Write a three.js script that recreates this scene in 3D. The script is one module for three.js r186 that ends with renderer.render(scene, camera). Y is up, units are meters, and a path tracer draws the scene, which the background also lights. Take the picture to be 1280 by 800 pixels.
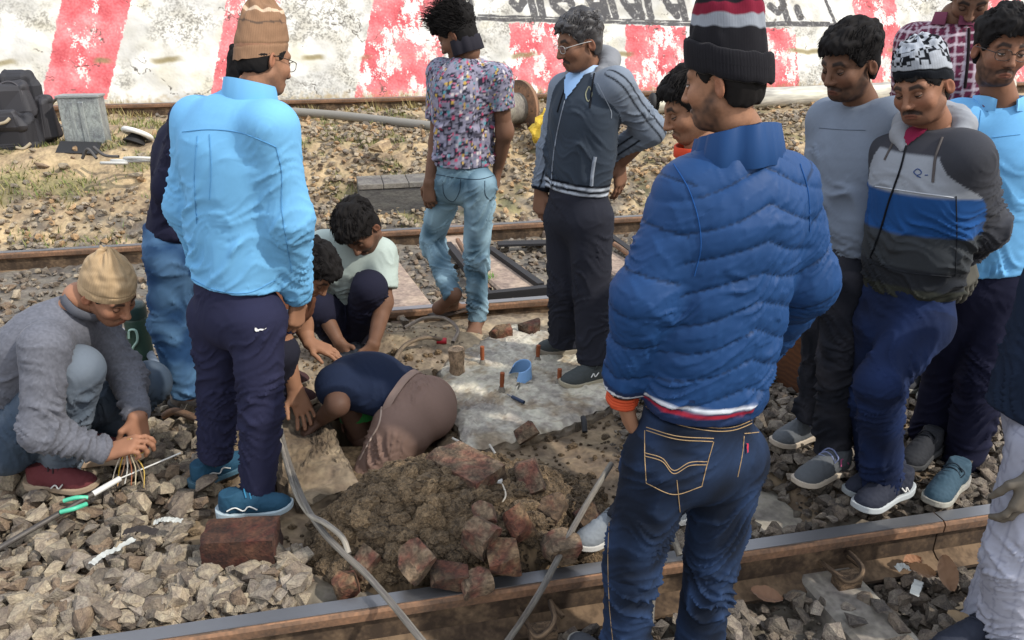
import * as THREE from 'three';
import { mergeGeometries } from 'three/addons/utils/BufferGeometryUtils.js';
import { ConvexGeometry } from 'three/addons/geometries/ConvexGeometry.js';
import { RoundedBoxGeometry } from 'three/addons/geometries/RoundedBoxGeometry.js';
import { MeshBVH } from 'three-mesh-bvh';
import { createNoise3D, createNoise2D } from 'simplex-noise';

// ---------------------------------------------------------------- camera, sky, sun, exposure
const CAM_H = 1.65, TILT = 21.8 * Math.PI / 180, F = 1000;
const scene = new THREE.Scene();
const camera = new THREE.PerspectiveCamera(43.6, 1.6, 0.05, 900);
camera.position.set(0, CAM_H, 0);
camera.rotation.set(-TILT, 0, 0);
const renderer = new THREE.WebGLRenderer({ antialias: true });
renderer.toneMapping = THREE.LinearToneMapping;
renderer.toneMappingExposure = 1.22;
renderer.shadowMap.enabled = true;
const SKY_L = 1.22;
const SUN = new THREE.Vector3(0.72, 0.74, 0.36).normalize();
{ // hazy winter sky: white towards the horizon, pale blue above, brighter round the sun
  const w = 128, h = 64, d = new Float32Array(w * h * 4);
  for (let y = 0; y < h; y++) for (let x = 0; x < w; x++) {
    const el = ((y + 0.5) / h - 0.5) * Math.PI, az = ((x + 0.5) / w - 0.5) * 2 * Math.PI, v = new THREE.Vector3(Math.cos(el) * Math.cos(az), Math.sin(el), Math.cos(el) * Math.sin(az));
    const up = Math.max(0, v.y), k = Math.pow(1 - up, 2.5), glow = 0.5 * Math.pow(Math.max(0, v.dot(SUN)), 6), L = SKY_L, o = (y * w + x) * 4;
    d[o] = L * (0.74 + 0.34 * k + glow); d[o + 1] = L * (0.84 + 0.22 * k + glow * 0.95); d[o + 2] = L * (1.02 + 0.0 * k + glow * 0.82); d[o + 3] = 1;
    if (v.y < -0.02) { d[o] = 0.2 * L; d[o + 1] = 0.18 * L; d[o + 2] = 0.15 * L; }
  }
  const t = new THREE.DataTexture(d, w, h, THREE.RGBAFormat, THREE.FloatType); t.mapping = THREE.EquirectangularReflectionMapping; t.magFilter = t.minFilter = THREE.LinearFilter; t.needsUpdate = true;
  scene.background = t; scene.environment = t;
}
const sun = new THREE.DirectionalLight(new THREE.Color(1, 0.95, 0.87), 3.1);
sun.position.copy(SUN).multiplyScalar(30);
sun.castShadow = true;
sun.shadow.radius = 2.5;
sun.shadow.mapSize.set(4096, 4096);
Object.assign(sun.shadow.camera, { left: -14, right: 14, top: 14, bottom: -14, near: 1, far: 70 });
scene.add(sun, sun.target);

// ---------------------------------------------------------------- small helpers
const V3 = (x, y, z) => new THREE.Vector3(x, y, z);
const clamp = (x, a = 0, b = 1) => Math.min(b, Math.max(a, x));
const mix = (a, b, t) => a + (b - a) * t;
const sst = (a, b, x) => { const t = clamp((x - a) / (b - a)); return t * t * (3 - 2 * t); };
function rng(seed) { let a = seed >>> 0; return () => { a = (a + 0x6d2b79f5) | 0; let t = Math.imul(a ^ (a >>> 15), 1 | a); t = (t + Math.imul(t ^ (t >>> 7), 61 | t)) ^ t; return ((t ^ (t >>> 14)) >>> 0) / 4294967296; }; }
const N3 = createNoise3D(rng(11)), N2 = createNoise2D(rng(12));
const C = (hex) => new THREE.Color(hex).toArray();          // linear triple of an sRGB colour
const mul = (c, k) => [c[0] * k, c[1] * k, c[2] * k];
const mixc = (a, b, t) => [mix(a[0], b[0], t), mix(a[1], b[1], t), mix(a[2], b[2], t)];
const hash = (i, j = 0, k = 0) => { let h = Math.imul(i | 0, 374761393) ^ Math.imul(j | 0, 668265263) ^ Math.imul(k | 0, 2147483647 ^ 0x5bd1e995); h = Math.imul(h ^ (h >>> 13), 1274126177); return ((h ^ (h >>> 16)) >>> 0) / 4294967296; };
const fbm2 = (x, y, o = 4) => { let s = 0, a = 0.5; for (let i = 0; i < o; i++) { s += a * N2(x, y); x = x * 2.03 + 7.1; y = y * 2.03 + 3.7; a *= 0.5; } return s; };

// a point of the place from a pixel of the photograph and how far ahead of the camera it stands, or from the height it lies at
const cT = Math.cos(TILT), sT = Math.sin(TILT);
function ray(px, py) { const x = (px - 640) / F, y = (400 - py) / F; return V3(x, y * cT - sT, -(cT + y * sT)); }
function at(px, py, D) { const r = ray(px, py), k = D / -r.z; return V3(r.x * k, CAM_H + r.y * k, -D); }
function gr(px, py, h = 0) { const r = ray(px, py), k = (h - CAM_H) / r.y; return V3(r.x * k, h, r.z * k); }

// the tracks run along T, N points away from the camera across them
const RA = 12.5 * Math.PI / 180, TX = Math.cos(RA), TZ = -Math.sin(RA), NX = -Math.sin(RA), NZ = -Math.cos(RA);
const onT = (t, s, y = 0) => V3(TX * t + NX * s, y, TZ * t + NZ * s);
const tOf = (p) => p.x * TX + p.z * TZ, sOf = (p) => p.x * NX + p.z * NZ;
const S_A = 1.93, S_B = 4.34, S_C = 6.06, S_W = 10.3, WALL_Y = 0.45;

const taken = {};
function numbered(name) { const n = (taken[name] = (taken[name] ?? -1) + 1); return n ? name + '_' + String(n).padStart(3, '0') : name; }
function shade(o) { o.castShadow = true; o.receiveShadow = true; return o; }
function thing(name, label, category, pos = V3(0, 0, 0), group) {
  const g = new THREE.Group(); g.name = numbered(name); g.position.copy(pos); scene.add(g);
  g.userData = { label, category }; if (group) g.userData.group = group;
  return g;
}
function part(parent, name, geo, mat, world = true) {      // geometry given in world coordinates by default
  const o = shade(new THREE.Mesh(geo, mat)); o.name = name;
  if (world) { const off = V3(); let q = parent; while (q && q !== scene) { off.add(q.position); q = q.parent; } geo.translate(-off.x, -off.y, -off.z); geo.userData.off = off; }
  parent.add(o); return o;
}
function single(name, label, category, geo, mat, group) {   // a thing that is one mesh, its origin at its base
  geo.computeBoundingBox(); const b = geo.boundingBox, p = V3((b.min.x + b.max.x) / 2, b.min.y, (b.min.z + b.max.z) / 2);
  geo.translate(-p.x, -p.y, -p.z);
  const o = shade(new THREE.Mesh(geo, mat)); o.name = numbered(name); o.position.copy(p); scene.add(o);
  o.userData = { label, category }; if (group) o.userData.group = group;
  return o;
}
function plain(g) {                                        // position + normal + uv, not indexed, so that anything merges
  let q = g.index ? g.toNonIndexed() : g.clone();
  if (!q.attributes.normal) q.computeVertexNormals();
  if (!q.attributes.uv) q.setAttribute('uv', new THREE.BufferAttribute(new Float32Array(q.attributes.position.count * 2), 2));
  for (const n of Object.keys(q.attributes)) if (!['position', 'normal', 'uv', 'color'].includes(n)) q.deleteAttribute(n);
  return q;
}
const join = (list) => mergeGeometries(list.map(plain));
function paint(g, c) { const n = g.attributes.position.count, a = new Float32Array(n * 3); for (let i = 0; i < n; i++) a.set(c, i * 3); g.setAttribute('color', new THREE.BufferAttribute(a, 3)); return g; }
function boxUV(g, s = 1) {                                  // metres on the dominant axis
  const p = g.attributes.position, n = g.attributes.normal, uv = new Float32Array(p.count * 2);
  for (let i = 0; i < p.count; i++) {
    const ax = Math.abs(n.getX(i)), ay = Math.abs(n.getY(i)), az = Math.abs(n.getZ(i));
    const [u, v] = ay >= ax && ay >= az ? [p.getX(i), p.getZ(i)] : ax >= az ? [p.getZ(i), p.getY(i)] : [p.getX(i), p.getY(i)];
    uv[i * 2] = u * s; uv[i * 2 + 1] = v * s;
  }
  g.setAttribute('uv', new THREE.BufferAttribute(uv, 2)); return g;
}
const tube = (pts, r, seg = 6, n = 0, closed = false) => new THREE.TubeGeometry(new THREE.CatmullRomCurve3(pts, closed, 'catmullrom', 0.5), n || Math.max(4, pts.length * 5), r, seg, closed);
function box(w, h, d, pos, yaw = 0, r = 0, rx = 0, rz = 0) {
  const g = r ? new RoundedBoxGeometry(w, h, d, 2, r) : new THREE.BoxGeometry(w, h, d);
  g.applyMatrix4(new THREE.Matrix4().makeRotationFromEuler(new THREE.Euler(rx, yaw, rz, 'YXZ'))); g.translate(pos.x, pos.y, pos.z); return g;
}

// ---------------------------------------------------------------- textures
function tileNoise(n, period, oct, seed) {                 // tiling value noise, -1..1
  const out = new Float32Array(n * n); let amp = 0.5;
  for (let o = 0; o < oct; o++, period *= 2, amp *= 0.55) {
    for (let y = 0; y < n; y++) for (let x = 0; x < n; x++) {
      const u = x / n * period, v = y / n * period, i = Math.floor(u), j = Math.floor(v), a = u - i, b = v - j, sa = a * a * (3 - 2 * a), sb = b * b * (3 - 2 * b);
      const h = (p, q) => hash((p + period) % period, (q + period) % period, seed + o * 17) * 2 - 1;
      out[y * n + x] += amp * mix(mix(h(i, j), h(i + 1, j), sa), mix(h(i, j + 1), h(i + 1, j + 1), sa), sb);
    }
  }
  return out;
}
function tex(n, m, fn, srgb = true, repeat = true) {
  const d = new Uint8Array(n * m * 4);
  for (let y = 0; y < m; y++) for (let x = 0; x < n; x++) { const c = fn(x, y), o = (y * n + x) * 4; d[o] = clamp(c[0], 0, 255); d[o + 1] = clamp(c[1], 0, 255); d[o + 2] = clamp(c[2], 0, 255); d[o + 3] = 255; }
  const t = new THREE.DataTexture(d, n, m); t.magFilter = t.minFilter = THREE.LinearFilter;
  if (repeat) t.wrapS = t.wrapT = THREE.RepeatWrapping;
  if (srgb) t.colorSpace = THREE.SRGBColorSpace; t.needsUpdate = true; return t;
}
const nA = tileNoise(256, 4, 7, 1), nB = tileNoise(256, 16, 5, 2), nC = tileNoise(256, 48, 3, 3);
const grainMap = tex(256, 256, (x, y) => { const i = y * 256 + x, v = 214 + nA[i] * 50 + nB[i] * 40 + nC[i] * 42; return [v, v * (1 + nB[i] * 0.02), v * (1 - nA[i] * 0.04)]; });
const grainBump = tex(256, 256, (x, y) => { const i = y * 256 + x, v = 128 + nA[i] * 70 + nB[i] * 60 + nC[i] * 70; return [v, v, v]; }, false);
const rustMap = tex(256, 256, (x, y) => { const i = y * 256 + x, v = clamp(0.5 + nA[i] * 0.9 + nC[i] * 0.35); return [mix(78, 146, v), mix(62, 108, v), mix(50, 80, v)]; });
const rustMap2 = tex(256, 256, (x, y) => { const i = y * 256 + x, v = clamp(0.45 + nA[i] * 1.1 + nB[i] * 0.5 + nC[i] * 0.4); return [mix(86, 168, v), mix(72, 148, v), mix(58, 124, v)]; });
const woodMap = tex(256, 256, (x, y) => { const i = y * 256 + x, w = nA[(y * 256) % 65536 + ((x >> 3) % 256)] * 0.6 + Math.sin(y * 0.35 + nA[i] * 9) * 0.25; return [150 + w * 60, 118 + w * 52, 82 + w * 42]; });
const mat = (o) => new THREE.MeshStandardMaterial({ roughness: 0.85, metalness: 0, ...o });
const M = {
  skin: new THREE.MeshPhysicalMaterial({ vertexColors: true, roughness: 0.6, specularIntensity: 0.4 }),
  cloth: new THREE.MeshPhysicalMaterial({ vertexColors: true, roughness: 0.9, specularIntensity: 0.35 }),
  wool: new THREE.MeshPhysicalMaterial({ vertexColors: true, roughness: 1, sheen: 0.4, sheenRoughness: 0.7, sheenColor: new THREE.Color(0.35, 0.33, 0.3), specularIntensity: 0.2 }),
  nylon: new THREE.MeshPhysicalMaterial({ vertexColors: true, roughness: 0.58, specularIntensity: 0.4 }),
  hair: new THREE.MeshPhysicalMaterial({ color: C2(0.011, 0.0095, 0.009), roughness: 0.85, specularIntensity: 0.25, side: THREE.DoubleSide }),
  stone: mat({ map: grainMap, bumpMap: grainBump, bumpScale: 0.004, roughness: 0.95 }),
  concrete: mat({ color: '#9a9184', map: grainMap, bumpMap: grainBump, bumpScale: 0.003, roughness: 0.95 }),
  rust: mat({ map: rustMap, roughness: 0.85, metalness: 0.1, bumpMap: grainBump, bumpScale: 0.0015 }),
  dusty: mat({ color: '#aea295', map: rustMap2, roughness: 0.95, bumpMap: grainBump, bumpScale: 0.002 }),
  steel: mat({ color: '#8d8c8d', metalness: 0.85, roughness: 0.42, bumpMap: grainBump, bumpScale: 0.0004 }),
  black: mat({ color: '#1c1b1c', roughness: 0.7 }),
  white: mat({ color: '#d0cec8', roughness: 0.6 }),
  sole: mat({ color: '#aaa69b', map: grainMap, roughness: 0.85 }),
};
function C2(r, g, b) { return new THREE.Color().setRGB(r, g, b); }
const flatMat = (hex, o = {}) => mat({ color: hex, ...o });
// ================================================================ the setting
const PIT = gr(452, 560, 0), DIP = gr(948, 630, -0.1);
function bump2(x, z, cx, cz, rx, rz) { const a = (x - cx) / rx, b = (z - cz) / rz; return Math.exp(-(a * a + b * b)); }
function levelTS(t, s) {                                    // large form of the ground in the track's frame
  let h;
  if (s < 1.94) h = -0.215; else if (s < 2.03) h = mix(-0.215, -0.045, (s - 1.94) / 0.09);
  else if (s < 4.1) h = -0.045; else if (s < 4.6) h = mix(-0.045, -0.13, (s - 4.1) / 0.5);
  else if (s < 6.2) h = -0.13; else if (s < 7.9) h = mix(-0.13, WALL_Y, Math.pow(sst(6.2, 7.9, s), 0.8)); else h = WALL_Y;
  return h;
}
function ground(x, z) {
  const t = x * TX + z * TZ, s = x * NX + z * NZ; let h = levelTS(t, s);
  const far = sst(6.2, 7.5, s);
  h += fbm2(x * 1.3, z * 1.3, 4) * mix(0.025, 0.07, far) + fbm2(x * 9 + 5, z * 9, 3) * 0.018;
  const pit = Math.max(Math.abs((x - PIT.x + 0.0) / 0.27), Math.abs((z - PIT.z + 0.12) / 0.36));
  h -= 0.55 * (1 - sst(0.75, 1.1, pit + N2(x * 5, z * 5) * 0.08));
  h -= 0.19 * Math.min(1, 1.6 * bump2(x, z, DIP.x, DIP.z, 0.15, 0.17)) * sst(1.94, 2.03, s);
  h += 0.1 * bump2(x, z, gr(520, 425).x, gr(520, 425).z, 0.35, 0.2) + 0.04 * bump2(x, z, gr(400, 450).x, gr(400, 450).z, 0.3, 0.25);
  return h;
}
function axis(lo, a, b, hi, step) {                         // fine between a and b, growing outside
  const v = []; for (let x = a; x < b; x += step) v.push(x);
  for (let x = b, d = step; x < hi; x += d, d *= 1.22) v.push(x); v.push(hi);
  const w = []; for (let x = a - step, d = step * 1.22; x > lo; x -= d, d *= 1.22) w.push(x); w.push(lo);
  return w.reverse().concat(v);
}
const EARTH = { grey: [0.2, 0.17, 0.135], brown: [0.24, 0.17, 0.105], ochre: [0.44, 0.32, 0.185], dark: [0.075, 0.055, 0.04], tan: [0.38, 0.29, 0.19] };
{
  const ts = axis(-180, -4.2, 5.2, 180, 0.04), ss = axis(-60, 0.4, 8.2, 160, 0.036), nx = ts.length, ny = ss.length;
  const pos = new Float32Array(nx * ny * 3), col = new Float32Array(nx * ny * 3), uv = new Float32Array(nx * ny * 2), idx = [];
  for (let j = 0, i = 0; j < ny; j++) for (let k = 0; k < nx; k++, i++) {
    const p = onT(ts[k], ss[j]), y = ground(p.x, p.z), s = ss[j], t = ts[k];
    pos.set([p.x, y, p.z], i * 3); uv.set([p.x * 1.1, p.z * 1.1], i * 2);
    const n = fbm2(p.x * 2.2 + 9, p.z * 2.2, 4);
    let c = EARTH.grey;
    c = mixc(c, EARTH.brown, sst(2, 2.2, s) * (1 - sst(4.2, 4.5, s)) * sst(-1.35, -0.75, t + n * 0.5));
    c = mixc(c, EARTH.tan, 0.8 * sst(-0.9, 0.2, t + n) * sst(3.1, 3.4, s) * (1 - sst(4.1, 4.4, s)));
    c = mixc(c, EARTH.ochre, sst(6.25, 6.9, s + n * 0.9));
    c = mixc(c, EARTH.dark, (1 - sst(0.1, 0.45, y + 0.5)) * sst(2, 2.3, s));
    if (s > 6.5) c = mixc(c, [0.13, 0.13, 0.05], 0.65 * sst(0.05, 0.35, fbm2(p.x * 1.7 + 30, p.z * 1.7, 4)));
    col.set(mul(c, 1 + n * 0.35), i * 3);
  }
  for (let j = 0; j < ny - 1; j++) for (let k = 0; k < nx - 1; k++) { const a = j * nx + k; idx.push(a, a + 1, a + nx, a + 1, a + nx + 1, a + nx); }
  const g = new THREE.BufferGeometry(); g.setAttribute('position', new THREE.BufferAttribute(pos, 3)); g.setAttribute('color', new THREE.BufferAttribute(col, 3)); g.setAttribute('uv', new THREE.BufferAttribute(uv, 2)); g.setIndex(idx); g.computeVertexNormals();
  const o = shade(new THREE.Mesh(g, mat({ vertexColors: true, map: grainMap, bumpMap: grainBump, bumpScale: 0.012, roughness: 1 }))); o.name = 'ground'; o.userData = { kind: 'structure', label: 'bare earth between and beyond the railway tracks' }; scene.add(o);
}

// ---------------------------------------------------------------- broken stone
const rockGeos = [];
for (let i = 0; i < 14; i++) {
  const r = rng(100 + i), pts = [], n = 11 + (i % 4) * 2;
  const ax = V3(1, 0.38 + r() * 0.45, 0.6 + r() * 0.35);
  for (let k = 0; k < n; k++) { const v = V3(r() * 2 - 1, r() * 2 - 1, r() * 2 - 1); v.normalize().multiplyScalar(0.8 + r() * 0.28); v.multiply(ax); v.x = Math.round(v.x * 3.2) / 3.2 * 0.6 + v.x * 0.4; v.y = clamp(v.y, -0.5, 0.55); pts.push(v.multiplyScalar(0.5)); }
  const g = new ConvexGeometry(pts); g.computeVertexNormals(); boxUV(g, 0.55); rockGeos.push(g);
}
const stonePalette = ['#8d8172', '#7d6f60', '#a2937d', '#675e55', '#978a7b', '#84705c', '#72675a', '#ad9c84', '#b8966f'];
const stoneMats = stonePalette.map((h) => mat({ color: h, map: grainMap, bumpMap: grainBump, bumpScale: 0.006, roughness: 0.97, flatShading: true }));
const rocks = [];
function rockAt(r, t, s, size, pal, lift = 0.22, tint = 1) {
  const p = onT(t, s), y = ground(p.x, p.z) + size * lift;
  rocks.push({ p: V3(p.x, y, p.z), q: new THREE.Quaternion().setFromEuler(new THREE.Euler((r() - 0.5) * 1.3, r() * 6.28, (r() - 0.5) * 1.3)), s: V3(size * (0.85 + r() * 0.4), size * (0.7 + r() * 0.5), size * (0.85 + r() * 0.4)), g: Math.floor(r() * rockGeos.length), m: pal[Math.floor(r() * pal.length)], tint: tint * (0.8 + r() * 0.4) });
}
function inMound(p) { if (Math.hypot(p.x - DIP.x, p.z - DIP.z) < 0.13) return true; return bump2(p.x, p.z, -0.2, -2.42, 0.62, 0.5) > 0.42; }
const FOUND = [[548, 470], [560, 447], [640, 405], [770, 428], [775, 500], [700, 535], [640, 552], [580, 560]].map(([a, b]) => gr(a, b));
function inPoly(p, poly) { let c = false; for (let i = 0, j = poly.length - 1; i < poly.length; j = i++) { const a = poly[i], b = poly[j]; if ((a.z > p.z) !== (b.z > p.z) && p.x < (b.x - a.x) * (p.z - a.z) / (b.z - a.z) + a.x) c = !c; } return c; }
function nearPit(p) { return Math.abs(p.x - PIT.x) < 0.5 && Math.abs(p.z - PIT.z) < 0.6; }
{
  const r = rng(5), L = [0, 1, 2, 2, 5, 7, 4, 6, 2], Dk = [3, 1, 6, 4, 1, 0, 6], Fa = [2, 2, 5, 7, 7, 8, 0];
  const fill = (n, t0, t1, s0, s1, a, b, pal, lift, keep = () => true, bias = 1.6) => { for (let i = 0; i < n; i++) { const t = mix(t0, t1, r()), s = mix(s0, s1, r()), p = onT(t, s); if (keep(p, t, s)) rockAt(r, t, s, mix(a, b, Math.pow(r(), bias)), pal, lift()); } };
  const up = () => 0.12 + r() * 0.35, pile = () => 0.15 + r() * 0.6;
  fill(5000, -2.6, 3.2, 0.9, 1.9, 0.012, 0.03, Dk, () => 0.2 + r()); fill(6000, -3, -0.4, 2.0, 4.2, 0.012, 0.035, L, () => 0.2 + r(), (p) => !inMound(p) && !nearPit(p)); fill(5000, 0.3, 3.6, 2.0, 4.2, 0.012, 0.03, Dk, () => 0.2 + r(), (p) => !inMound(p) && !inPoly(p, FOUND) && p.x > 0.4); fill(1500, -0.7, 0.7, 2.2, 4.2, 0.006, 0.022, [0, 2, 7, 8], () => 0.3, (p) => !inMound(p) && !nearPit(p));
  // near track's bed, in front of the first rail
  fill(4200, -2.2, 3.2, 0.8, 1.86, 0.04, 0.1, Dk, () => 0.15 + r() * 0.95, (p, t, s) => Math.abs(s - S_A) > 0.085);
  // left of the dig
  fill(6200, -3.0, -0.5, 2.02, 4.15, 0.04, 0.115, L, pile, (p, t, s) => !inMound(p) && !nearPit(p) && !(s > 2.5 && p.x > -0.62 - N2(p.x * 3, p.z * 3) * 0.1), 1.8);
  fill(1100, -1.3, -0.2, 2.01, 2.22, 0.04, 0.1, L, pile, (p) => !inMound(p));
  // right of the dig
  fill(8000, 0.3, 3.6, 2.0, 4.15, 0.035, 0.09, Dk, pile, (p) => !inMound(p) && !inPoly(p, FOUND) && p.x > 0.46 + N2(p.x * 2, p.z * 2) * 0.1 - Math.max(0, p.z + 2.3) * 0.6);
  fill(500, -3.4, 3.8, 4.05, 4.3, 0.035, 0.075, L, up, (p) => p.x < -0.6 || p.x > 0.55);
  // between the two rails of the middle track
  fill(3800, -4.2, 5.2, 4.44, 5.96, 0.035, 0.075, [0, 1, 4, 6, 7, 5], up);
  // behind it: thin on the left, a bank of stone on the right
  fill(1500, -5, 0, 6.15, 7.0, 0.03, 0.085, Fa, up);
  fill(330, -5.5, -0.4, 7.0, 9.6, 0.04, 0.13, Fa, () => 0.1);
  fill(5200, -1.0, 6, 6.15, 8.3, 0.04, 0.08, Fa, pile, (p, t, s) => t + N2(p.x, p.z) * 0.5 > -0.7);
  fill(1300, -1.0, 7, 8.2, 10, 0.04, 0.1, Fa, up);
}
{
  const bed = new THREE.Group(); bed.name = 'ballast_bed'; bed.userData = { kind: 'structure', label: 'broken stone ballast around the rails' }; scene.add(bed);
  for (const k of rocks) { const d = V3(k.p.x, k.p.y - CAM_H, k.p.z), zc = -d.z * cT - d.y * sT, xc = d.x, yc = d.y * cT - d.z * sT; const u = Math.abs(xc / zc), v = Math.abs((d.y * cT + -d.z * sT) / zc); k.show = zc > 0 && u < 0.68 && v < 0.44 ? k.s.x / zc : 0; }
  rocks.sort((a, b) => b.show - a.show);
  const one = rocks.slice(0, 300), rest = rocks.slice(300);
  one.forEach((k, i) => { const o = shade(new THREE.Mesh(rockGeos[k.g], stoneMats[k.m])); o.name = i ? 'stone_' + String(i).padStart(3, '0') : 'stone'; o.position.copy(k.p); o.quaternion.copy(k.q); o.scale.copy(k.s); bed.add(o); });
  const m4 = new THREE.Matrix4(), base = mat({ map: grainMap, bumpMap: grainBump, bumpScale: 0.006, roughness: 0.97, flatShading: true });
  rockGeos.forEach((g, gi) => {
    const mine = rest.filter((k) => k.g === gi); if (!mine.length) return;
    const im = shade(new THREE.InstancedMesh(g, base, mine.length)); im.name = 'loose_stone' + (gi ? '_' + String(gi).padStart(3, '0') : ''); im.userData = { kind: 'stuff' };
    mine.forEach((k, i) => { im.setMatrixAt(i, m4.compose(k.p, k.q, k.s)); const c = C(stonePalette[k.m]); im.setColorAt(i, C2(...mul(c, k.tint))); });
    bed.add(im);
  });
}

// ---------------------------------------------------------------- rails
const railShape = (() => {
  const half = [[0.0082, 0.118], [0.034, 0.133], [0.036, 0.16], [0.03, 0.169], [0.018, 0.172]];
  const s = new THREE.Shape(); half.forEach(([x, y], i) => (i ? s.lineTo(x, y) : s.moveTo(x, y))); [...half].reverse().forEach(([x, y]) => s.lineTo(-x, y)); return s;
})();
const webShape = (() => { const half = [[0.075, 0], [0.075, 0.011], [0.03, 0.024], [0.009, 0.04], [0.0085, 0.122]], s = new THREE.Shape(); half.forEach(([x, y], i) => (i ? s.lineTo(x, y) : s.moveTo(x, y))); [...half].reverse().forEach(([x, y]) => s.lineTo(-x, y)); return s; })();
function rail(label, s, t0, t1, top, kind = 'rail') {
  const p0 = onT(t0, s, top - 0.172), L = t1 - t0;
  const g = thing(kind, label, 'rail', p0), ext = new THREE.ExtrudeGeometry(railShape, { depth: L, bevelEnabled: false });
  const turn = new THREE.Matrix4().makeBasis(V3(NX, 0, NZ), V3(0, 1, 0), V3(-TX, 0, -TZ)); // local z runs against T so that it stays right-handed
  ext.translate(0, 0, -L); boxUV(ext, 2.2);
  const b = shade(new THREE.Mesh(ext, M.rust)); b.name = 'rail_head'; b.applyMatrix4(turn); g.add(b);
  const web = new THREE.ExtrudeGeometry(webShape, { depth: L, bevelEnabled: false }); web.translate(0, 0, -L); boxUV(web, 1.7); const wm = shade(new THREE.Mesh(web, M.dusty)); wm.name = 'rail_web'; wm.applyMatrix4(turn); g.add(wm);
  const strip = new THREE.BoxGeometry(0.05, 0.003, L); strip.translate(0, 0.1728, -L / 2);
  const c = shade(new THREE.Mesh(strip, M.steel)); c.name = 'running_surface'; c.applyMatrix4(turn); g.add(c);
  return g;
}
const tJoint = tOf(gr(1172, 645));
rail('nearest rusty rail with polished top crossing the foreground', S_A, -9, tJoint - 0.003, 0);
rail('short far right length of the foreground rail beyond its joint', S_A, tJoint + 0.003, 14, 0);
rail('middle rail partly buried in earth behind the diggers', S_B, -14, 20, 0);
rail('far rail of the middle track, silver topped, below the stone bank', S_C, -16, 24, 0.0);
rail('old rusty rail lying along the foot of the painted wall', 9.85, -14, 20, WALL_Y + 0.13, 'old_rail');

// ---------------------------------------------------------------- sleepers, clips, black frames between the rails
const pinkish = mat({ color: '#a89281', map: grainMap, bumpMap: grainBump, bumpScale: 0.003, roughness: 0.95 });
function sleeper(label, a, b, w, top, m, group) {
  const d = b.clone().sub(a), L = d.length(), yaw = Math.atan2(d.x, d.z), c = a.clone().add(b).multiplyScalar(0.5);
  const g = thing('sleeper', label, 'sleeper', V3(c.x, top - 0.2, c.z), group);
  const sh = new THREE.Shape(); sh.moveTo(-w / 2 - 0.03, 0); sh.lineTo(w / 2 + 0.03, 0); sh.lineTo(w / 2, 0.19); sh.lineTo(w / 2 - 0.012, 0.2); sh.lineTo(-w / 2 + 0.012, 0.2); sh.lineTo(-w / 2, 0.19);
  const e = new THREE.ExtrudeGeometry(sh, { depth: L, bevelEnabled: true, bevelSize: 0.006, bevelThickness: 0.006, bevelSegments: 1 }); e.translate(0, 0, -L / 2); e.rotateY(yaw); boxUV(e, 1.2);
  part(g, 'sleeper_beam', e, m, false); return g;
}
function railClip(parent, p, turn = 1) {                   // spring clip on its cast seat
  const T = V3(TX, 0, TZ), N = V3(NX, 0, NZ), q = (t, s, y) => p.clone().addScaledVector(T, t).addScaledVector(N, s * turn).add(V3(0, y, 0));
  const seat = box(0.085, 0.05, 0.05, q(0, -0.06, 0.02), RA, 0.006), arm = tube([q(-0.05, 0.05, 0.03), q(-0.045, -0.03, 0.045), q(-0.03, -0.1, 0.05), q(0.0, -0.115, 0.075), q(0.03, -0.08, 0.085), q(0.04, 0.0, 0.075), q(0.055, 0.03, 0.04), q(0.075, -0.02, 0.03)], 0.0085, 8, 40);
  part(parent, 'clip_seat', seat, M.dusty); part(parent, 'spring_clip', arm, M.dusty);
}
{
  const g = sleeper('weathered concrete sleeper under the foreground rail in the right corner', gr(932, 606, -0.14), gr(1175, 872, -0.15), 0.19, -0.145, M.concrete);
  const p = gr(1044, 716, -0.14); railClip(g, p);
  const h = thing('rail_anchor', 'rusty spring clip lying against the near rail between the cable and blue jeans', 'rail clip', gr(672, 782, -0.17)); railClip(h, gr(672, 780, -0.14));
}
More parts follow.
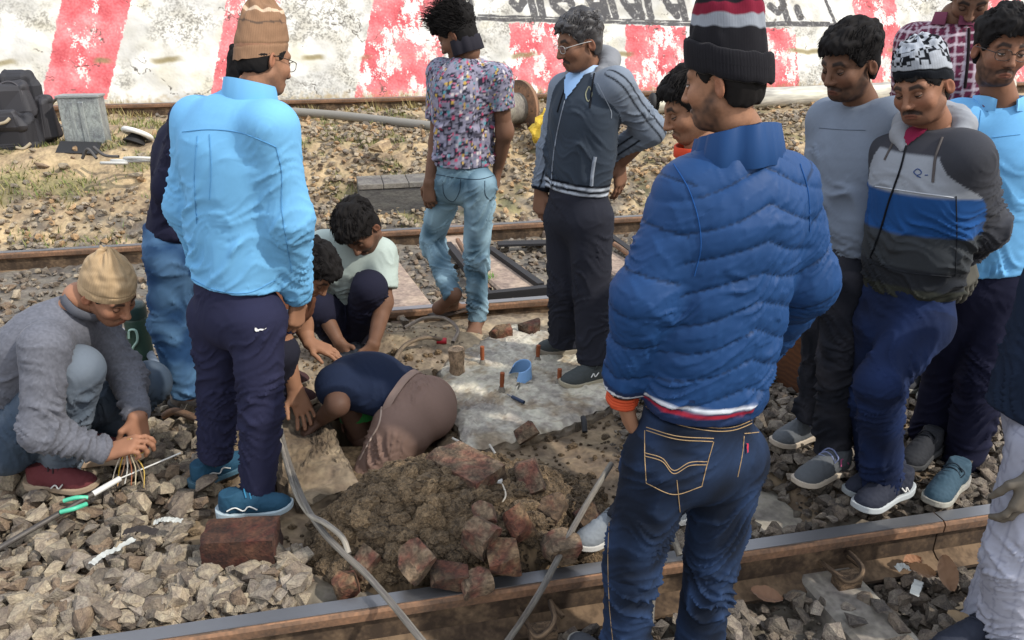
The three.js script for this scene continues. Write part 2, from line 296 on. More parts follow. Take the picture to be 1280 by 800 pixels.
{
  const dir = gr(690, 357, -0.1).sub(gr(610, 318, -0.1)).normalize();
  [[520, 400, 'pale concrete sleeper beside the squatting man in white shirt', 0.3], [655, 367, 'pinkish concrete sleeper between the printed shirt man and the man in grey hoodie', 0.24], [806, 351, 'pinkish concrete sleeper right of the dark trousers of the hooded man', 0.24], [300, 408, 'concrete sleeper half hidden behind the man in blue shirt', 0.24]].forEach(([x, y, l, w]) => {
    const a = gr(x, y, -0.075), b = onT(tOf(a) - 0.28, S_C + 0.35, -0.075); sleeper(l, a, b, w, -0.075, pinkish, undefined);
  });
  const blackSteel = mat({ color: '#232224', roughness: 0.6, metalness: 0.3, bumpMap: grainBump, bumpScale: 0.001 });
  const frame = thing('steel_frame', 'black steel angle frame beside the pinkish sleeper behind jeans man', 'steel frame', gr(600, 365, -0.1));
  const T = V3(TX, 0, TZ), edge = (a, b, w, h) => { const d = b.clone().sub(a), L = d.length(); return box(w, h, L, a.clone().add(b).multiplyScalar(0.5), Math.atan2(d.x, d.z), 0.003); };
  const P = (x, y, h = -0.06) => gr(x, y, h);
  part(frame, 'side_bar', edge(P(612, 312), P(676, 358), 0.05, 0.05), blackSteel); part(frame, 'side_bar', edge(P(560, 306), P(612, 372), 0.05, 0.05), blackSteel); part(frame, 'end_bar', edge(P(606, 371), P(690, 362), 0.05, 0.06), blackSteel); part(frame, 'top_plate', edge(P(622, 305), P(690, 303), 0.1, 0.02), blackSteel);
  part(frame, 'pull_rod', tube([P(572, 300, -0.03), P(590, 330, -0.03), P(612, 362, -0.05)], 0.018), M.rust);
  const f2 = thing('steel_frame', 'black steel bars left of the blue puffer jacket between the rails', 'steel frame', gr(790, 310, -0.1));
  part(f2, 'side_bar', edge(P(762, 296), P(815, 335), 0.05, 0.05), blackSteel); part(f2, 'end_bar', edge(P(760, 352), P(830, 345), 0.05, 0.06), blackSteel); part(f2, 'pull_rod', tube([P(768, 305, -0.03), P(790, 320, -0.03), P(812, 330, -0.03)], 0.02), M.rust);
}

// ---------------------------------------------------------------- painted wall
const WSL = 66 * Math.PI / 180, WU = V3(NX * Math.cos(WSL), Math.sin(WSL), NZ * Math.cos(WSL)), WN = V3(-NX * Math.sin(WSL), Math.cos(WSL), -NZ * Math.sin(WSL));
const W0 = onT(0, S_W, WALL_Y - 0.1);
function wallTV(px, py) { const r = ray(px, py), k = W0.clone().sub(V3(0, CAM_H, 0)).dot(WN) / r.dot(WN), p = V3(r.x * k, CAM_H + r.y * k, r.z * k).sub(W0); return [p.x * TX + p.z * TZ, p.dot(WU)]; }
{
  const T0 = -9.5, T1 = 11.5, VH = 3.2, W = 2048, H = 320;
  const poly = (list) => list.map(([x, y]) => wallTV(x, y));
  const stripes = [   // pixel outline, flaking 0..1, strength of the red
    [[[88, -60], [178, -60], [133, 124], [52, 124]], 0.22], [[[293, -60], [362, -60], [330, 124], [262, 124]], 0.42], [[[478, -60], [604, -60], [533, 124], [443, 124]], 0.5],
    [[[637, 29], [700, 30], [745, 130], [637, 130]], 0.52], [[[781, 32], [856, 34], [860, 130], [783, 130]], 0.5], [[[934, 35], [992, 36], [1001, 130], [938, 130]], 0.45],
    [[[1052, -60], [1108, -60], [1140, 130], [1094, 130]], 0.45], [[[1205, -60], [1262, -60], [1302, 130], [1245, 130]], 0.4], [[[-120, -60], [-30, -60], [-70, 124], [-150, 124]], 0.3]].map(([p, f]) => ({ p: poly(p), f }));
  const line = (w, ...pts) => ({ w, p: poly(pts) });
  const B = 0.026, S = 0.056, strokes = [line(B, [585, -20], [591, 24], [860, 31], [1044, 32], [1020, -30]), line(0.014, [598, 20], [850, 27], [1036, 29]),
    // letters: only their lower halves show
    line(S, [640, 4], [648, 12], [654, 3], [650, -14]), line(S, [667, 19], [660, -14]), line(S, [678, 20], [671, -14]), line(S, [706, 19], [692, 8], [690, 2], [701, -2], [712, 0], [709, -14]), line(S, [712, 0], [714, 6]),
    line(S, [735, -2], [740, 8], [752, 7], [758, 20]), line(S, [758, 20], [750, -14]), line(S, [742, 8], [752, 19]), line(S, [769, 21], [760, -14]), line(S, [779, 0], [784, 9], [796, 9]), line(S, [784, 9], [793, 20]), line(S, [802, 22], [793, -14]), line(S, [814, 22], [805, -14]),
    line(S, [832, 2], [837, 10], [848, 10]), line(S, [836, 10], [846, 20]), line(S, [856, 23], [846, -14]), line(S, [880, 22], [872, -14]), line(S, [962, 8], [972, 16], [980, 6]), line(S, [984, 26], [974, -14]), line(S, [1000, 22], [996, 10])];
  const segD = (t, v, p) => { let d = 9; for (let i = 1; i < p.length; i++) { const [ax, ay] = p[i - 1], [bx, by] = p[i], ex = bx - ax, ey = by - ay, k = clamp(((t - ax) * ex + (v - ay) * ey) / (ex * ex + ey * ey)); d = Math.min(d, Math.hypot(t - ax - ex * k, v - ay - ey * k)); } return d; };
  const inP = (t, v, p) => { let c = false; for (let i = 0, j = p.length - 1; i < p.length; j = i++) if ((p[i][1] > v) !== (p[j][1] > v) && t < (p[j][0] - p[i][0]) * (v - p[i][1]) / (p[j][1] - p[i][1]) + p[i][0]) c = !c; return c; };
  const seamV = wallTV(200, 76)[1], height = new Uint8Array(W * H * 4);
  const colour = tex(W, H, (x, y) => {
    const t = mix(T0, T1, x / W), v = y / H * VH;
    const big = fbm2(t * 0.5, v * 0.8, 4), mid = fbm2(t * 2.1 + 4, v * 2.1, 4), fine = fbm2(t * 9, v * 9 + 8, 3), spot = fbm2(t * 24, v * 24, 2);
    let c = mixc([216, 213, 205], [186, 181, 168], clamp(0.4 + mid * 1.2));
    const mould = sst(0.0, 0.4, big * 0.7 + mid * 0.4 + 0.12) * sst(-0.1, 0.3, spot * 0.8 + fine * 0.6 + fbm2(t * 55, v * 55, 2) * 0.4);
    c = mixc(c, [112, 108, 100], mould * 0.75);
    c = mixc(c, [168, 165, 158], 0.55 * sst(-0.05, 0.4, fbm2(t * 0.7 + 11, v * 1.1, 4))); c = mixc(c, [208, 198, 168], 0.3 * sst(0.15, 0.5, fbm2(t * 1.1 + 40, v * 1.3, 3)));
    let h = 150 + mid * 50 + fine * 30 + spot * 26;
    const wob = fbm2(t * 7, v * 7, 2) * 0.03;
    for (const s of stripes) if (inP(t + wob, v + wob, s.p)) {
      const flake = fbm2(t * 2.2 + 20, v * 1.6, 3) * 0.75 + fbm2(t * 11, v * 6 + 3, 3) * 0.42 + fbm2(t * 38, v * 26, 3) * 0.4 + 0.02;
      const k = sst(-0.03, 0.03, flake - (0.5 - s.f) * 0.95 - 0.15);
      c = mixc([204 + mid * 30 + spot * 22, 108 + mid * 44 + spot * 26, 110 + mid * 40 + spot * 24], mixc(c, [238, 230, 222], 0.45), k); h += (1 - k) * 16;
    }
    for (const s of strokes) { const d = segD(t + wob * 0.3, v, s.p); if (d < s.w) c = mixc(c, [76, 74, 74], (1 - sst(s.w * 0.8, s.w, d)) * (0.95 - sst(0.2, 0.6, fine + spot) * 0.5)); }
    const cr = Math.abs(fbm2(t * 0.8 + 60, v * 0.9, 5)), ck = (1 - sst(0.004, 0.014, cr)) * sst(-0.1, 0.2, fbm2(t * 1.7, v * 1.7 + 90, 2));
    c = mixc(c, [70, 64, 56], ck * 0.8); h -= ck * 90;
    const sv = Math.abs(v - seamV - fbm2(t * 3, 2, 2) * 0.03), sm = (1 - sst(0.01, 0.05, sv)) * sst(-0.1, 0.25, fbm2(t * 1.3 + 3, 5, 2));
    c = mixc(c, [126, 112, 76], sm * 0.8); h -= sm * 40;
    c = mixc(c, [140, 116, 78], 0.75 * (1 - sst(0.08, 0.3, v + fine * 0.14)));
    const o = (y * W + x) * 4; height[o] = height[o + 1] = height[o + 2] = clamp(h, 0, 255); height[o + 3] = 255;
    return c;
  }, true, false);
  const bump = new THREE.DataTexture(height, W, H); bump.magFilter = bump.minFilter = THREE.LinearFilter; bump.needsUpdate = true;
  const nx = 420, ny = 70, pos = [], uv = [], idx = [];
  for (let j = 0; j <= ny; j++) for (let i = 0; i <= nx; i++) {
    const t = mix(T0, T1, i / nx), v = j / ny * VH, d = fbm2(t * 1.6, v * 1.6, 4) * 0.03, p = W0.clone().add(V3(TX * t, 0, TZ * t)).addScaledVector(WU, v).addScaledVector(WN, d);
    pos.push(p.x, p.y, p.z); uv.push(i / nx, j / ny); if (i < nx && j < ny) { const a = j * (nx + 1) + i; idx.push(a, a + 1, a + nx + 1, a + 1, a + nx + 2, a + nx + 1); }
  }
  const g = new THREE.BufferGeometry(); g.setAttribute('position', new THREE.Float32BufferAttribute(pos, 3)); g.setAttribute('uv', new THREE.Float32BufferAttribute(uv, 2)); g.setIndex(idx); g.computeVertexNormals();
  const wall = thing('retaining_wall', 'sloping whitewashed retaining wall with flaking red stripes and painted lettering', 'wall', W0); wall.userData.kind = 'structure';
  part(wall, 'painted_face', g, mat({ map: colour, bumpMap: bump, bumpScale: 0.018, roughness: 0.95 }));
  const core = new THREE.BoxGeometry(T1 - T0, 0.6, VH - 0.02); // fill behind the plaster
  core.applyMatrix4(new THREE.Matrix4().makeBasis(V3(TX, 0, TZ), WN, WU.clone().negate())); const cp = W0.clone().add(V3(TX * (T0 + T1) / 2, 0, TZ * (T0 + T1) / 2)).addScaledVector(WU, VH / 2).addScaledVector(WN, -0.36);
  core.translate(cp.x, cp.y, cp.z); part(wall, 'wall_core', core, M.concrete);
}

// ---------------------------------------------------------------- dry grass along the wall and green tufts on the bank
{
  const r = rng(77), pos = [], col = [];
  const blade = (p, h, lean, c) => { const a = r() * 6.28, w = 0.004 + r() * 0.004, dx = Math.cos(a), dz = Math.sin(a), tx = p.x + Math.cos(a + 1.3) * lean, tz = p.z + Math.sin(a + 1.3) * lean; pos.push(p.x - dx * w, p.y, p.z - dz * w, p.x + dx * w, p.y, p.z + dz * w, tx, p.y + h, tz); for (let i = 0; i < 3; i++) col.push(...mul(c, 0.75 + r() * 0.5)); };
  const dry = [0.34, 0.25, 0.11], gn = [0.11, 0.16, 0.04];
  for (let i = 0; i < 15000; i++) { const t = mix(-8, 9, r()), s = 10.15 - Math.pow(r(), 2) * 0.5, p = onT(t, s); p.y = ground(p.x, p.z) - 0.01; if (N2(t * 1.1, 4) > -0.35) blade(p, 0.05 + r() * 0.13 * (0.6 + N2(t * 2, 9)), 0.03 + r() * 0.06, mixc(dry, gn, r() * 0.45)); }
  for (let i = 0; i < 30000; i++) { const t = mix(-6.5, 0.8, r()), s = mix(6.4, 9.6, r()), p = onT(t, s); p.y = ground(p.x, p.z) - 0.005; if (fbm2(p.x * 1.7 + 30, p.z * 1.7, 4) > -0.02 + Math.max(0, t + 2.5) * 0.08) blade(p, 0.02 + r() * 0.055, 0.02 + r() * 0.03, mixc(gn, dry, r() * 0.7)); }
  const sprout = gr(606, 352, -0.1); for (let i = 0; i < 160; i++) blade(V3(sprout.x + (r() - 0.5) * 0.12, sprout.y, sprout.z + (r() - 0.5) * 0.1), 0.02 + r() * 0.05, 0.04, [0.12, 0.3, 0.03]);
  const g = new THREE.BufferGeometry(); g.setAttribute('position', new THREE.Float32BufferAttribute(pos, 3)); g.setAttribute('color', new THREE.Float32BufferAttribute(col, 3)); g.computeVertexNormals();
  const o = shade(new THREE.Mesh(g, new THREE.MeshPhysicalMaterial({ vertexColors: true, roughness: 0.95, side: THREE.DoubleSide }))); o.name = 'grass'; o.userData = { kind: 'stuff', label: 'dry grass and weeds along the wall foot and bank', category: 'grass' }; scene.add(o);
}
// ================================================================ people: distance fields, meshed as one surface
function surface(f, lo, hi, cell) {
  const nx = Math.ceil((hi.x - lo.x) / cell) + 2, ny = Math.ceil((hi.y - lo.y) / cell) + 2, nz = Math.ceil((hi.z - lo.z) / cell) + 2, B = 5;
  const val = new Float32Array(nx * ny * nz), on = [], R = 0.5 * B * cell * 1.733;
  for (let bz = 0; bz < nz; bz += B) for (let by = 0; by < ny; by += B) for (let bx = 0; bx < nx; bx += B) {
    const d = f(lo.x + (bx + B / 2 - 0.5) * cell, lo.y + (by + B / 2 - 0.5) * cell, lo.z + (bz + B / 2 - 0.5) * cell), live = Math.abs(d) < R * 1.45 + cell;
    const ex = Math.min(nx, bx + B), ey = Math.min(ny, by + B), ez = Math.min(nz, bz + B);
    for (let z = bz; z < ez; z++) for (let y = by; y < ey; y++) for (let x = bx; x < ex; x++) val[(z * ny + y) * nx + x] = live ? f(lo.x + x * cell, lo.y + y * cell, lo.z + z * cell) : d;
    if (live) on.push([bx, by, bz]);
  }
  const id = new Int32Array(nx * ny * nz).fill(-1), pos = [], idx = [], o8 = []; for (let k = 0; k < 8; k++) o8.push(((k >> 2) * ny + ((k >> 1) & 1)) * nx + (k & 1));
  const cells = []; const seen = new Uint8Array(nx * ny * nz);
  for (const [bx, by, bz] of on) for (let z = Math.max(0, bz - 1); z < Math.min(nz - 1, bz + B); z++) for (let y = Math.max(0, by - 1); y < Math.min(ny - 1, by + B); y++) for (let x = Math.max(0, bx - 1); x < Math.min(nx - 1, bx + B); x++) {
    const i = (z * ny + y) * nx + x; if (seen[i]) continue; seen[i] = 1;
    let m = 0; for (let k = 0; k < 8; k++) if (val[i + o8[k]] < 0) m |= 1 << k;
    if (m === 0 || m === 255) continue;
    let sx = 0, sy = 0, sz = 0, n = 0;
    for (let e = 0; e < 12; e++) {
      const ax = e >> 2, q = e & 3, a = ax === 0 ? q << 1 : ax === 1 ? (q & 1) | ((q >> 1) << 2) : q, b = a | (1 << ax), va = val[i + o8[a]], vb = val[i + o8[b]];
      if ((va < 0) === (vb < 0)) continue;
      const t = va / (va - vb); n++; sx += (a & 1) + (ax === 0 ? t : 0); sy += ((a >> 1) & 1) + (ax === 1 ? t : 0); sz += (a >> 2) + (ax === 2 ? t : 0);
    }
    id[i] = pos.length / 3; pos.push(lo.x + (x + sx / n) * cell, lo.y + (y + sy / n) * cell, lo.z + (z + sz / n) * cell); cells.push([x, y, z, i]);
  }
  const step = [1, nx, nx * ny];
  for (const [x, y, z, i] of cells) {
    const c = [x, y, z], v0 = val[i] < 0;
    for (let ax = 0; ax < 3; ax++) {
      if ((val[i + step[ax]] < 0) === v0) continue;
      const u = (ax + 1) % 3, w = (ax + 2) % 3; if (!c[u] || !c[w]) continue;
      const a = id[i], b = id[i - step[u]], d = id[i - step[w]], e = id[i - step[u] - step[w]];
      if (a < 0 || b < 0 || d < 0 || e < 0) continue;
      if (v0) idx.push(a, b, e, a, e, d); else idx.push(a, e, b, a, d, e);
    }
  }
  const g = new THREE.BufferGeometry(); g.setAttribute('position', new THREE.Float32BufferAttribute(pos, 3)); g.setIndex(idx); g.computeVertexNormals(); return g;
}
const smin = (a, b, k) => { const h = Math.max(k - Math.abs(a - b), 0) / k; return Math.min(a, b) - h * h * k * 0.25; };
// a tapered limb from a to b; f + kf flatten it along f; c0 / c1 cut its ends square; m bulges the middle
function bone(a, b, ra, rb, o = {}) {
  const d = b.clone().sub(a), L = Math.max(d.length(), 1e-5); d.divideScalar(L);
  let e = (o.f ?? V3(0, 0, 1)).clone(); e.addScaledVector(d, -e.dot(d)); if (e.length() < 0.05) { e = V3(1, 0, 0); e.addScaledVector(d, -e.dot(d)); } e.normalize();
  const s = V3().crossVectors(d, e);
  return { a, b, d, e, s, L, ra, rb, kf: o.kf ?? 1, c0: o.c0, c1: o.c1, m: o.m ?? 0, wr: o.wr ?? [0.005, 0.004, 0.005], tag: o.tag ?? '', sa: (o.sa ?? 0.11) * 2.3, su: o.su ?? 0.05, sl: o.sl ?? 0.5, k: o.k };
}
function bdist(b, x, y, z) {
  const px = x - b.a.x, py = y - b.a.y, pz = z - b.a.z, u = px * b.d.x + py * b.d.y + pz * b.d.z, t = u < 0 ? 0 : u > b.L ? 1 : u / b.L, c = t * b.L;
  let qx = px - b.d.x * c, qy = py - b.d.y * c, qz = pz - b.d.z * c, k = 1;
  if (b.kf !== 1) { const q = qx * b.e.x + qy * b.e.y + qz * b.e.z, s = q / b.kf - q; qx += b.e.x * s; qy += b.e.y * s; qz += b.e.z * s; k = b.kf < 1 ? 0.45 + 0.55 * b.kf : 1; }
  let d = (Math.sqrt(qx * qx + qy * qy + qz * qz) - (b.ra + (b.rb - b.ra) * t + b.m * 4 * t * (1 - t))) * k;
  if (b.c1 && u - b.L > d) d = u - b.L; if (b.c0 && -u > d) d = -u;
  return d;
}
const field = (bones, k) => (x, y, z) => { let d = 9; for (const b of bones) d = smin(d, bdist(b, x, y, z), b.k ?? k); return d; };
function bounds(bones, pad = 0.03) {
  const lo = V3(9e9, 9e9, 9e9), hi = V3(-9e9, -9e9, -9e9);
  for (const b of bones) for (const p of [b.a, b.b]) { const r = (Math.max(b.ra, b.rb) + Math.abs(b.m)) * Math.max(1, b.kf) + pad; lo.min(V3(p.x - r, p.y - r, p.z - r)); hi.max(V3(p.x + r, p.y + r, p.z + r)); }
  return [lo, hi];
}
function limbMesh(bones, k, cell) { const [lo, hi] = bounds(bones, cell * 2); return surface(field(bones, k), lo, hi, cell); }
// clothing: the same field, then folds pushed into it and a colour for every point, both in each limb's own coordinates
function cloth(bones, o = {}) {
  const k = o.k ?? 0.05, g = limbMesh(bones, k, o.cell ?? 0.009), p = g.attributes.position, nrm = g.attributes.normal, col = new Float32Array(p.count * 3), seed = o.seed ?? 0, fs = o.folds ?? 1, ds = new Float32Array(bones.length);
  const out = new Float32Array(p.count * 3);
  for (let i = 0; i < p.count; i++) {
    const x = p.getX(i), y = p.getY(i), z = p.getZ(i); let best = 0;
    for (let j = 0; j < bones.length; j++) { ds[j] = bdist(bones[j], x, y, z); if (ds[j] < ds[best]) best = j; }
    let sw = 0, sd = 0, ctx;
    for (let j = 0; j < bones.length; j++) {
      const w = Math.exp(-(ds[j] - ds[best]) / 0.018); if (w < 0.02) continue;
      const b = bones[j], px = x - b.a.x, py = y - b.a.y, pz = z - b.a.z, u = px * b.d.x + py * b.d.y + pz * b.d.z, X = px * b.s.x + py * b.s.y + pz * b.s.z, Y = px * b.e.x + py * b.e.y + pz * b.e.z, t = u / b.L;
      const A = (u < 0 ? Math.exp(-((u / 0.025) ** 2)) : u > b.L ? Math.exp(-(((u - b.L) / 0.025) ** 2)) : 1) * (t < 0.5 ? mix(b.wr[0], b.wr[1], sst(0, 0.5, t)) : mix(b.wr[1], b.wr[2], sst(0.5, 1, t))), off = seed * 13.7 + j * 5.1;
      const warp = N3(X * 5 + off, Y * 5, u * 4), v = u + b.sl * X + warp * 0.06;
      const n1 = N3(X / b.sa + off, Y / b.sa, v / b.su), n2 = N3(X / b.sa * 2.1 + off, Y / b.sa * 2.1 + 9, v / b.su * 2.2), n3 = N3(X * 7 + off, Y * 7 + 3, u * 6);
      const r1 = 1 - Math.abs(n1), r2 = 1 - Math.abs(n2);
      const calm = 0.25 + 0.75 * sst(-0.45, 0.5, N3(x * 5 + seed, y * 5, z * 5)); let disp = A * ((r1 ** 5 - 0.28) * 1.9 * calm + (r2 ** 4 - 0.3) * 0.6 * calm + n3 * 0.25) * fs * 1.35;
      const c = { x, y, z, b, u, X, Y, t, r: Math.hypot(X, Y), ang: Math.atan2(X, Y), n: n3, j, nx: nrm.getX(i), ny: nrm.getY(i), nz: nrm.getZ(i) };
      if (o.mod) disp = o.mod(c, disp);
      sw += w; if (b.c1) disp *= sst(0.0, 0.025, b.L - u); if (b.c0) disp *= sst(0.0, 0.025, u); sd += w * disp; if (j === best) ctx = c;
    }
    const d = sd / sw; ctx.d = d;
    out[i * 3] = x + nrm.getX(i) * d; out[i * 3 + 1] = y + nrm.getY(i) * d; out[i * 3 + 2] = z + nrm.getZ(i) * d;
    const c = typeof o.col === 'function' ? o.col(ctx) : o.col, v = 1 + ctx.n * 0.06 + (hash(i, 5) - 0.5) * (o.mottle ?? 0.05); col[i * 3] = c[0] * v; col[i * 3 + 1] = c[1] * v; col[i * 3 + 2] = c[2] * v;
  }
  g.setAttribute('position', new THREE.BufferAttribute(out, 3)); g.setAttribute('color', new THREE.BufferAttribute(col, 3)); g.computeVertexNormals(); return g;
}
// where a sight line meets a cloth surface, for seams, zips and pockets that lie on it
const trees = new Map();
function meet(geo, x, y, lift) {
  if (!trees.has(geo)) trees.set(geo, new MeshBVH(geo.clone()));
  const off = geo.userData.off ?? V3(), h = trees.get(geo).raycastFirst(new THREE.Ray(V3(0, CAM_H, 0).sub(off), ray(x, y).normalize()), THREE.DoubleSide);
  return h ? h.point.clone().addScaledVector(h.face.normal, lift).add(off) : null;
}
function seam(geo, pts, r, n = 0) {
  const c = new THREE.CatmullRomCurve3(pts.map(([x, y]) => V3(x, y, 0))), m = n || Math.max(6, Math.round(c.getLength() / 4)), s = []; for (let i = 0; i <= m; i++) { const p = c.getPoint(i / m), q = meet(geo, p.x, p.y, r * 0.3); if (q && (!s.length || q.distanceTo(s[s.length - 1]) < 0.09)) s.push(q); }
  return s.length > 2 ? tube(s, r, 5, s.length * 2) : null;
}
function patch(geo, outline, lift = 0.004, step = 1.6) {    // a small sheet of its own that lies on cloth
  const xs = outline.map((p) => p[0]), ys = outline.map((p) => p[1]), x0 = Math.min(...xs), y0 = Math.min(...ys), nx = Math.ceil((Math.max(...xs) - x0) / step), ny = Math.ceil((Math.max(...ys) - y0) / step), pos = [], idx = [], id = {};
  const inside = (x, y) => { let c = false; for (let i = 0, j = outline.length - 1; i < outline.length; j = i++) { const a = outline[i], b = outline[j]; if ((a[1] > y) !== (b[1] > y) && x < (b[0] - a[0]) * (y - a[1]) / (b[1] - a[1]) + a[0]) c = !c; } return c; };
  for (let j = 0; j <= ny; j++) for (let i = 0; i <= nx; i++) { const x = x0 + i * step, y = y0 + j * step; if (!inside(x, y)) continue; const q = meet(geo, x, y, lift); if (q) { id[i + '_' + j] = pos.length / 3; pos.push(q.x, q.y, q.z); } }
  for (let j = 0; j < ny; j++) for (let i = 0; i < nx; i++) { const k = [[i, j], [i, j + 1], [i + 1, j + 1], [i + 1, j]].map(([a, b]) => id[a + '_' + b]).filter((v) => v !== undefined); if (k.length > 2) idx.push(k[0], k[1], k[2]); if (k.length > 3) idx.push(k[0], k[2], k[3]); }
  const g = new THREE.BufferGeometry(); g.setAttribute('position', new THREE.Float32BufferAttribute(pos, 3)); g.setIndex(idx); g.computeVertexNormals(); return g;
}

// ---------------------------------------------------------------- heads
const ell = (x, y, z, cx, cy, cz, rx, ry, rz) => { const a = (x - cx) / rx, b = (y - cy) / ry, c = (z - cz) / rz, k = Math.sqrt(a * a + b * b + c * c); return (k - 1) * Math.min(rx, ry, rz) * (k > 1 ? 1.1 : 1); };
const cap = (x, y, z, ax, ay, az, bx, by, bz, r) => { const px = x - ax, py = y - ay, pz = z - az, dx = bx - ax, dy = by - ay, dz = bz - az, t = clamp((px * dx + py * dy + pz * dz) / (dx * dx + dy * dy + dz * dz || 1)); return Math.hypot(px - dx * t, py - dy * t, pz - dz * t) - r; };
function headField(x, y, z) {
  const X = Math.abs(x);
  let d = ell(X, y, z, 0, 0.032, -0.012, 0.073, 0.086, 0.094);
  d = smin(d, ell(X, y, z, 0, -0.03, 0.03, 0.06, 0.075, 0.058), 0.03);
  d = smin(d, ell(X, y, z, 0, -0.086, 0.05, 0.03, 0.026, 0.032), 0.03);
  d = smin(d, cap(X, y, z, 0.05, -0.055, 0.0, 0.024, -0.09, 0.05, 0.016), 0.025);
  d = smin(d, ell(X, y, z, 0.04, -0.026, 0.058, 0.022, 0.022, 0.022), 0.022);
  d = smin(d, cap(X, y, z, 0, 0.024, 0.083, 0.042, 0.024, 0.068, 0.011), 0.018);
  d = smin(d, cap(X, y, z, 0, -0.072, -0.018, 0, -0.09, -0.018, 0.05), 0.03);
  d = -smin(-d, ell(X, y, z, 0.031, 0.0, 0.1, 0.018, 0.011, 0.018), 0.012);
  d = smin(d, cap(X, y, z, 0, 0.012, 0.087, 0, -0.031, 0.108, 0.009), 0.012);
  d = smin(d, ell(X, y, z, 0, -0.034, 0.102, 0.0135, 0.0105, 0.0125), 0.008);
  d = smin(d, ell(X, y, z, 0.0125, -0.036, 0.094, 0.008, 0.0075, 0.01), 0.006);
  d = smin(d, cap(X, y, z, 0, -0.0635, 0.0905, 0.018, -0.0675, 0.083, 0.0055), 0.006);
  d = smin(d, cap(X, y, z, 0, -0.074, 0.089, 0.015, -0.0755, 0.082, 0.006), 0.006);
  d = -smin(-d, cap(X, y, z, 0, -0.0685, 0.097, 0.02, -0.0735, 0.088, 0.0012), 0.003);
  d = -smin(-d, cap(X, y, z, 0.018, -0.036, 0.098, 0.031, -0.068, 0.08, 0.0012), 0.006);
  const ex = X - 0.074 - (z + 0.01 < 0 ? -(z + 0.01) * 0.45 : 0);
  let ear = ell(ex, y + 0.012 - (z + 0.015) * 0.25, z + 0.018, 0, 0, 0, 0.0075, 0.0265, 0.0155);
  ear = -smin(-ear, ell(ex, y + 0.009, z + 0.014, 0.009, 0, 0, 0.0075, 0.018, 0.0095), 0.003);
  return smin(d, ear, 0.007);
}
const headGeo = surface(headField, V3(-0.11, -0.2, -0.125), V3(0.11, 0.135, 0.13), 0.0036);
function headFrame(c, fwd, roll = 0, s = 1) {
  const z = fwd.clone().normalize(), x = V3().crossVectors(V3(0, 1, 0), z).normalize(), y = V3().crossVectors(z, x);
  if (roll) { const q = new THREE.Quaternion().setFromAxisAngle(z, roll); x.applyQuaternion(q); y.applyQuaternion(q); }
  const m = new THREE.Matrix4().makeBasis(x, y, z).scale(V3(s, s, s)).setPosition(c); m.c = c; m.x = x; m.y = y; m.z = z; m.sc = s; return m;
}
const hairBlack = [0.011, 0.0095, 0.009];
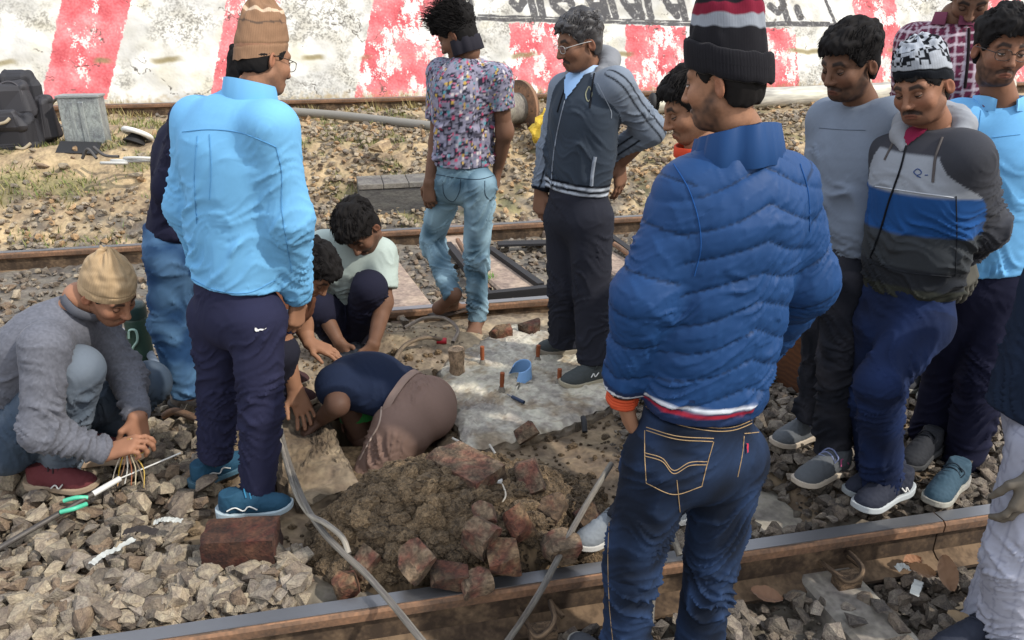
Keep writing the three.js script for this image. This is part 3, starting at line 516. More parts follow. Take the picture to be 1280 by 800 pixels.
// o: skin, beard 0..1, tache 0..1, brow, wide, lids 0..1 (closed), age
function headMesh(m, o) {
  const g = headGeo.clone(), p = g.attributes.position, col = new Float32Array(p.count * 3), sk = o.skin, w = o.wide ?? 1, jaw = o.jaw ?? 1;
  const lip = [sk[0] * 0.8 + 0.008, sk[1] * 0.66, sk[2] * 0.72];
  for (let i = 0; i < p.count; i++) {
    let x = p.getX(i), y = p.getY(i), z = p.getZ(i); const X = Math.abs(x), n = N3(x * 40 + (o.seed ?? 0), y * 40, z * 40);
    let c = mul(sk, 1 + n * 0.09 + N3(x * 110, y * 110 + (o.seed ?? 0), z * 110) * 0.1 + N3(x * 14 + 5, y * 14, z * 14 + (o.seed ?? 0)) * 0.12);
    if (z > 0.04) c = mixc(c, [sk[0] * 1.12, sk[1] * 0.9, sk[2] * 0.88], 0.5 * Math.exp(-(((X - 0.038) / 0.022) ** 2 + ((y + 0.03) / 0.02) ** 2)));
    if (X > 0.072) c = mixc(c, [sk[0] * 1.1, sk[1] * 0.85, sk[2] * 0.8], 0.6);
    c = mixc(c, mul(sk, 0.55), 0.75 * Math.exp(-(((X - 0.031) / 0.02) ** 2 + ((y + 0.001) / 0.013) ** 2)) * sst(0.05, 0.08, z));
    const ym = y + 0.0052 * Math.min(1.4, (X / 0.021) ** 2); if (z > 0.07) { c = mixc(c, lip, 0.95 * sst(1.15, 0.8, Math.hypot(X / 0.022, (ym + 0.069) / 0.0108))); c = mixc(c, mul(lip, 0.3), 0.85 * sst(1.2, 0.7, Math.hypot(X / 0.021, (ym + 0.0685) / 0.0022))); }
    if (z > 0.075 && y < -0.034) c = mixc(c, mul(sk, 0.25), sst(1.2, 0.6, Math.hypot((X - 0.0085) / 0.005, (y + 0.041) / 0.004)));
    const by = y - 0.026 - 0.004 * sst(0.012, 0.036, X) + 0.012 * sst(0.036, 0.055, X);
    c = mixc(c, hairBlack, 0.9 * sst(0.0095, 0.004, Math.abs(by)) * sst(0.009, 0.015, X) * sst(0.057, 0.046, X) * sst(0.04, 0.06, z) * (o.brow ?? 1));
    const be = sst(-0.045, -0.062, y - 1.0 * clamp(0.045 - z, 0, 0.05)) * sst(-0.02, 0.01, z) * sst(1.0, 1.3, Math.hypot(X / 0.026, (y + 0.069) / 0.0135)) * sst(-0.135, -0.115, y);
    c = mixc(c, hairBlack, clamp(be * (o.beard ?? 0) * (0.85 + n * 0.3)));
    const ta = sst(0.0095, 0.005, Math.abs(y + 0.0535 + 0.012 * (X / 0.03) ** 2)) * sst(0.034, 0.028, X) * sst(0.06, 0.075, z);
    c = mixc(c, hairBlack, clamp(ta * (o.tache ?? 0)));
    col.set(c, i * 3);
    x *= mix(1, w, sst(0.1, -0.02, y)); if (y < -0.02) x *= mix(1, jaw, sst(-0.02, -0.07, y) * sst(-0.02, 0.02, z));
    p.setXYZ(i, x, y, z);
  }
  g.setAttribute('color', new THREE.BufferAttribute(col, 3)); g.computeVertexNormals();
  const list = [g];
  for (const s of [-1, 1]) {                                // upper lid, and the lower one as a thin rim
    const lid = new THREE.SphereGeometry(0.0138, 18, 10, 0, Math.PI * 2, 0, Math.PI * 0.5); lid.scale(0.96, 0.96, 0.96); lid.rotateX(mix(-0.5, 0.55, o.lids ?? 0.3)); lid.translate(s * 0.031 * w, -0.0005, 0.0755); paint(lid, mul(sk, 0.55)); { const q = lid.attributes.color, u = lid.attributes.uv; for (let i = 0; i < q.count; i++) if (u.getY(i) < 0.12) q.setXYZ(i, 0.012, 0.009, 0.008); } list.push(lid);
    const low = new THREE.SphereGeometry(0.0136, 18, 8, 0, Math.PI * 2, Math.PI * 0.5, Math.PI * 0.5); low.scale(0.95, 0.95, 0.95); low.rotateX(0.4); low.translate(s * 0.031 * w, -0.0005, 0.0755); list.push(paint(low, mul(sk, 0.7)));
  }
  const all = join(list.map((q) => (q.attributes.color ? q : paint(q, sk)))); all.applyMatrix4(m); return all;
}
function eyes(person, m, w = 1, look = [0, 0]) {
  for (const s of [-1, 1]) {
    const g = new THREE.SphereGeometry(0.0126, 20, 16); g.rotateX(Math.PI / 2); const p = g.attributes.position, col = [];
    for (let i = 0; i < p.count; i++) { const a = Math.acos(clamp(p.getZ(i) / 0.0126, -1, 1)); col.push(...(a < 0.2 ? [0.004, 0.003, 0.003] : a < 0.48 ? [0.02, 0.011, 0.007] : [0.5, 0.45, 0.42])); }
    g.setAttribute('color', new THREE.Float32BufferAttribute(col, 3)); g.rotateY(look[0]); g.rotateX(look[1]); g.translate(s * 0.031 * w, -0.0005, 0.0752); g.applyMatrix4(m);
    part(person, 'eye', g, eyeMat);
  }
}
const eyeMat = new THREE.MeshPhysicalMaterial({ vertexColors: true, roughness: 0.12 });
function glasses(person, m, colour = '#2a2624', rx = 0.024, ry = 0.017) {
  const list = [], lens = [];
  for (const s of [-1, 1]) {
    const ring = []; for (let i = 0; i < 20; i++) { const a = i / 20 * Math.PI * 2, q = 2.6, ca = Math.cos(a), sa = Math.sin(a), k = Math.pow(Math.abs(ca) ** q + Math.abs(sa) ** q, -1 / q); ring.push(V3(s * 0.032 + ca * k * rx, -0.003 + sa * k * ry, 0.101 - Math.abs(ca * k * rx + 0.008 * s) * 0.12)); }
    list.push(tube(ring, 0.0013, 6, 60, true)); const sh = new THREE.Shape(ring.map((v) => new THREE.Vector2(v.x, v.y))), lg = new THREE.ShapeGeometry(sh); lg.translate(0, 0, 0.0985); lens.push(lg);
    list.push(tube([V3(s * (0.032 + rx), 0.004, 0.098), V3(s * 0.07, 0.006, 0.08), V3(s * 0.079, 0.006, 0.02), V3(s * 0.081, 0.003, -0.02)], 0.0015, 6, 20));
  }
  list.push(tube([V3(-0.0085, 0, 0.1), V3(0, 0.004, 0.104), V3(0.0085, 0, 0.1)], 0.0013, 6, 8));
  const g = join(list), l = join(lens); g.applyMatrix4(m); l.applyMatrix4(m);
  const q = part(person, 'glasses', g, flatMat(colour, { roughness: 0.3, metalness: 0.4 })); part(q, 'lens', l, lensMat, true);
}
const lensMat = new THREE.MeshPhysicalMaterial({ transmission: 1, thickness: 0, roughness: 0.02, ior: 1.4, color: 0xffffff });
// o: thick, top, strands, len, flow(dir) in head space, line shift
function hair(person, m, o = {}) {
  const th = o.thick ?? 0.014, r = rng(o.seed ?? 3), w = o.wide ?? 1;
  const line = (y, z) => y - (z > 0.02 ? mix(0.0, 0.062, sst(0.02, 0.075, z)) : mix(0.0, o.nape ?? -0.062, sst(0.02, -0.05, z))) - (o.shift ?? 0);
  const f = (x, y, z) => {
    const X = Math.abs(x), top = sst(0.0, 0.1, y); let d = ell(X, y, z, 0, 0.032, -0.012, 0.073, 0.086, 0.094);
    d = smin(d, ell(X, y, z, 0, -0.02, -0.03, 0.064, 0.07, 0.06), 0.03);
    const n = N3(x * 70, y * 30 + 5, z * 18) * 0.004 + N3(x * 14 + 9, y * 14, z * 14) * 0.006;
    d -= mix(th * 0.45, th * (o.top ?? 1.3), top) + n * (0.4 + top);
    const hl = -line(y, z) - n * 1.2; let q = Math.max(d, hl);
    const ez = ell(X, y, z, 0.08, -0.016, -0.004, 0.03, 0.034, 0.026); if (o.brim) q = Math.max(q, y - mix(o.brim[0], o.brim[1], clamp(0.5 + 0.5 * (z + 0.012) / 0.1)) - 0.012); return Math.max(q, -ez);
  };
  const g = surface(f, V3(-0.13, -0.1, -0.15), V3(0.13, 0.18, 0.14), 0.0042), list = [g];
  const n = (o.strands ?? 500) * 2, len = o.len ?? 0.02, flow = o.flow ?? ((d) => V3(0, 0.2, 0.6));
  for (let i = 0; i < n; i++) {
    const d = V3(r() * 2 - 1, r() * 1.5 - 0.4, r() * 2 - 1).normalize(), p = V3(d.x * 0.073, 0.032 + d.y * 0.086, -0.012 + d.z * 0.094);
    if (o.brim && p.y > mix(o.brim[0], o.brim[1], clamp(0.5 + 0.5 * (p.z + 0.012) / 0.1)) - 0.004) continue; if (line(p.y, p.z) < 0.004 || (Math.abs(p.x) > 0.055 && p.y < 0.01 && p.z > -0.025)) continue;
    const top = sst(0.0, 0.1, p.y), b = p.clone().addScaledVector(d, mix(th * 0.3, th, top)), fl = flow(d).clone().add(V3(r() - 0.5, r() - 0.5, r() - 0.5).multiplyScalar(0.9)), l = len * (0.5 + r()) * (0.35 + 0.65 * top);
    fl.addScaledVector(d, -fl.dot(d) * (1 - (o.spike ?? 0.2))); const e1 = b.clone().addScaledVector(d, l * (o.spike ?? 0.2)).addScaledVector(fl, l * 0.5), e2 = e1.clone().addScaledVector(fl, l * 0.8).addScaledVector(V3(0, -1, 0), l * 0.2), sd = V3().crossVectors(d, fl).normalize().multiplyScalar(0.0018 + r() * 0.0016);
    const q = new THREE.BufferGeometry(); const A = b.clone().sub(sd), Bq = b.clone().add(sd), Cq = e1.clone().addScaledVector(sd, -0.7), Dq = e1.clone().addScaledVector(sd, 0.7), up = d.clone().multiplyScalar(0.0025), Eq = e1.clone().add(up), Fq = b.clone().add(up);
    q.setAttribute('position', new THREE.Float32BufferAttribute([A, Fq, Cq, Fq, Eq, Cq, Fq, Bq, Eq, Bq, Dq, Eq, Cq, Eq, e2, Eq, Dq, e2].flatMap((v) => [v.x, v.y, v.z]), 3)); q.computeVertexNormals(); list.push(q);
  }
  const all = join(list.map((q) => { q.deleteAttribute('color'); return q; })); all.scale(w, 1, 1); all.applyMatrix4(m);
  return part(person, 'hair', all, o.mat ?? M.hair);
}
// knitted cap. rows(v, a) gives its colour; front / back: how low the brim sits
function beanie(person, m, o) {
  const nu = 200, nv = 64, pos = [], col = [], idx = [], rx = o.rx ?? 0.084, rz = o.rz ?? 0.104, top = o.top ?? 0.155, fr = o.front ?? 0.05, bk = o.back ?? -0.02, r = rng(o.seed ?? 9), ribs = o.ribs ?? 66;
  for (let j = 0; j <= nv; j++) for (let i = 0; i <= nu; i++) {
    const v = j / nv, a = i / nu * Math.PI * 2, ca = Math.cos(a), sa = Math.sin(a), brim = mix(bk, fr, 0.5 + 0.5 * ca), th = v * Math.PI / 2, n = N3(ca * 1.6 + (o.seed ?? 0), sa * 1.6, v * 3) * 0.004 * Math.sin(th) + N3(ca * 2 + 7, sa * 2, v * 5 + (o.seed ?? 0)) * 0.002;
    let rr = Math.pow(Math.cos(th), o.pow ?? 0.62), y = mix(brim, top, Math.sin(th));
    const rib = 1 + Math.cos(a * ribs) * 0.004, belly = 1 + 0.05 * Math.sin(v * Math.PI);
    let x = sa * rx * rr * rib * belly + sa * n, z = ca * rz * rr * rib * belly - 0.012 + ca * n; y += n * 1.5;
    if (o.knob) { const k = sst(0.62, 0.95, v); x *= 1 - k * 0.25; z *= 1 - k * 0.1; y += k * o.knob * (0.4 + 0.6 * Math.max(0, Math.sin(a * 1 + 1.2))); z -= k * 0.02; }
    if (o.lean) { const k = Math.max(0, v - 0.2); z -= k * o.lean[1]; x += k * o.lean[0]; }
    const line = 0.004 * (Math.exp(-(((v - 0.14) / 0.014) ** 2))); x -= sa * line; z -= ca * line;
    pos.push(x, y, z); col.push(...mul(o.rows(v, a), 1 + Math.cos(a * ribs) * 0.07 + (r() - 0.5) * 0.1));
    if (i < nu && j < nv) { const q = j * (nu + 1) + i; idx.push(q, q + 1, q + nu + 1, q + 1, q + nu + 2, q + nu + 1); }
  }
  const g = new THREE.BufferGeometry(); g.setAttribute('position', new THREE.Float32BufferAttribute(pos, 3)); g.setAttribute('color', new THREE.Float32BufferAttribute(col, 3)); g.setIndex(idx); g.computeVertexNormals(); g.applyMatrix4(m);
  const cp = part(person, 'knitted_cap', g, M.wool2);
  if (o.cuff) {
    const cp2 = [], cc = [], ci = [], H = o.cuff, nk = 12;
    for (let j = 0; j <= nk; j++) for (let i = 0; i <= nu; i++) {
      const q = j / nk * Math.PI * 2 * 0.999, a = i / nu * Math.PI * 2, ca = Math.cos(a), sa = Math.sin(a), brim = mix(bk, fr, 0.5 + 0.5 * ca) - 0.004, rib = 1 + Math.cos(a * ribs) * 0.01, th = 0.0075, R = 1 + 0.06 * 0.8;
      const off = Math.cos(q) * th, yy = brim + H / 2 + Math.sin(q) * H / 2 * 1.02, cx = rx * R + 0.004, cz = rz * R + 0.004, e = Math.sign(Math.cos(q)) * Math.pow(Math.abs(Math.cos(q)), 0.4) * th;
      cp2.push(sa * (cx + e) * rib, yy + N3(ca * 2, sa * 2, 1) * 0.004, ca * (cz + e) * rib - 0.012); cc.push(...mul(o.cuffCol, 1 + Math.cos(a * ribs) * 0.15 + (r() - 0.5) * 0.12));
      if (i < nu && j < nk) { const w = j * (nu + 1) + i; ci.push(w, w + nu + 1, w + 1, w + 1, w + nu + 1, w + nu + 2); }
    }
    const cg = new THREE.BufferGeometry(); cg.setAttribute('position', new THREE.Float32BufferAttribute(cp2, 3)); cg.setAttribute('color', new THREE.Float32BufferAttribute(cc, 3)); cg.setIndex(ci); cg.computeVertexNormals(); cg.applyMatrix4(m);
    part(cp, 'cap_cuff', cg, M.wool2);
  }
  return cp;
}
M.wool2 = M.wool.clone(); M.wool2.side = THREE.DoubleSide;

// ---------------------------------------------------------------- hands and feet
// w wrist, d where the fingers point, n where the palm faces, side +1 right hand, -1 left; curl per finger joint
function handBones(w, d, n, side, curl = 0.45, s = 1, o = {}) {
  d = d.clone().normalize(); n = n.clone().addScaledVector(d, -n.dot(d)).normalize(); const t = V3().crossVectors(d, n).multiplyScalar(side), P = (a, b, c) => w.clone().addScaledVector(d, a * s).addScaledVector(t, b * s).addScaledVector(n, c * s), out = [];
  const kn = [[0.094, 0.03, 0.072, 0.0088], [0.098, 0.0095, 0.08, 0.0092], [0.094, -0.0105, 0.074, 0.0088], [0.085, -0.029, 0.058, 0.0078]];
  for (const [a, b] of kn) out.push(bone(P(0.0, b * 0.55, 0), P(a, b, 0), 0.0165 * s, 0.0125 * s, { k: 0.014 }));
  out.push(bone(P(0.01, 0.012, 0.006), P(0.05, 0.024, 0.009), 0.016 * s, 0.014 * s, { k: 0.014 }));
  kn.forEach(([a, b, L, r], i) => {
    const c = (Array.isArray(curl) ? curl[i] : curl) * (0.85 + i * 0.1); let p = P(a, b, 0), dir = d.clone().addScaledVector(t, (1.5 - i) * (o.spread ?? 0.06)).normalize(), ang = 0;
    for (const [frac, bend] of [[0.44, 0.7], [0.31, 1.1], [0.25, 0.8]]) {
      ang += c * bend; const v = dir.clone().multiplyScalar(Math.cos(ang)).addScaledVector(n, Math.sin(ang)), q = p.clone().addScaledVector(v, L * frac * s); out.push(bone(p, q, r * s, r * 0.9 * s, { k: 0.005 })); p = q;
    }
  });
  const th = o.thumb ?? 0.5; let p = P(0.022, 0.024, 0.004); const v1 = d.clone().multiplyScalar(0.62).addScaledVector(t, 0.75).addScaledVector(n, 0.35 * th).normalize(), q = p.clone().addScaledVector(v1, 0.04 * s), v2 = d.clone().multiplyScalar(0.85).addScaledVector(t, 0.3 - 0.3 * th).addScaledVector(n, 0.5 * th).normalize(), q2 = q.clone().addScaledVector(v2, 0.031 * s), q3 = q2.clone().addScaledVector(v2, 0.024 * s).addScaledVector(n, 0.004);
  out.push(bone(p, q, 0.0135 * s, 0.011 * s, { k: 0.012 }), bone(q, q2, 0.0105 * s, 0.0098 * s, { k: 0.005 }), bone(q2, q3, 0.0098 * s, 0.008 * s, { k: 0.005 }));
  return out;
}
function skinned(bones, k, cell, skin, seed = 0) {
  const g = limbMesh(bones, k, cell), p = g.attributes.position, col = [];
  for (let i = 0; i < p.count; i++) { const n = N3(p.getX(i) * 18 + seed, p.getY(i) * 18, p.getZ(i) * 18); col.push(...mul(skin, 1 + n * 0.1)); }
  g.setAttribute('color', new THREE.Float32BufferAttribute(col, 3)); return g;
}
function footBones(heel, toe, ankle) {                      // bare foot, big toe on the side of `inner`
  const d = toe.clone().sub(heel), L = d.length(); d.normalize(); const s = V3().crossVectors(d, V3(0, 1, 0)).normalize(), P = (a, b, c) => heel.clone().addScaledVector(d, a * L).addScaledVector(s, b).add(V3(0, c, 0)), out = [bone(ankle, P(0.12, 0, 0.03), 0.036, 0.032), bone(ankle, P(0.62, 0, 0.022), 0.036, 0.026), bone(P(0.08, 0, 0.026), P(0.66, 0.018, 0.02), 0.03, 0.022), bone(P(0.1, 0, 0.026), P(0.64, -0.02, 0.018), 0.028, 0.02)];
  for (let i = 0; i < 5; i++) { const b = mix(0.032, -0.034, i / 4), l = i ? 0.94 - i * 0.035 : 0.97; out.push(bone(P(0.68, b * 0.9, 0.018), P(l, b, 0.012), i ? 0.011 : 0.015, i ? 0.0085 : 0.012, { k: 0.008 })); }
  return out;
}
// ---------------------------------------------------------------- shoes
const upperGeo = (() => {
  const f = (x, y, z) => {
    let d = ell(x, y, z, 0.004, 0.036, 0.118, 0.043, 0.036, 0.062); d = smin(d, ell(x, y, z, 0, 0.046, 0.045, 0.041, 0.046, 0.075), 0.03);
    d = smin(d, ell(x, y, z, 0, 0.046, -0.045, 0.036, 0.052, 0.042), 0.03); d = smin(d, cap(x, y, z, 0, 0.07, -0.03, 0, 0.098, -0.042, 0.036), 0.03); d = smin(d, cap(x, y, z, 0, 0.085, 0.02, 0, 0.062, 0.075, 0.02), 0.03);
    d = Math.max(d, y - 0.112 - z * 0.1); return Math.max(d, 0.018 - y);
  };
  const g = surface(f, V3(-0.06, 0, -0.11), V3(0.06, 0.14, 0.2), 0.0052), p = g.attributes.position, n = g.attributes.normal;
  for (let i = 0; i < p.count; i++) { const k = 0.0012 * N3(p.getX(i) * 60, p.getY(i) * 60, p.getZ(i) * 60) - 0.002 * (Math.exp(-(((p.getZ(i) - 0.075) / 0.006) ** 2)) + Math.exp(-(((p.getZ(i) + 0.01 + p.getY(i) * 0.4) / 0.005) ** 2))); p.setXYZ(i, p.getX(i) + n.getX(i) * k, p.getY(i) + n.getY(i) * k, p.getZ(i) + n.getZ(i) * k); }
  g.computeVertexNormals(); return g;
})();
const soleGeo = (() => {
  const s = new THREE.Shape(); const pts = [[0, -0.098], [0.03, -0.088], [0.041, -0.05], [0.037, 0.01], [0.046, 0.08], [0.047, 0.125], [0.03, 0.172], [0.004, 0.184], [-0.026, 0.172], [-0.044, 0.125], [-0.044, 0.08], [-0.036, 0.01], [-0.04, -0.05], [-0.03, -0.088]].map(([x, y]) => new THREE.Vector2(x, y));
  s.setFromPoints(new THREE.SplineCurve([...pts, pts[0]]).getPoints(48)); const g = new THREE.ExtrudeGeometry(s, { depth: 0.014, bevelEnabled: true, bevelSize: 0.003, bevelThickness: 0.004, bevelSegments: 2 }); g.rotateX(Math.PI / 2); g.translate(0, 0.023, 0);
  const p = g.attributes.position; for (let i = 0; i < p.count; i++) { const z = p.getZ(i); if (z > 0.1) p.setY(i, p.getY(i) + (z - 0.1) ** 2 * 2.2); if (p.getY(i) > 0.016 && z < -0.03) p.setY(i, p.getY(i) + (-0.03 - z) * 0.22); } g.computeVertexNormals(); return g;
})();
const laceGeo = join([0, 1, 2, 3].map((i) => tube([V3(-0.03, 0.067 + i * 0.0085, 0.074 - i * 0.017), V3(-0.012, 0.087 + i * 0.009, 0.07 - i * 0.018), V3(0.012, 0.087 + i * 0.009, 0.066 - i * 0.018), V3(0.03, 0.067 + i * 0.0085, 0.06 - i * 0.017)], 0.0032, 5, 10)).concat([tube([V3(0.01, 0.112, 0.01), V3(0.04, 0.1, 0.02), V3(0.035, 0.08, 0.03)], 0.0025, 5, 10)]));
function shoe(person, p, yawDir, o) {                       // p: ground under the ankle
  const g = new THREE.Group(); g.name = 'shoe'; g.position.copy(p).sub(person.position); g.rotation.set(o.pitch ?? 0, Math.atan2(yawDir.x, yawDir.z), o.roll ?? 0, 'YXZ'); g.scale.setScalar(o.s ?? 1); if (o.label) g.userData.label = o.label; person.add(g);
  const add = (n, ge, ma) => { const q = shade(new THREE.Mesh(ge, ma)); q.name = n; g.add(q); };
  add('upper', upperGeo, o.upper); add('sole', soleGeo, !o.sole || o.sole === M.white ? M.sole : o.sole); add('lace', laceGeo, o.lace ?? o.upper);
  if (o.mark) for (const sd of [-1, 1]) add('side_mark', tube(o.mark.map(([z, y]) => V3(sd * (0.045 - Math.max(0, y - 0.05) * 0.35), y, z)), 0.003, 5, 16), o.markMat ?? M.white);
}
// ---------------------------------------------------------------- bands: collars, cuffs, hems. a ring of cloth round c, open at the front by gap
function band(c, up, f, rx, rz, h, o = {}) {
  up = up.clone().normalize(); f = f.clone().addScaledVector(up, -f.dot(up)).normalize(); const s = V3().crossVectors(up, f), n = o.n ?? 48, gap = o.gap ?? 0, th = o.th ?? 0.005, pos = [], idx = [], fl = o.flare ?? 0, q = [[0, 0], [0.5, 0.08], [1, 0], [1, 1], [0.5, 1.08], [0, 1]];
  for (let i = 0; i <= n; i++) {
    const a = gap / 2 + (Math.PI * 2 - gap) * i / n, ca = Math.cos(a), sa = Math.sin(a), dip = (o.dip ?? 0) * (0.5 + 0.5 * ca), wav = N3(ca * 2 + (o.seed ?? 0), sa * 2, 3) * (o.wave ?? 0.002);
    for (const [v, t] of q) { const k = 1 + fl * v, R = t * th + wav; pos.push(...c.clone().addScaledVector(s, sa * (rx * k + R)).addScaledVector(f, ca * (rz * k + R)).addScaledVector(up, h * v - dip + (o.point ?? 0) * v * Math.max(0, ca) ** 6).toArray()); }
    if (i < n) for (let j = 0; j < 6; j++) { const A = i * 6 + j, B = i * 6 + (j + 1) % 6; idx.push(A, A + 6, B, B, A + 6, B + 6); }
  }
  if (gap) for (const e of [0, n * 6]) idx.push(...(e ? [e, e + 1, e + 5, e + 1, e + 4, e + 5, e + 1, e + 2, e + 4, e + 2, e + 3, e + 4] : [0, 5, 1, 1, 5, 4, 1, 4, 2, 2, 4, 3]));
  const g = new THREE.BufferGeometry(); g.setAttribute('position', new THREE.Float32BufferAttribute(pos, 3)); g.setIndex(idx); g.computeVertexNormals(); return g;
}
const soft = (x, c, w, e = 0.0035) => sst(w + e, w - e, Math.abs(x - c));
const bandMat = (hex, o = {}) => new THREE.MeshPhysicalMaterial({ color: hex, roughness: 0.9, specularIntensity: 0.3, side: THREE.DoubleSide, ...o });

// ---------------------------------------------------------------- a dressed figure's usual limbs. J: joints, f: where the chest faces
const J = (D, list) => Object.fromEntries(Object.entries(list).map(([k, [x, y, d = 0]]) => [k, at(x, y, D + d)]));
function torso(j, f, o = {}) {
  const hem = j.hem ?? j.hip, w = o.w ?? 1, kf = o.kf ?? 0.7, wr = o.wr ?? [0.007, 0.006, 0.004];
  return [bone(hem, j.chest, 0.158 * w * (o.hemW ?? 1), 0.158 * w, { f, kf, c0: true, m: o.belly ?? 0, wr, tag: 'body', sa: 0.16, su: 0.075, sl: 0.7 }), bone(j.chest, j.neck.clone().lerp(j.chest, 0.2), 0.15 * w, 0.07, { c1: true, f, kf: kf + 0.06, wr: [wr[1], wr[2], 0.001], tag: 'body', sa: 0.16, su: 0.08 }), bone(j.shR, j.shL, 0.058 * (o.sh ?? 1), 0.058 * (o.sh ?? 1), { f, wr: [0.001, 0.001, 0.001], tag: 'yoke' })];
}
function sleeve(sh, el, wr, f, o = {}) {
  const r = o.r ?? [0.066, 0.053, 0.043], A = o.amp ?? 1, short = o.short; if (short) { const e = sh.clone().lerp(el, short); return [bone(sh, e, r[0], r[1], { f, c1: true, wr: [0.003, 0.003, 0.003], tag: 'sleeve', sa: 0.09, su: 0.06 })]; }
  return [bone(sh, el, r[0], r[1], { f, wr: [0.0025 * A, 0.004 * A, 0.0085 * A], tag: 'sleeve', sa: 0.085, su: 0.058, sl: 0.8 }), bone(el, wr, r[1], r[2], { f, c1: true, wr: [0.0085 * A, 0.005 * A, 0.006 * A], tag: 'forearm', sa: 0.085, su: 0.052, sl: -0.7 })];
}
function trousers(j, f, o = {}) {
  const r = o.r ?? [0.096, 0.075, 0.062], A = o.amp ?? 1, up = j.waist ?? j.hip.clone().add(V3(0, 0.12, 0)), w = o.w ?? 1, out = [bone(j.hip, up, 0.155 * w, 0.145 * w, { f, kf: o.kf ?? 0.74, c1: true, wr: [0.004, 0.003, 0.002], tag: 'seat' }), bone(j.hpL, j.hpR, 0.088 * w, 0.088 * w, { f, kf: 1.05, wr: [0.001, 0.001, 0.001], tag: 'seat' })];
  for (const s of ['L', 'R']) if (j['kn' + s]) out.push(bone(j['hp' + s], j['kn' + s], r[0], r[1], { f, wr: [0.006 * A, 0.004 * A, 0.009 * A], tag: 'thigh' + s, sa: 0.12, su: 0.06, sl: 0.9, k: 0.03 }), bone(j['kn' + s], j['an' + s], r[1], r[2], { f, c1: true, wr: [0.009 * A, 0.005 * A, 0.0085 * A], tag: 'shin' + s, sa: 0.11, su: 0.055, sl: -0.7, k: 0.018 }));
  return out;
}
// the body under the clothes, one surface
function bodyBones(j, f, s = 1) {
  const k = 0.8 * s, out = [bone(j.hip, j.chest, 0.13 * k, 0.14 * k, { f, kf: 0.66 }), bone(j.chest, j.neck, 0.13 * k, 0.05, { f, kf: 0.7 }), bone(j.shR, j.shL, 0.042, 0.042), bone(j.hpL, j.hpR, 0.08 * k, 0.08 * k)];
  for (const q of ['L', 'R']) { if (j['el' + q]) out.push(bone(j['sh' + q], j['el' + q], 0.046, 0.038), bone(j['el' + q], j['wr' + q], 0.037, 0.025)); if (j['kn' + q]) out.push(bone(j['hp' + q], j['kn' + q], 0.07, 0.05), bone(j['kn' + q], j['an' + q], 0.046, 0.034)); }
  return out;
}
// name, joints and clothes make a person: head, neck, arms and hands are merged into one body mesh
function person(label, base, o) {
  const P = thing('person', label, 'person', base), skin = o.skin ?? [0.2, 0.1, 0.058], list = [];
  if (o.bones) list.push(skinned(o.bones, 0.05, 0.016, skin));
  if (o.head) { list.push(headMesh(o.head, { skin, ...o.face })); list.push(skinned([bone(o.neck, o.head.c.clone().addScaledVector(o.head.y, -0.075 * o.head.sc).addScaledVector(o.head.z, -0.014 * o.head.sc), 0.055 * Math.min(1, o.head.sc + 0.06), 0.05 * o.head.sc)], 0.02, 0.007, skin)); }
  for (const h of o.limbs ?? []) list.push(skinned(h.bones, h.k ?? 0.02, h.cell ?? 0.0045, h.skin ?? skin, list.length));
  const g = join(list.map((q) => q)); part(P, 'body', g, M.skin);
  if (o.head && o.face?.eyes !== false) eyes(P, o.head, o.face?.wide ?? 1, o.face?.look);
  return P;
}
const armHand = (el, wr, hb, r = [0.038, 0.026]) => [bone(el, wr, r[0], r[1], { m: 0.004, k: 0.03 }), ...hb];
const dirOf = (a, b) => b.clone().sub(a).normalize();
// ================================================================ the people
const SK = { mid: [0.27, 0.135, 0.078], dark: [0.15, 0.076, 0.046], deep: [0.095, 0.05, 0.033], light: [0.33, 0.18, 0.11] };
const logoMat = flatMat('#e6e4de', { side: THREE.DoubleSide, roughness: 0.6 });
const H3 = (x, y, z) => V3(x, y, z).normalize();
const addSeams = (P, geo, lists, r, m, name) => { for (const l of lists) { const s = seam(geo, l, r); if (s) part(P, name, s, m); } };

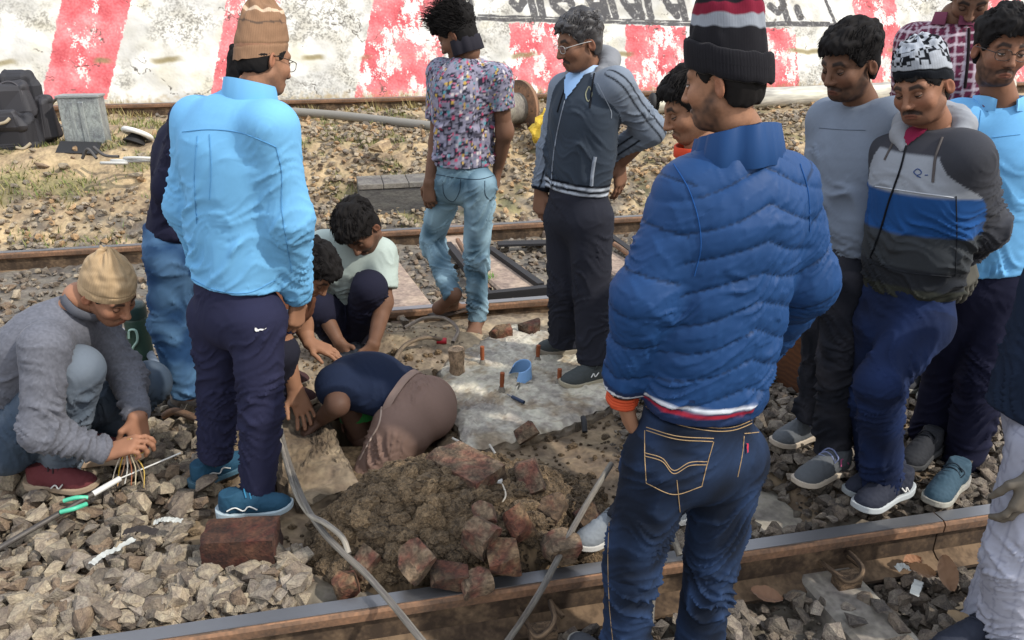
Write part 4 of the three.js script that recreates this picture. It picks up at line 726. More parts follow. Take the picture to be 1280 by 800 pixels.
// ---- man in the bright blue shirt, seen from behind on the left
{
  const f = H3(0.5, 0, -0.87), j = J(2.4, { hip: [295, 385, 0], hem: [294, 352, 0], chest: [288, 190, 0], neck: [313, 117, 0.02], shL: [247, 152, 0.1], shR: [340, 160, -0.09], elL: [232, 258, 0.12], wrL: [256, 330, 0.22], elR: [364, 275, -0.08], wrR: [372, 372, 0.04], hpL: [270, 395, 0.06], hpR: [322, 400, -0.06], knL: [274, 490, 0.08], knR: [326, 512, -0.07], anL: [270, 572, 0.1], anR: [322, 615, -0.05] });
  const head = headFrame(at(329, 74, 2.45), V3(0.6, -0.3, -0.74), -0.1, 0.84), hR = handBones(j.wrR, V3(-0.15, -1, 0.05), V3(-0.9, 0.1, -0.4), 1, [0.75, 0.8, 0.9, 0.95], 0.95);
  const base = gr(295, 610, 0), P = person('man in bright blue shirt and tan striped knitted cap, seen from behind', base, { skin: SK.mid, head, neck: j.neck, face: { beard: 0.3, tache: 0.5 }, bones: bodyBones(j, f, 0.95), limbs: [{ bones: armHand(j.elR, j.wrR, hR) }] });
  hair(P, head, { thick: 0.007, strands: 0, brim: [-0.03, 0.04] });
  beanie(P, head, { top: 0.19, front: 0.04, back: -0.03, knob: 0.03, pow: 0.55, seed: 4, rx: 0.076, rz: 0.093, rows: (v, a) => { const w = v + 0.02 * Math.sin(a * 2); return Math.abs(w - 0.42) < 0.012 ? C('#5d4c40') : Math.abs(w - 0.6) < 0.03 ? C('#bfa78e') : C('#84664f'); } });
  glasses(P, head, '#1c1a1a');
  const blue = C('#6ba5cd'), dk = C('#6098be');
  const tb = [...torso(j, f, { w: 1.02, hemW: 0.98, belly: 0.006, wr: [0.011, 0.009, 0.003] }), ...sleeve(j.shL, j.elL, j.wrL, f, { r: [0.07, 0.056, 0.046], amp: 0.8 }), ...sleeve(j.shR, j.elR, j.wrR, f, { r: [0.072, 0.058, 0.047], amp: 0.75 })];
  const sg = cloth(tb, { cell: 0.0075, seed: 1, k: 0.055, col: (c) => (c.b.tag === 'forearm' && c.t > 0.86 ? dk : blue), mottle: 0.03 }); part(P, 'shirt', sg, M.cloth);
  part(P, 'collar', band(j.neck.clone().add(V3(-0.004, -0.03, 0)), V3(0.1, 1, -0.05), f, 0.078, 0.076, 0.075, { gap: 0.5, flare: -0.14, th: 0.007, dip: 0.025 }), bandMat('#6ba5cd'));
  part(P, 'cuff', band(j.wrR.clone().add(V3(0, 0.05, 0)), dirOf(j.wrR, j.elR).negate(), f, 0.041, 0.041, 0.06, { th: 0.005, gap: 0.25 }), bandMat('#6098be'));
  addSeams(P, sg, [[[228, 165], [262, 162], [300, 166], [332, 178], [345, 184]], [[345, 184], [352, 215], [352, 255], [356, 290], [365, 340]], [[247, 170], [243, 220], [246, 280]], [[262, 168], [264, 210], [262, 250]], [[236, 347], [268, 362], [310, 366], [345, 350]]], 0.0016, bandMat('#5288b2'), 'stitching');
  const navy = C('#25263c'), tr = cloth(trousers(j, f, { r: [0.086, 0.071, 0.058], amp: 1.1, w: 0.92 }), { cell: 0.008, seed: 2, col: navy }); part(P, 'trousers', tr, M.cloth);
  part(P, 'logo', patch(tr, [[318, 408], [324, 411], [336, 408], [341, 406], [330, 412], [321, 415], [317, 413]]), logoMat);
  const up = flatMat('#123f56', { roughness: 0.85 }), mark = [[0.06, 0.045], [0.03, 0.06], [0.01, 0.045], [-0.02, 0.06], [-0.05, 0.05]];
  shoe(P, gr(266, 600, 0.0), H3(0.5, 0, -0.6), { upper: up, sole: flatMat('#3f5f6e'), s: 0.9, mark, lace: flatMat('#1f5a76') }); shoe(P, gr(305, 643, 0.01), H3(0.95, 0, -0.15), { upper: up, sole: flatMat('#9fadb2'), s: 0.9, mark, lace: flatMat('#2a6f90') });
  const ph = single('phone', 'small blue handset held by the man in bright blue shirt', 'phone', box(0.03, 0.07, 0.055, at(362, 402, 2.46), 0.4, 0.008, 0.3), flatMat('#22365f', { roughness: 0.3 }));
}
// ---- dark jacket and jeans behind him
{
  const f = H3(0.95, 0, -0.2), j = J(3.0, { hip: [222, 315, 0], hem: [222, 290, 0], chest: [238, 190, 0.02], neck: [284, 128, 0.06], shR: [240, 152, -0.15], shL: [262, 148, 0.22], elR: [215, 235, -0.16], wrR: [250, 285, -0.02], elL: [270, 230, 0.25], wrL: [300, 290, 0.2], hpR: [216, 318, -0.07], hpL: [228, 318, 0.1], knR: [212, 405, -0.06], knL: [240, 400, 0.16], anR: [236, 492, -0.04], anL: [262, 478, 0.18] });
  const head = headFrame(at(314, 96, 3.1), V3(0.9, -0.45, -0.1), 0, 0.85), P = person('man in dark navy jacket and faded jeans, half hidden behind the bright blue shirt', gr(238, 512, 0), { skin: SK.mid, head, neck: j.neck, face: { beard: 0.4 }, bones: bodyBones(j, f), limbs: [{ bones: armHand(j.elR, j.wrR, handBones(j.wrR, V3(1, -0.2, 0), V3(0, -1, 0), 1, 0.5)), cell: 0.006 }, { bones: armHand(j.elL, j.wrL, handBones(j.wrL, V3(1, -0.2, 0), V3(0, -1, 0), -1, 0.5)), cell: 0.006 }] });
  hair(P, head, { thick: 0.014, strands: 300, seed: 21 });
  part(P, 'jacket', cloth([...torso(j, f, { w: 1.02 }), ...sleeve(j.shR, j.elR, j.wrR, f, { r: [0.072, 0.06, 0.046] }), ...sleeve(j.shL, j.elL, j.wrL, f)], { cell: 0.01, seed: 3, col: C('#1d1d30') }), M.cloth);
  part(P, 'jeans', cloth(trousers(j, f, { r: [0.094, 0.076, 0.066], amp: 1.0 }), { cell: 0.009, seed: 4, col: (c) => mixc(C('#223e60'), C('#4d6d8c'), clamp(0.25 + c.n * 0.8 + (c.b.tag.startsWith('thigh') ? 0.3 : 0) + c.d * 30)) }), M.cloth);
  for (const [a, q] of [[gr(240, 512, 0), 'R'], [gr(266, 500, 0), 'L']]) shoe(P, a, H3(0.9, 0, 0.15), { upper: flatMat('#6a6158'), sole: flatMat('#3b3733') });
}
// ---- squatting man in grey sweater, left edge
{
  const f = H3(0.9, -0.1, 0.3), j = J(2.5, { hip: [2, 548, 0.08], hem: [6, 525, 0.07], chest: [58, 430, 0.05], neck: [100, 372, 0.06], shR: [56, 432, -0.13], shL: [118, 400, 0.22], elR: [52, 538, -0.2], wrR: [134, 566, -0.12], elL: [160, 470, 0.2], wrL: [172, 520, 0.02], hpR: [8, 558, -0.06], hpL: [20, 550, 0.22], knR: [98, 462, -0.06], knL: [186, 478, 0.3], anR: [72, 590, 0.0], anL: [118, 560, 0.3] });
  const head = headFrame(at(136, 366, 2.56), V3(0.78, -0.55, 0.36), 0.1, 0.94), hR = handBones(j.wrR, V3(0.8, 0.25, -0.1), V3(0.35, -0.75, -0.3), 1, [0.7, 0.75, 0.85, 0.9], 1.02, { thumb: 0.9 }), hL = handBones(j.wrL, V3(0.0, -1, 0.25), V3(-0.8, -0.1, -0.5), -1, [0.6, 0.7, 0.8, 0.9], 1.02, { thumb: 0.9 });
  const P = person('squatting man in grey sweater and plain tan knitted cap twisting wires, left edge', gr(70, 608, 0), { skin: [0.3, 0.145, 0.085], head, neck: j.neck, face: { beard: 0.35, tache: 0.5, lids: 0.8, look: [0, 0.4] }, bones: bodyBones(j, f), limbs: [{ bones: armHand(j.elR, j.wrR, hR) }, { bones: armHand(j.elL, j.wrL, hL) }] });
  hair(P, head, { thick: 0.006, strands: 0, brim: [-0.028, 0.04] });
  beanie(P, head, { top: 0.16, front: 0.04, back: -0.028, knob: 0.035, pow: 0.68, seed: 12, lean: [0.0, 0.02], rows: () => C('#a68d6d') });
  const grey = C('#62636a'), tb = [...torso(j, f, { w: 1.04, wr: [0.012, 0.008, 0.004] }), ...sleeve(j.shR, j.elR, j.wrR, f, { r: [0.074, 0.062, 0.044], amp: 1.3 }), ...sleeve(j.shL, j.elL, j.wrL, f, { r: [0.072, 0.058, 0.044], amp: 1.3 })];
  const sg = cloth(tb, { cell: 0.0075, seed: 5, col: (c) => mul(grey, 1 + (hash(Math.floor(c.x * 260), Math.floor(c.y * 260), Math.floor(c.z * 260)) - 0.5) * 0.3), mottle: 0.1 }); part(P, 'sweater', sg, M.wool);
  part(P, 'collar', band(j.neck.clone().add(V3(0.0, -0.035, 0)), dirOf(j.chest, j.neck), f, 0.066, 0.064, 0.03, { th: 0.008 }), bandMat('#55565c'));
  part(P, 'jeans', cloth(trousers({ ...j, waist: j.hip.clone().lerp(j.chest, 0.3) }, f, { r: [0.1, 0.082, 0.066], amp: 1.3 }), { cell: 0.008, seed: 6, col: (c) => mixc(C('#3a4654'), C('#626a73'), clamp((c.b.tag === 'thighR' ? sst(0.4, 1, c.t) : c.b.tag === 'shinR' ? 0.75 : 0.15) + c.n * 0.4)) }), M.cloth);
  shoe(P, gr(66, 610, 0.02), H3(0.95, 0, 0.1), { upper: flatMat('#5a2226'), s: 0.95, sole: flatMat('#9b8770'), lace: flatMat('#2a1517'), mark: [[0.08, 0.05], [0.06, 0.03], [0.05, 0.045], [0.03, 0.03]] }); shoe(P, gr(125, 578, 0.02), H3(0.95, 0, -0.2), { upper: flatMat('#5a2226'), sole: flatMat('#b39c84') });
  part(P, 'wrist_thread', band(j.wrL.clone().add(V3(0, -0.01, 0)), dirOf(j.elL, j.wrL), f, 0.026, 0.026, 0.006, { th: 0.004 }), flatMat('#2b1c18'));
}
// ---- crouching man hidden behind the blue shirt: black hair, bare arms
{
  const f = H3(0.85, -0.2, 0.3), j = J(3.05, { hip: [300, 455, 0.05], hem: [302, 445, 0.05], chest: [345, 385, 0.02], neck: [372, 350, 0.0], shR: [346, 385, -0.16], shL: [372, 375, 0.16], elR: [352, 432, -0.1], wrR: [369, 487, -0.1], elL: [378, 405, 0.2], wrL: [386, 428, 0.15], hpR: [305, 462, -0.1], hpL: [315, 460, 0.12], knR: [350, 440, -0.12], knL: [345, 430, 0.2], anR: [348, 488, -0.05], anL: [340, 470, 0.15] });
  const head = headFrame(at(391, 338, 3.05), V3(0.6, -0.75, 0.25), 0, 0.92), hR = handBones(j.wrR, V3(0.35, -1, 0.2), V3(0.3, -0.4, 0.8), 1, 0.4, 1, { spread: 0.16 }), hL = handBones(j.wrL, V3(1, -0.35, 0.2), V3(0, -1, 0), -1, 0.25);
  const P = person('crouching man with black hair and bare arms reaching into the dig beside the blue shirt', gr(345, 500, -0.02), { skin: SK.mid, head, neck: j.neck, face: { beard: 0.2, lids: 0.9 }, bones: bodyBones(j, f), limbs: [{ bones: armHand(j.elR, j.wrR, hR, [0.042, 0.028]) }, { bones: armHand(j.elL, j.wrL, hL) }] });
  hair(P, head, { thick: 0.02, strands: 700, len: 0.02, seed: 8, flow: (d) => V3(d.x, 0.1, d.z) });
  part(P, 'shirt', cloth([...torso(j, f), ...sleeve(j.shR, j.elR, j.wrR, f, { short: 0.55 }), ...sleeve(j.shL, j.elL, j.wrL, f, { short: 0.55 })], { cell: 0.011, seed: 7, col: C('#5e3a28') }), M.cloth);
  part(P, 'trousers', cloth(trousers(j, f), { cell: 0.011, seed: 8, col: C('#20202a') }), M.cloth);
  shoe(P, gr(352, 500, -0.01), H3(0.8, 0, 0.3), { upper: flatMat('#3a1d1d'), sole: flatMat('#a08e78') }); shoe(P, gr(345, 478, -0.01), H3(0.8, 0, 0.3), { upper: flatMat('#3a1d1d'), sole: flatMat('#a08e78') });
}
// ---- squatting man in pale tee, facing the camera
{
  const f = H3(0.1, -0.35, 0.92), j = J(3.75, { hip: [440, 392, 0.16], hem: [440, 385, 0.12], chest: [440, 325, 0.02], neck: [444, 292, -0.04], shR: [404, 308, -0.02], shL: [477, 318, -0.02], elR: [395, 375, -0.1], wrR: [424, 428, -0.22], elL: [480, 378, -0.12], wrL: [467, 430, -0.25], hpR: [425, 398, 0.1], hpL: [455, 396, 0.1], knR: [402, 388, -0.12], knL: [462, 360, -0.15], anR: [425, 428, 0.02], anL: [446, 420, 0.0] });
  const head = headFrame(at(450, 287, 3.66), V3(-0.22, -0.72, 0.62), 0.15, 1.03), hR = handBones(j.wrR, V3(0.5, -1, 0.4), V3(0.4, 0, -0.8), 1, 0.5), hL = handBones(j.wrL, V3(-0.3, -1, 0.3), V3(-0.6, 0, -0.7), -1, 0.5);
  const P = person('squatting barearmed man in pale mint tee, looking down with thick black hair', gr(446, 433, -0.02), { skin: SK.dark, head, neck: j.neck, face: { beard: 0.5, tache: 0.7, lids: 0.9 }, bones: bodyBones(j, f), limbs: [{ bones: armHand(j.elR, j.wrR, hR, [0.042, 0.027]), cell: 0.005 }, { bones: [bone(j.shL.clone().lerp(j.elL, 0.4), j.elL, 0.046, 0.04, { k: 0.03 }), ...armHand(j.elL, j.wrL, hL, [0.042, 0.027])], cell: 0.005 }, { bones: footBones(gr(443, 415, -0.01), gr(452, 434, 0.0), j.anL), cell: 0.005, k: 0.02 }] });
  hair(P, head, { thick: 0.026, strands: 900, len: 0.032, seed: 14, flow: (d) => V3(d.x * 0.8 - 0.2, 0.3, d.z * 0.5 + 0.4) });
  part(P, 'tee', cloth([...torso(j, f, { w: 1.08, wr: [0.012, 0.01, 0.004] }), ...sleeve(j.shR, j.elR, j.wrR, f, { short: 0.6, r: [0.075, 0.072, 0] }), ...sleeve(j.shL, j.elL, j.wrL, f, { short: 0.72, r: [0.075, 0.072, 0] })], { cell: 0.0085, seed: 9, col: (c) => (c.b.tag === 'body' && c.u < 0.06 ? C('#8f9892') : C('#a6b1a9')) }), M.cloth);
  part(P, 'neckline', band(j.neck.clone().add(V3(0, -0.03, 0.01)), dirOf(j.chest, j.neck), f, 0.07, 0.066, 0.016, { th: 0.004, dip: 0.04 }), bandMat('#a8b2ac'));
  part(P, 'trousers', cloth(trousers({ ...j, waist: j.hip.clone().lerp(j.chest, 0.25) }, f, { r: [0.1, 0.085, 0.066] }), { cell: 0.009, seed: 10, col: C('#1d1d2c') }), M.cloth);
  part(P, 'sandal', join([tube([gr(440, 424, 0.04), gr(446, 425, 0.065), gr(456, 424, 0.04)], 0.008), tube([gr(441, 430, 0.03), gr(449, 430, 0.045), gr(458, 429, 0.03)], 0.007)]), flatMat('#4a4a4c'));
}
// ---- man bent down into the pit
{
  const f = H3(-0.05, -1, 0), j = J(2.95, { hip: [522, 510, -0.02], hem: [516, 500, 0.02], chest: [458, 478, 0.06], neck: [428, 490, 0.06], shL: [420, 482, -0.06], shR: [455, 466, 0.3], elL: [422, 506, -0.14], wrL: [402, 523, -0.02], elR: [440, 500, 0.3], wrR: [420, 520, 0.25], hpL: [502, 538, -0.12], hpR: [534, 506, 0.1], knL: [466, 598, -0.18], knR: [500, 590, 0.1], anL: [540, 600, -0.05], anR: [560, 590, 0.12] });
  const head = headFrame(at(450, 528, 3.06), V3(-0.25, -0.65, -0.7), 0, 0.98), hL = handBones(j.wrL, V3(-0.7, -0.5, 0.3), V3(0, -1, 0), -1, 0.25, 1, { spread: 0.12 });
  const P = person('man in navy tee and taupe track pants bent headfirst into the pit', gr(505, 560, -0.2), { skin: SK.deep, head, neck: j.neck, face: { eyes: false }, bones: bodyBones(j, f), limbs: [{ bones: [bone(j.shL, j.elL, 0.05, 0.042, { k: 0.03 }), ...armHand(j.elL, j.wrL, hL, [0.042, 0.028])] }] });
  beanie(P, head, { top: 0.14, front: 0.05, back: -0.03, seed: 30, rows: (v, a) => (a > 3.6 && a < 5.6 && v > 0.25 && v < 0.6 ? (Math.abs(a - 4.6) < 0.5 ? C('#b23a2c') : C('#c9a53c')) : C('#2f6e35')) });
  part(P, 'tee', cloth([bone(j.hem, j.chest, 0.16, 0.165, { f, kf: 0.62, c0: true, wr: [0.006, 0.005, 0.005], tag: 'body', sa: 0.16, su: 0.08 }), bone(j.chest, j.neck, 0.155, 0.075, { f, kf: 0.68, tag: 'body' }), bone(j.shL, j.shR, 0.066, 0.066, { f }), ...sleeve(j.shL, j.elL, j.wrL, f, { short: 0.55, r: [0.078, 0.07, 0] })], { cell: 0.008, seed: 11, col: C('#172034') }), M.cloth);
  const pb = [bone(j.hip, j.hip.clone().lerp(j.chest, 0.28), 0.165, 0.155, { f, kf: 0.78, c1: true, wr: [0.006, 0.006, 0.004] }), bone(j.hpL, j.knL, 0.128, 0.085, { k: 0.02, wr: [0.004, 0.008, 0.012], sa: 0.12, su: 0.05 }), bone(j.hpR, j.knR, 0.128, 0.085, { k: 0.02, wr: [0.004, 0.006, 0.01] }), bone(j.knL, j.anL, 0.075, 0.055), bone(j.knR, j.anR, 0.075, 0.055)];
  const pg = cloth(pb, { cell: 0.008, seed: 12, col: C('#7a6358') }); part(P, 'track_pants', pg, M.cloth); part(P, 'waistband', band(j.hip.clone().lerp(j.chest, 0.25), dirOf(j.hip, j.chest), f, 0.157, 0.122, 0.03, { th: 0.007, wave: 0.004 }), bandMat('#8d776b'));
  addSeams(P, pg, [[[478, 490], [477, 512], [474, 530], [462, 552], [450, 575]]], 0.004, bandMat('#a89486'), 'side_piping');
}
// ---- man in the busy printed tee and pale jeans, back view
{
  const f = H3(-0.4, 0, -0.9), j = J(4.05, { hip: [578, 222, 0], hem: [580, 205, 0], chest: [582, 115, -0.02], neck: [586, 64, -0.03], shL: [552, 92, 0.05], shR: [622, 98, -0.05], elL: [547, 178, 0.06], wrL: [537, 228, 0], elR: [631, 165, -0.02], wrR: [622, 212, 0.08], hpL: [560, 232, 0.05], hpR: [600, 232, -0.05], knL: [540, 300, 0.18], knR: [596, 318, -0.03], anL: [566, 372, -0.05], anR: [597, 400, -0.02] });
  const head = headFrame(at(571, 44, 4.04), V3(-0.78, -0.5, -0.34), 0, 0.95), hL = handBones(j.wrL, V3(-0.05, -1, -0.05), V3(0.5, 0, -0.8), -1, [0.5, 0.6, 0.7, 0.8]), hR = handBones(j.wrR, V3(-0.1, -1, 0), V3(-0.9, 0, -0.2), 1, 0.5);
  const P = person('young man in multicoloured printed tee and light jeans with spiky black hair, back turned', gr(590, 415, 0), { skin: SK.dark, head, neck: j.neck, face: { beard: 0.3 }, bones: bodyBones(j, f), limbs: [{ bones: [bone(j.shL.clone().lerp(j.elL, 0.4), j.elL, 0.047, 0.039, { k: 0.03 }), ...armHand(j.elL, j.wrL, hL, [0.04, 0.026])], cell: 0.005 }, { bones: [bone(j.shR.clone().lerp(j.elR, 0.4), j.elR, 0.045, 0.038, { k: 0.03 }), ...armHand(j.elR, j.wrR, hR, [0.039, 0.026])], cell: 0.006 }, { bones: footBones(gr(545, 392, 0.07), gr(580, 383, 0.03), at(568, 368, 4.0)), cell: 0.005 }, { bones: footBones(gr(594, 408, -0.02), gr(592, 426, -0.02), j.anR), cell: 0.005 }] });
  hair(P, head, { thick: 0.024, top: 1.5, strands: 900, len: 0.05, seed: 15, spike: 0.55, flow: (d) => V3(d.x * 0.7 + 0.1, 0.8, 0.5), nape: -0.075 });
  const pal = ['#b34a68', '#b8974a', '#4d8a93', '#c9c0bd', '#a8637b', '#7e7a8b', '#6f6d80', '#8a8698'].map(C), ink = C('#2c2c38'), ground0 = C('#858191');
  const print = (c) => { const u = c.u / 0.019, w = c.ang * 0.15 / 0.021, i = Math.floor(u + Math.sin(Math.floor(w) * 2.3) * 0.4), k = Math.floor(w), fu = u + Math.sin(Math.floor(w) * 2.3) * 0.4 - i, fw = w - k, h = hash(i, k, c.b.tag.length), g = hash(k, i, 7); if (fu < 0.16 || fw < 0.14) return g < 0.55 ? ink : ground0; if (h < 0.3) return fu > 0.3 && fw > 0.25 && fw < 0.85 ? pal[Math.floor(g * 4)] : ground0; if (h < 0.55) return g < 0.5 && fu > 0.5 ? ink : pal[4 + Math.floor(g * 4)]; return mul(ground0, 0.7 + g * 0.5); };
  const tg = cloth([...torso(j, f, { w: 0.98, wr: [0.011, 0.008, 0.003] }), ...sleeve(j.shL, j.elL, j.wrL, f, { short: 0.66, r: [0.072, 0.07, 0] }), ...sleeve(j.shR, j.elR, j.wrR, f, { short: 0.55, r: [0.07, 0.068, 0] })], { cell: 0.0075, seed: 13, col: print }); part(P, 'printed_tee', tg, M.cloth);
  part(P, 'neck_scarf', band(at(585, 66, 4.02), V3(-0.3, 1, -0.1), f, 0.066, 0.068, 0.07, { th: 0.012, flare: -0.05, wave: 0.008 }), bandMat('#26242a'));
  const jeans = (c) => mixc(C('#47606f'), C('#86a0ac'), clamp(0.35 + c.n * 0.5 + (c.b.tag.startsWith('thigh') ? 0.3 * Math.sin(c.t * 3) : 0.1) + c.d * 35));
  const jg = cloth(trousers(j, f, { r: [0.083, 0.066, 0.05], amp: 1.3, w: 0.88 }), { cell: 0.008, seed: 14, col: jeans }); part(P, 'jeans', jg, M.cloth);
  addSeams(P, jg, [[[553, 226], [556, 245], [566, 252], [574, 240], [576, 224]], [[606, 226], [607, 244], [614, 250], [620, 240]], [[545, 218], [570, 222], [600, 224], [624, 217]]], 0.002, bandMat('#33424d'), 'stitching');
  for (const [h, t, l] of [[gr(542, 394, 0.05), gr(584, 383, 0.015)], [gr(592, 409, -0.035), gr(591, 430, -0.035)]].map((q) => q)) { const d = t.clone().sub(h), L = d.length(), c = h.clone().lerp(t, 0.5); const so = box(0.085, 0.014, L * 1.05, c.clone().add(V3(0, -0.006, 0)), Math.atan2(d.x, d.z), 0.006, -Math.asin(d.y / L)); const st = tube([c.clone().addScaledVector(V3(d.z, 0, -d.x).normalize(), 0.042), c.clone().lerp(t, 0.3).add(V3(0, 0.045, 0)), c.clone().addScaledVector(V3(d.z, 0, -d.x).normalize(), -0.042)], 0.006); part(P, 'sandal', join([so, st]), flatMat('#3a2e26')); }
}
// ---- man in grey hoodie with spectacles
{
  const f = H3(-0.72, 0, 0.6), j = J(3.5, { hip: [722, 265, 0], hem: [722, 238, 0], chest: [731, 140, 0], neck: [737, 88, 0.02], shR: [706, 112, 0.13], shL: [770, 106, -0.1], elR: [689, 185, 0.14], wrR: [676, 238, 0.1], elL: [812, 162, 0.02], wrL: [762, 195, 0.13], hpR: [708, 275, 0.06], hpL: [738, 275, -0.06], knR: [708, 360, 0.05], knL: [740, 368, -0.08], anR: [706, 428, 0.1], anL: [742, 452, -0.12] });
  const head = headFrame(at(724, 53, 3.48), V3(-0.9, -0.25, 0.36), 0, 0.95), hR = handBones(j.wrR, V3(-0.05, -1, 0.1), V3(0.6, 0, -0.6), 1, [0.45, 0.6, 0.7, 0.8]), hL = handBones(j.wrL, V3(0.35, -0.6, -0.5), V3(-0.6, 0.1, -0.6), -1, 0.3, 1, { spread: 0.12 });
  const P = person('man in grey zip hoodie with black sleeve stripes and spectacles, hand on hip', gr(715, 468, 0), { skin: [0.19, 0.095, 0.057], head, neck: j.neck, face: { beard: 0.25, tache: 0.85, lids: 0.55 }, bones: bodyBones(j, f), limbs: [{ bones: armHand(j.elR, j.wrR, hR), cell: 0.005 }, { bones: armHand(j.elL, at(774, 205, 3.6), handBones(at(774, 203, 3.6), V3(0.12, -1, 0), V3(-0.6, 0.1, -0.6), -1, 0.35, 1, { spread: 0.1 })), cell: 0.005 }] });
  hair(P, head, { thick: 0.015, strands: 700, len: 0.022, seed: 16, flow: (d) => V3(d.x, 0.1, 0.5), mat: mat({ color: C2(0.03, 0.026, 0.025), roughness: 0.5 }) });
  glasses(P, head, '#b9b4ae', 0.024, 0.016);
  const dark = C('#363d46'), light = C('#727a85'), blk = C('#14161c'), wht = C('#b4bac2');
  const tone = (c) => {
    if (c.b.tag === 'sleeve' || c.b.tag === 'forearm') { const q = Math.abs(c.X * (c.b === null ? 1 : 1)), out = c.Y; if (c.b.tag === 'forearm' && c.t > 0.93) return blk; const s = c.ang - (c.b.side ?? 0), a = Math.abs(Math.atan2(Math.sin(s), Math.cos(s))) * c.r; return mixc(light, blk, soft(a, 0.016, 0.0042, 0.003)); }
    if (c.b.tag === 'yoke') return light;
    if (c.b.L < 0.2) return dark; return mixc(c.u < 0.054 ? blk : dark, wht, Math.max(soft(c.u, 0.01, 0.006), soft(c.u, 0.036, 0.006)));
  };
  const sb = [...sleeve(j.shL, j.elL, j.wrL, f, { r: [0.068, 0.062, 0.05], amp: 1 }), ...sleeve(j.shR, j.elR, j.wrR, f, { r: [0.064, 0.056, 0.046], amp: 1 })];
  for (const b of sb) { const cam = V3(0.15, 0.35, 0.93); b.side = Math.atan2(cam.dot(b.s), cam.dot(b.e)); }
  const hg = cloth([...torso(j, f, { w: 1.0, belly: 0.014, hemW: 0.98, wr: [0.009, 0.007, 0.003] }), ...sb], { cell: 0.0058, seed: 15, col: tone, k: 0.05 }); part(P, 'hoodie', hg, M.wool);
  const c = j.neck, up = V3(0.1, 1, 0); const hoodB = []; for (let i = 0; i < 9; i++) { const a = mix(-2.35, 2.35, i / 8), s = V3().crossVectors(V3(0, 1, 0), f), p = (q) => c.clone().addScaledVector(f, -Math.cos(q) * 0.085).addScaledVector(s, Math.sin(q) * 0.084).add(V3(0, -0.0 + 0.05 * Math.cos(q) - 0.03 * Math.max(0, -Math.cos(q)), 0)); hoodB.push(bone(p(a), p(a + 0.55), 0.03 + 0.014 * Math.cos(a), 0.03 + 0.014 * Math.cos(a + 0.55))); }
  part(P, 'hood', cloth(hoodB, { cell: 0.008, seed: 16, k: 0.03, col: C('#7c7d80'), folds: 0.8 }), M.wool);
  part(P, 'shirt_collar', band(j.neck.clone().add(V3(-0.006, -0.02, 0.005)), V3(0.1, 1, -0.05), f, 0.068, 0.066, 0.045, { gap: 0.5, th: 0.005, point: -0.04, flare: -0.1 }), bandMat('#a9c0dc'));
  part(P, 'shirt_front', patch(hg, [[708, 92], [730, 72], [737, 82], [728, 100], [708, 126], [705, 108]], 0.006), bandMat('#8fb0d6'));
  addSeams(P, hg, [[[706, 126], [700, 150], [694, 180], [690, 215], [688, 248]]], 0.0028, bandMat('#8a8f98'), 'zipper'); addSeams(P, hg, [[[743, 92], [740, 110], [737, 135]], [[711, 100], [703, 120], [697, 140]]], 0.0042, bandMat('#17181d'), 'drawstring');
  addSeams(P, hg, [[[744, 196], [741, 212], [739, 232]]], 0.008, bandMat('#828891'), 'pocket_welt'); addSeams(P, hg, [[[747, 104], [756, 122], [764, 140], [764, 148]]], 0.002, bandMat('#8d939b'), 'stitching');
  addSeams(P, hg, [[[736, 108], [732, 118], [735, 127], [740, 118], [737, 108]]], 0.0024, bandMat('#8b8a72'), 'crest');
  part(P, 'trousers', cloth(trousers(j, f, { r: [0.1, 0.085, 0.078], amp: 0.8 }), { cell: 0.008, seed: 17, col: C('#26272f') }), M.cloth);
  const up2 = flatMat('#3c403f'); shoe(P, gr(716, 440, 0), H3(-0.95, 0, 0.12), { upper: up2, sole: flatMat('#8d8474'), s: 1.02 }); shoe(P, gr(745, 477, 0), H3(-0.85, 0, 0.35), { upper: up2, sole: flatMat('#a49a83'), s: 1.02, mark: [[0.05, 0.05], [0.035, 0.065], [0.03, 0.05], [0.01, 0.065]] });
}
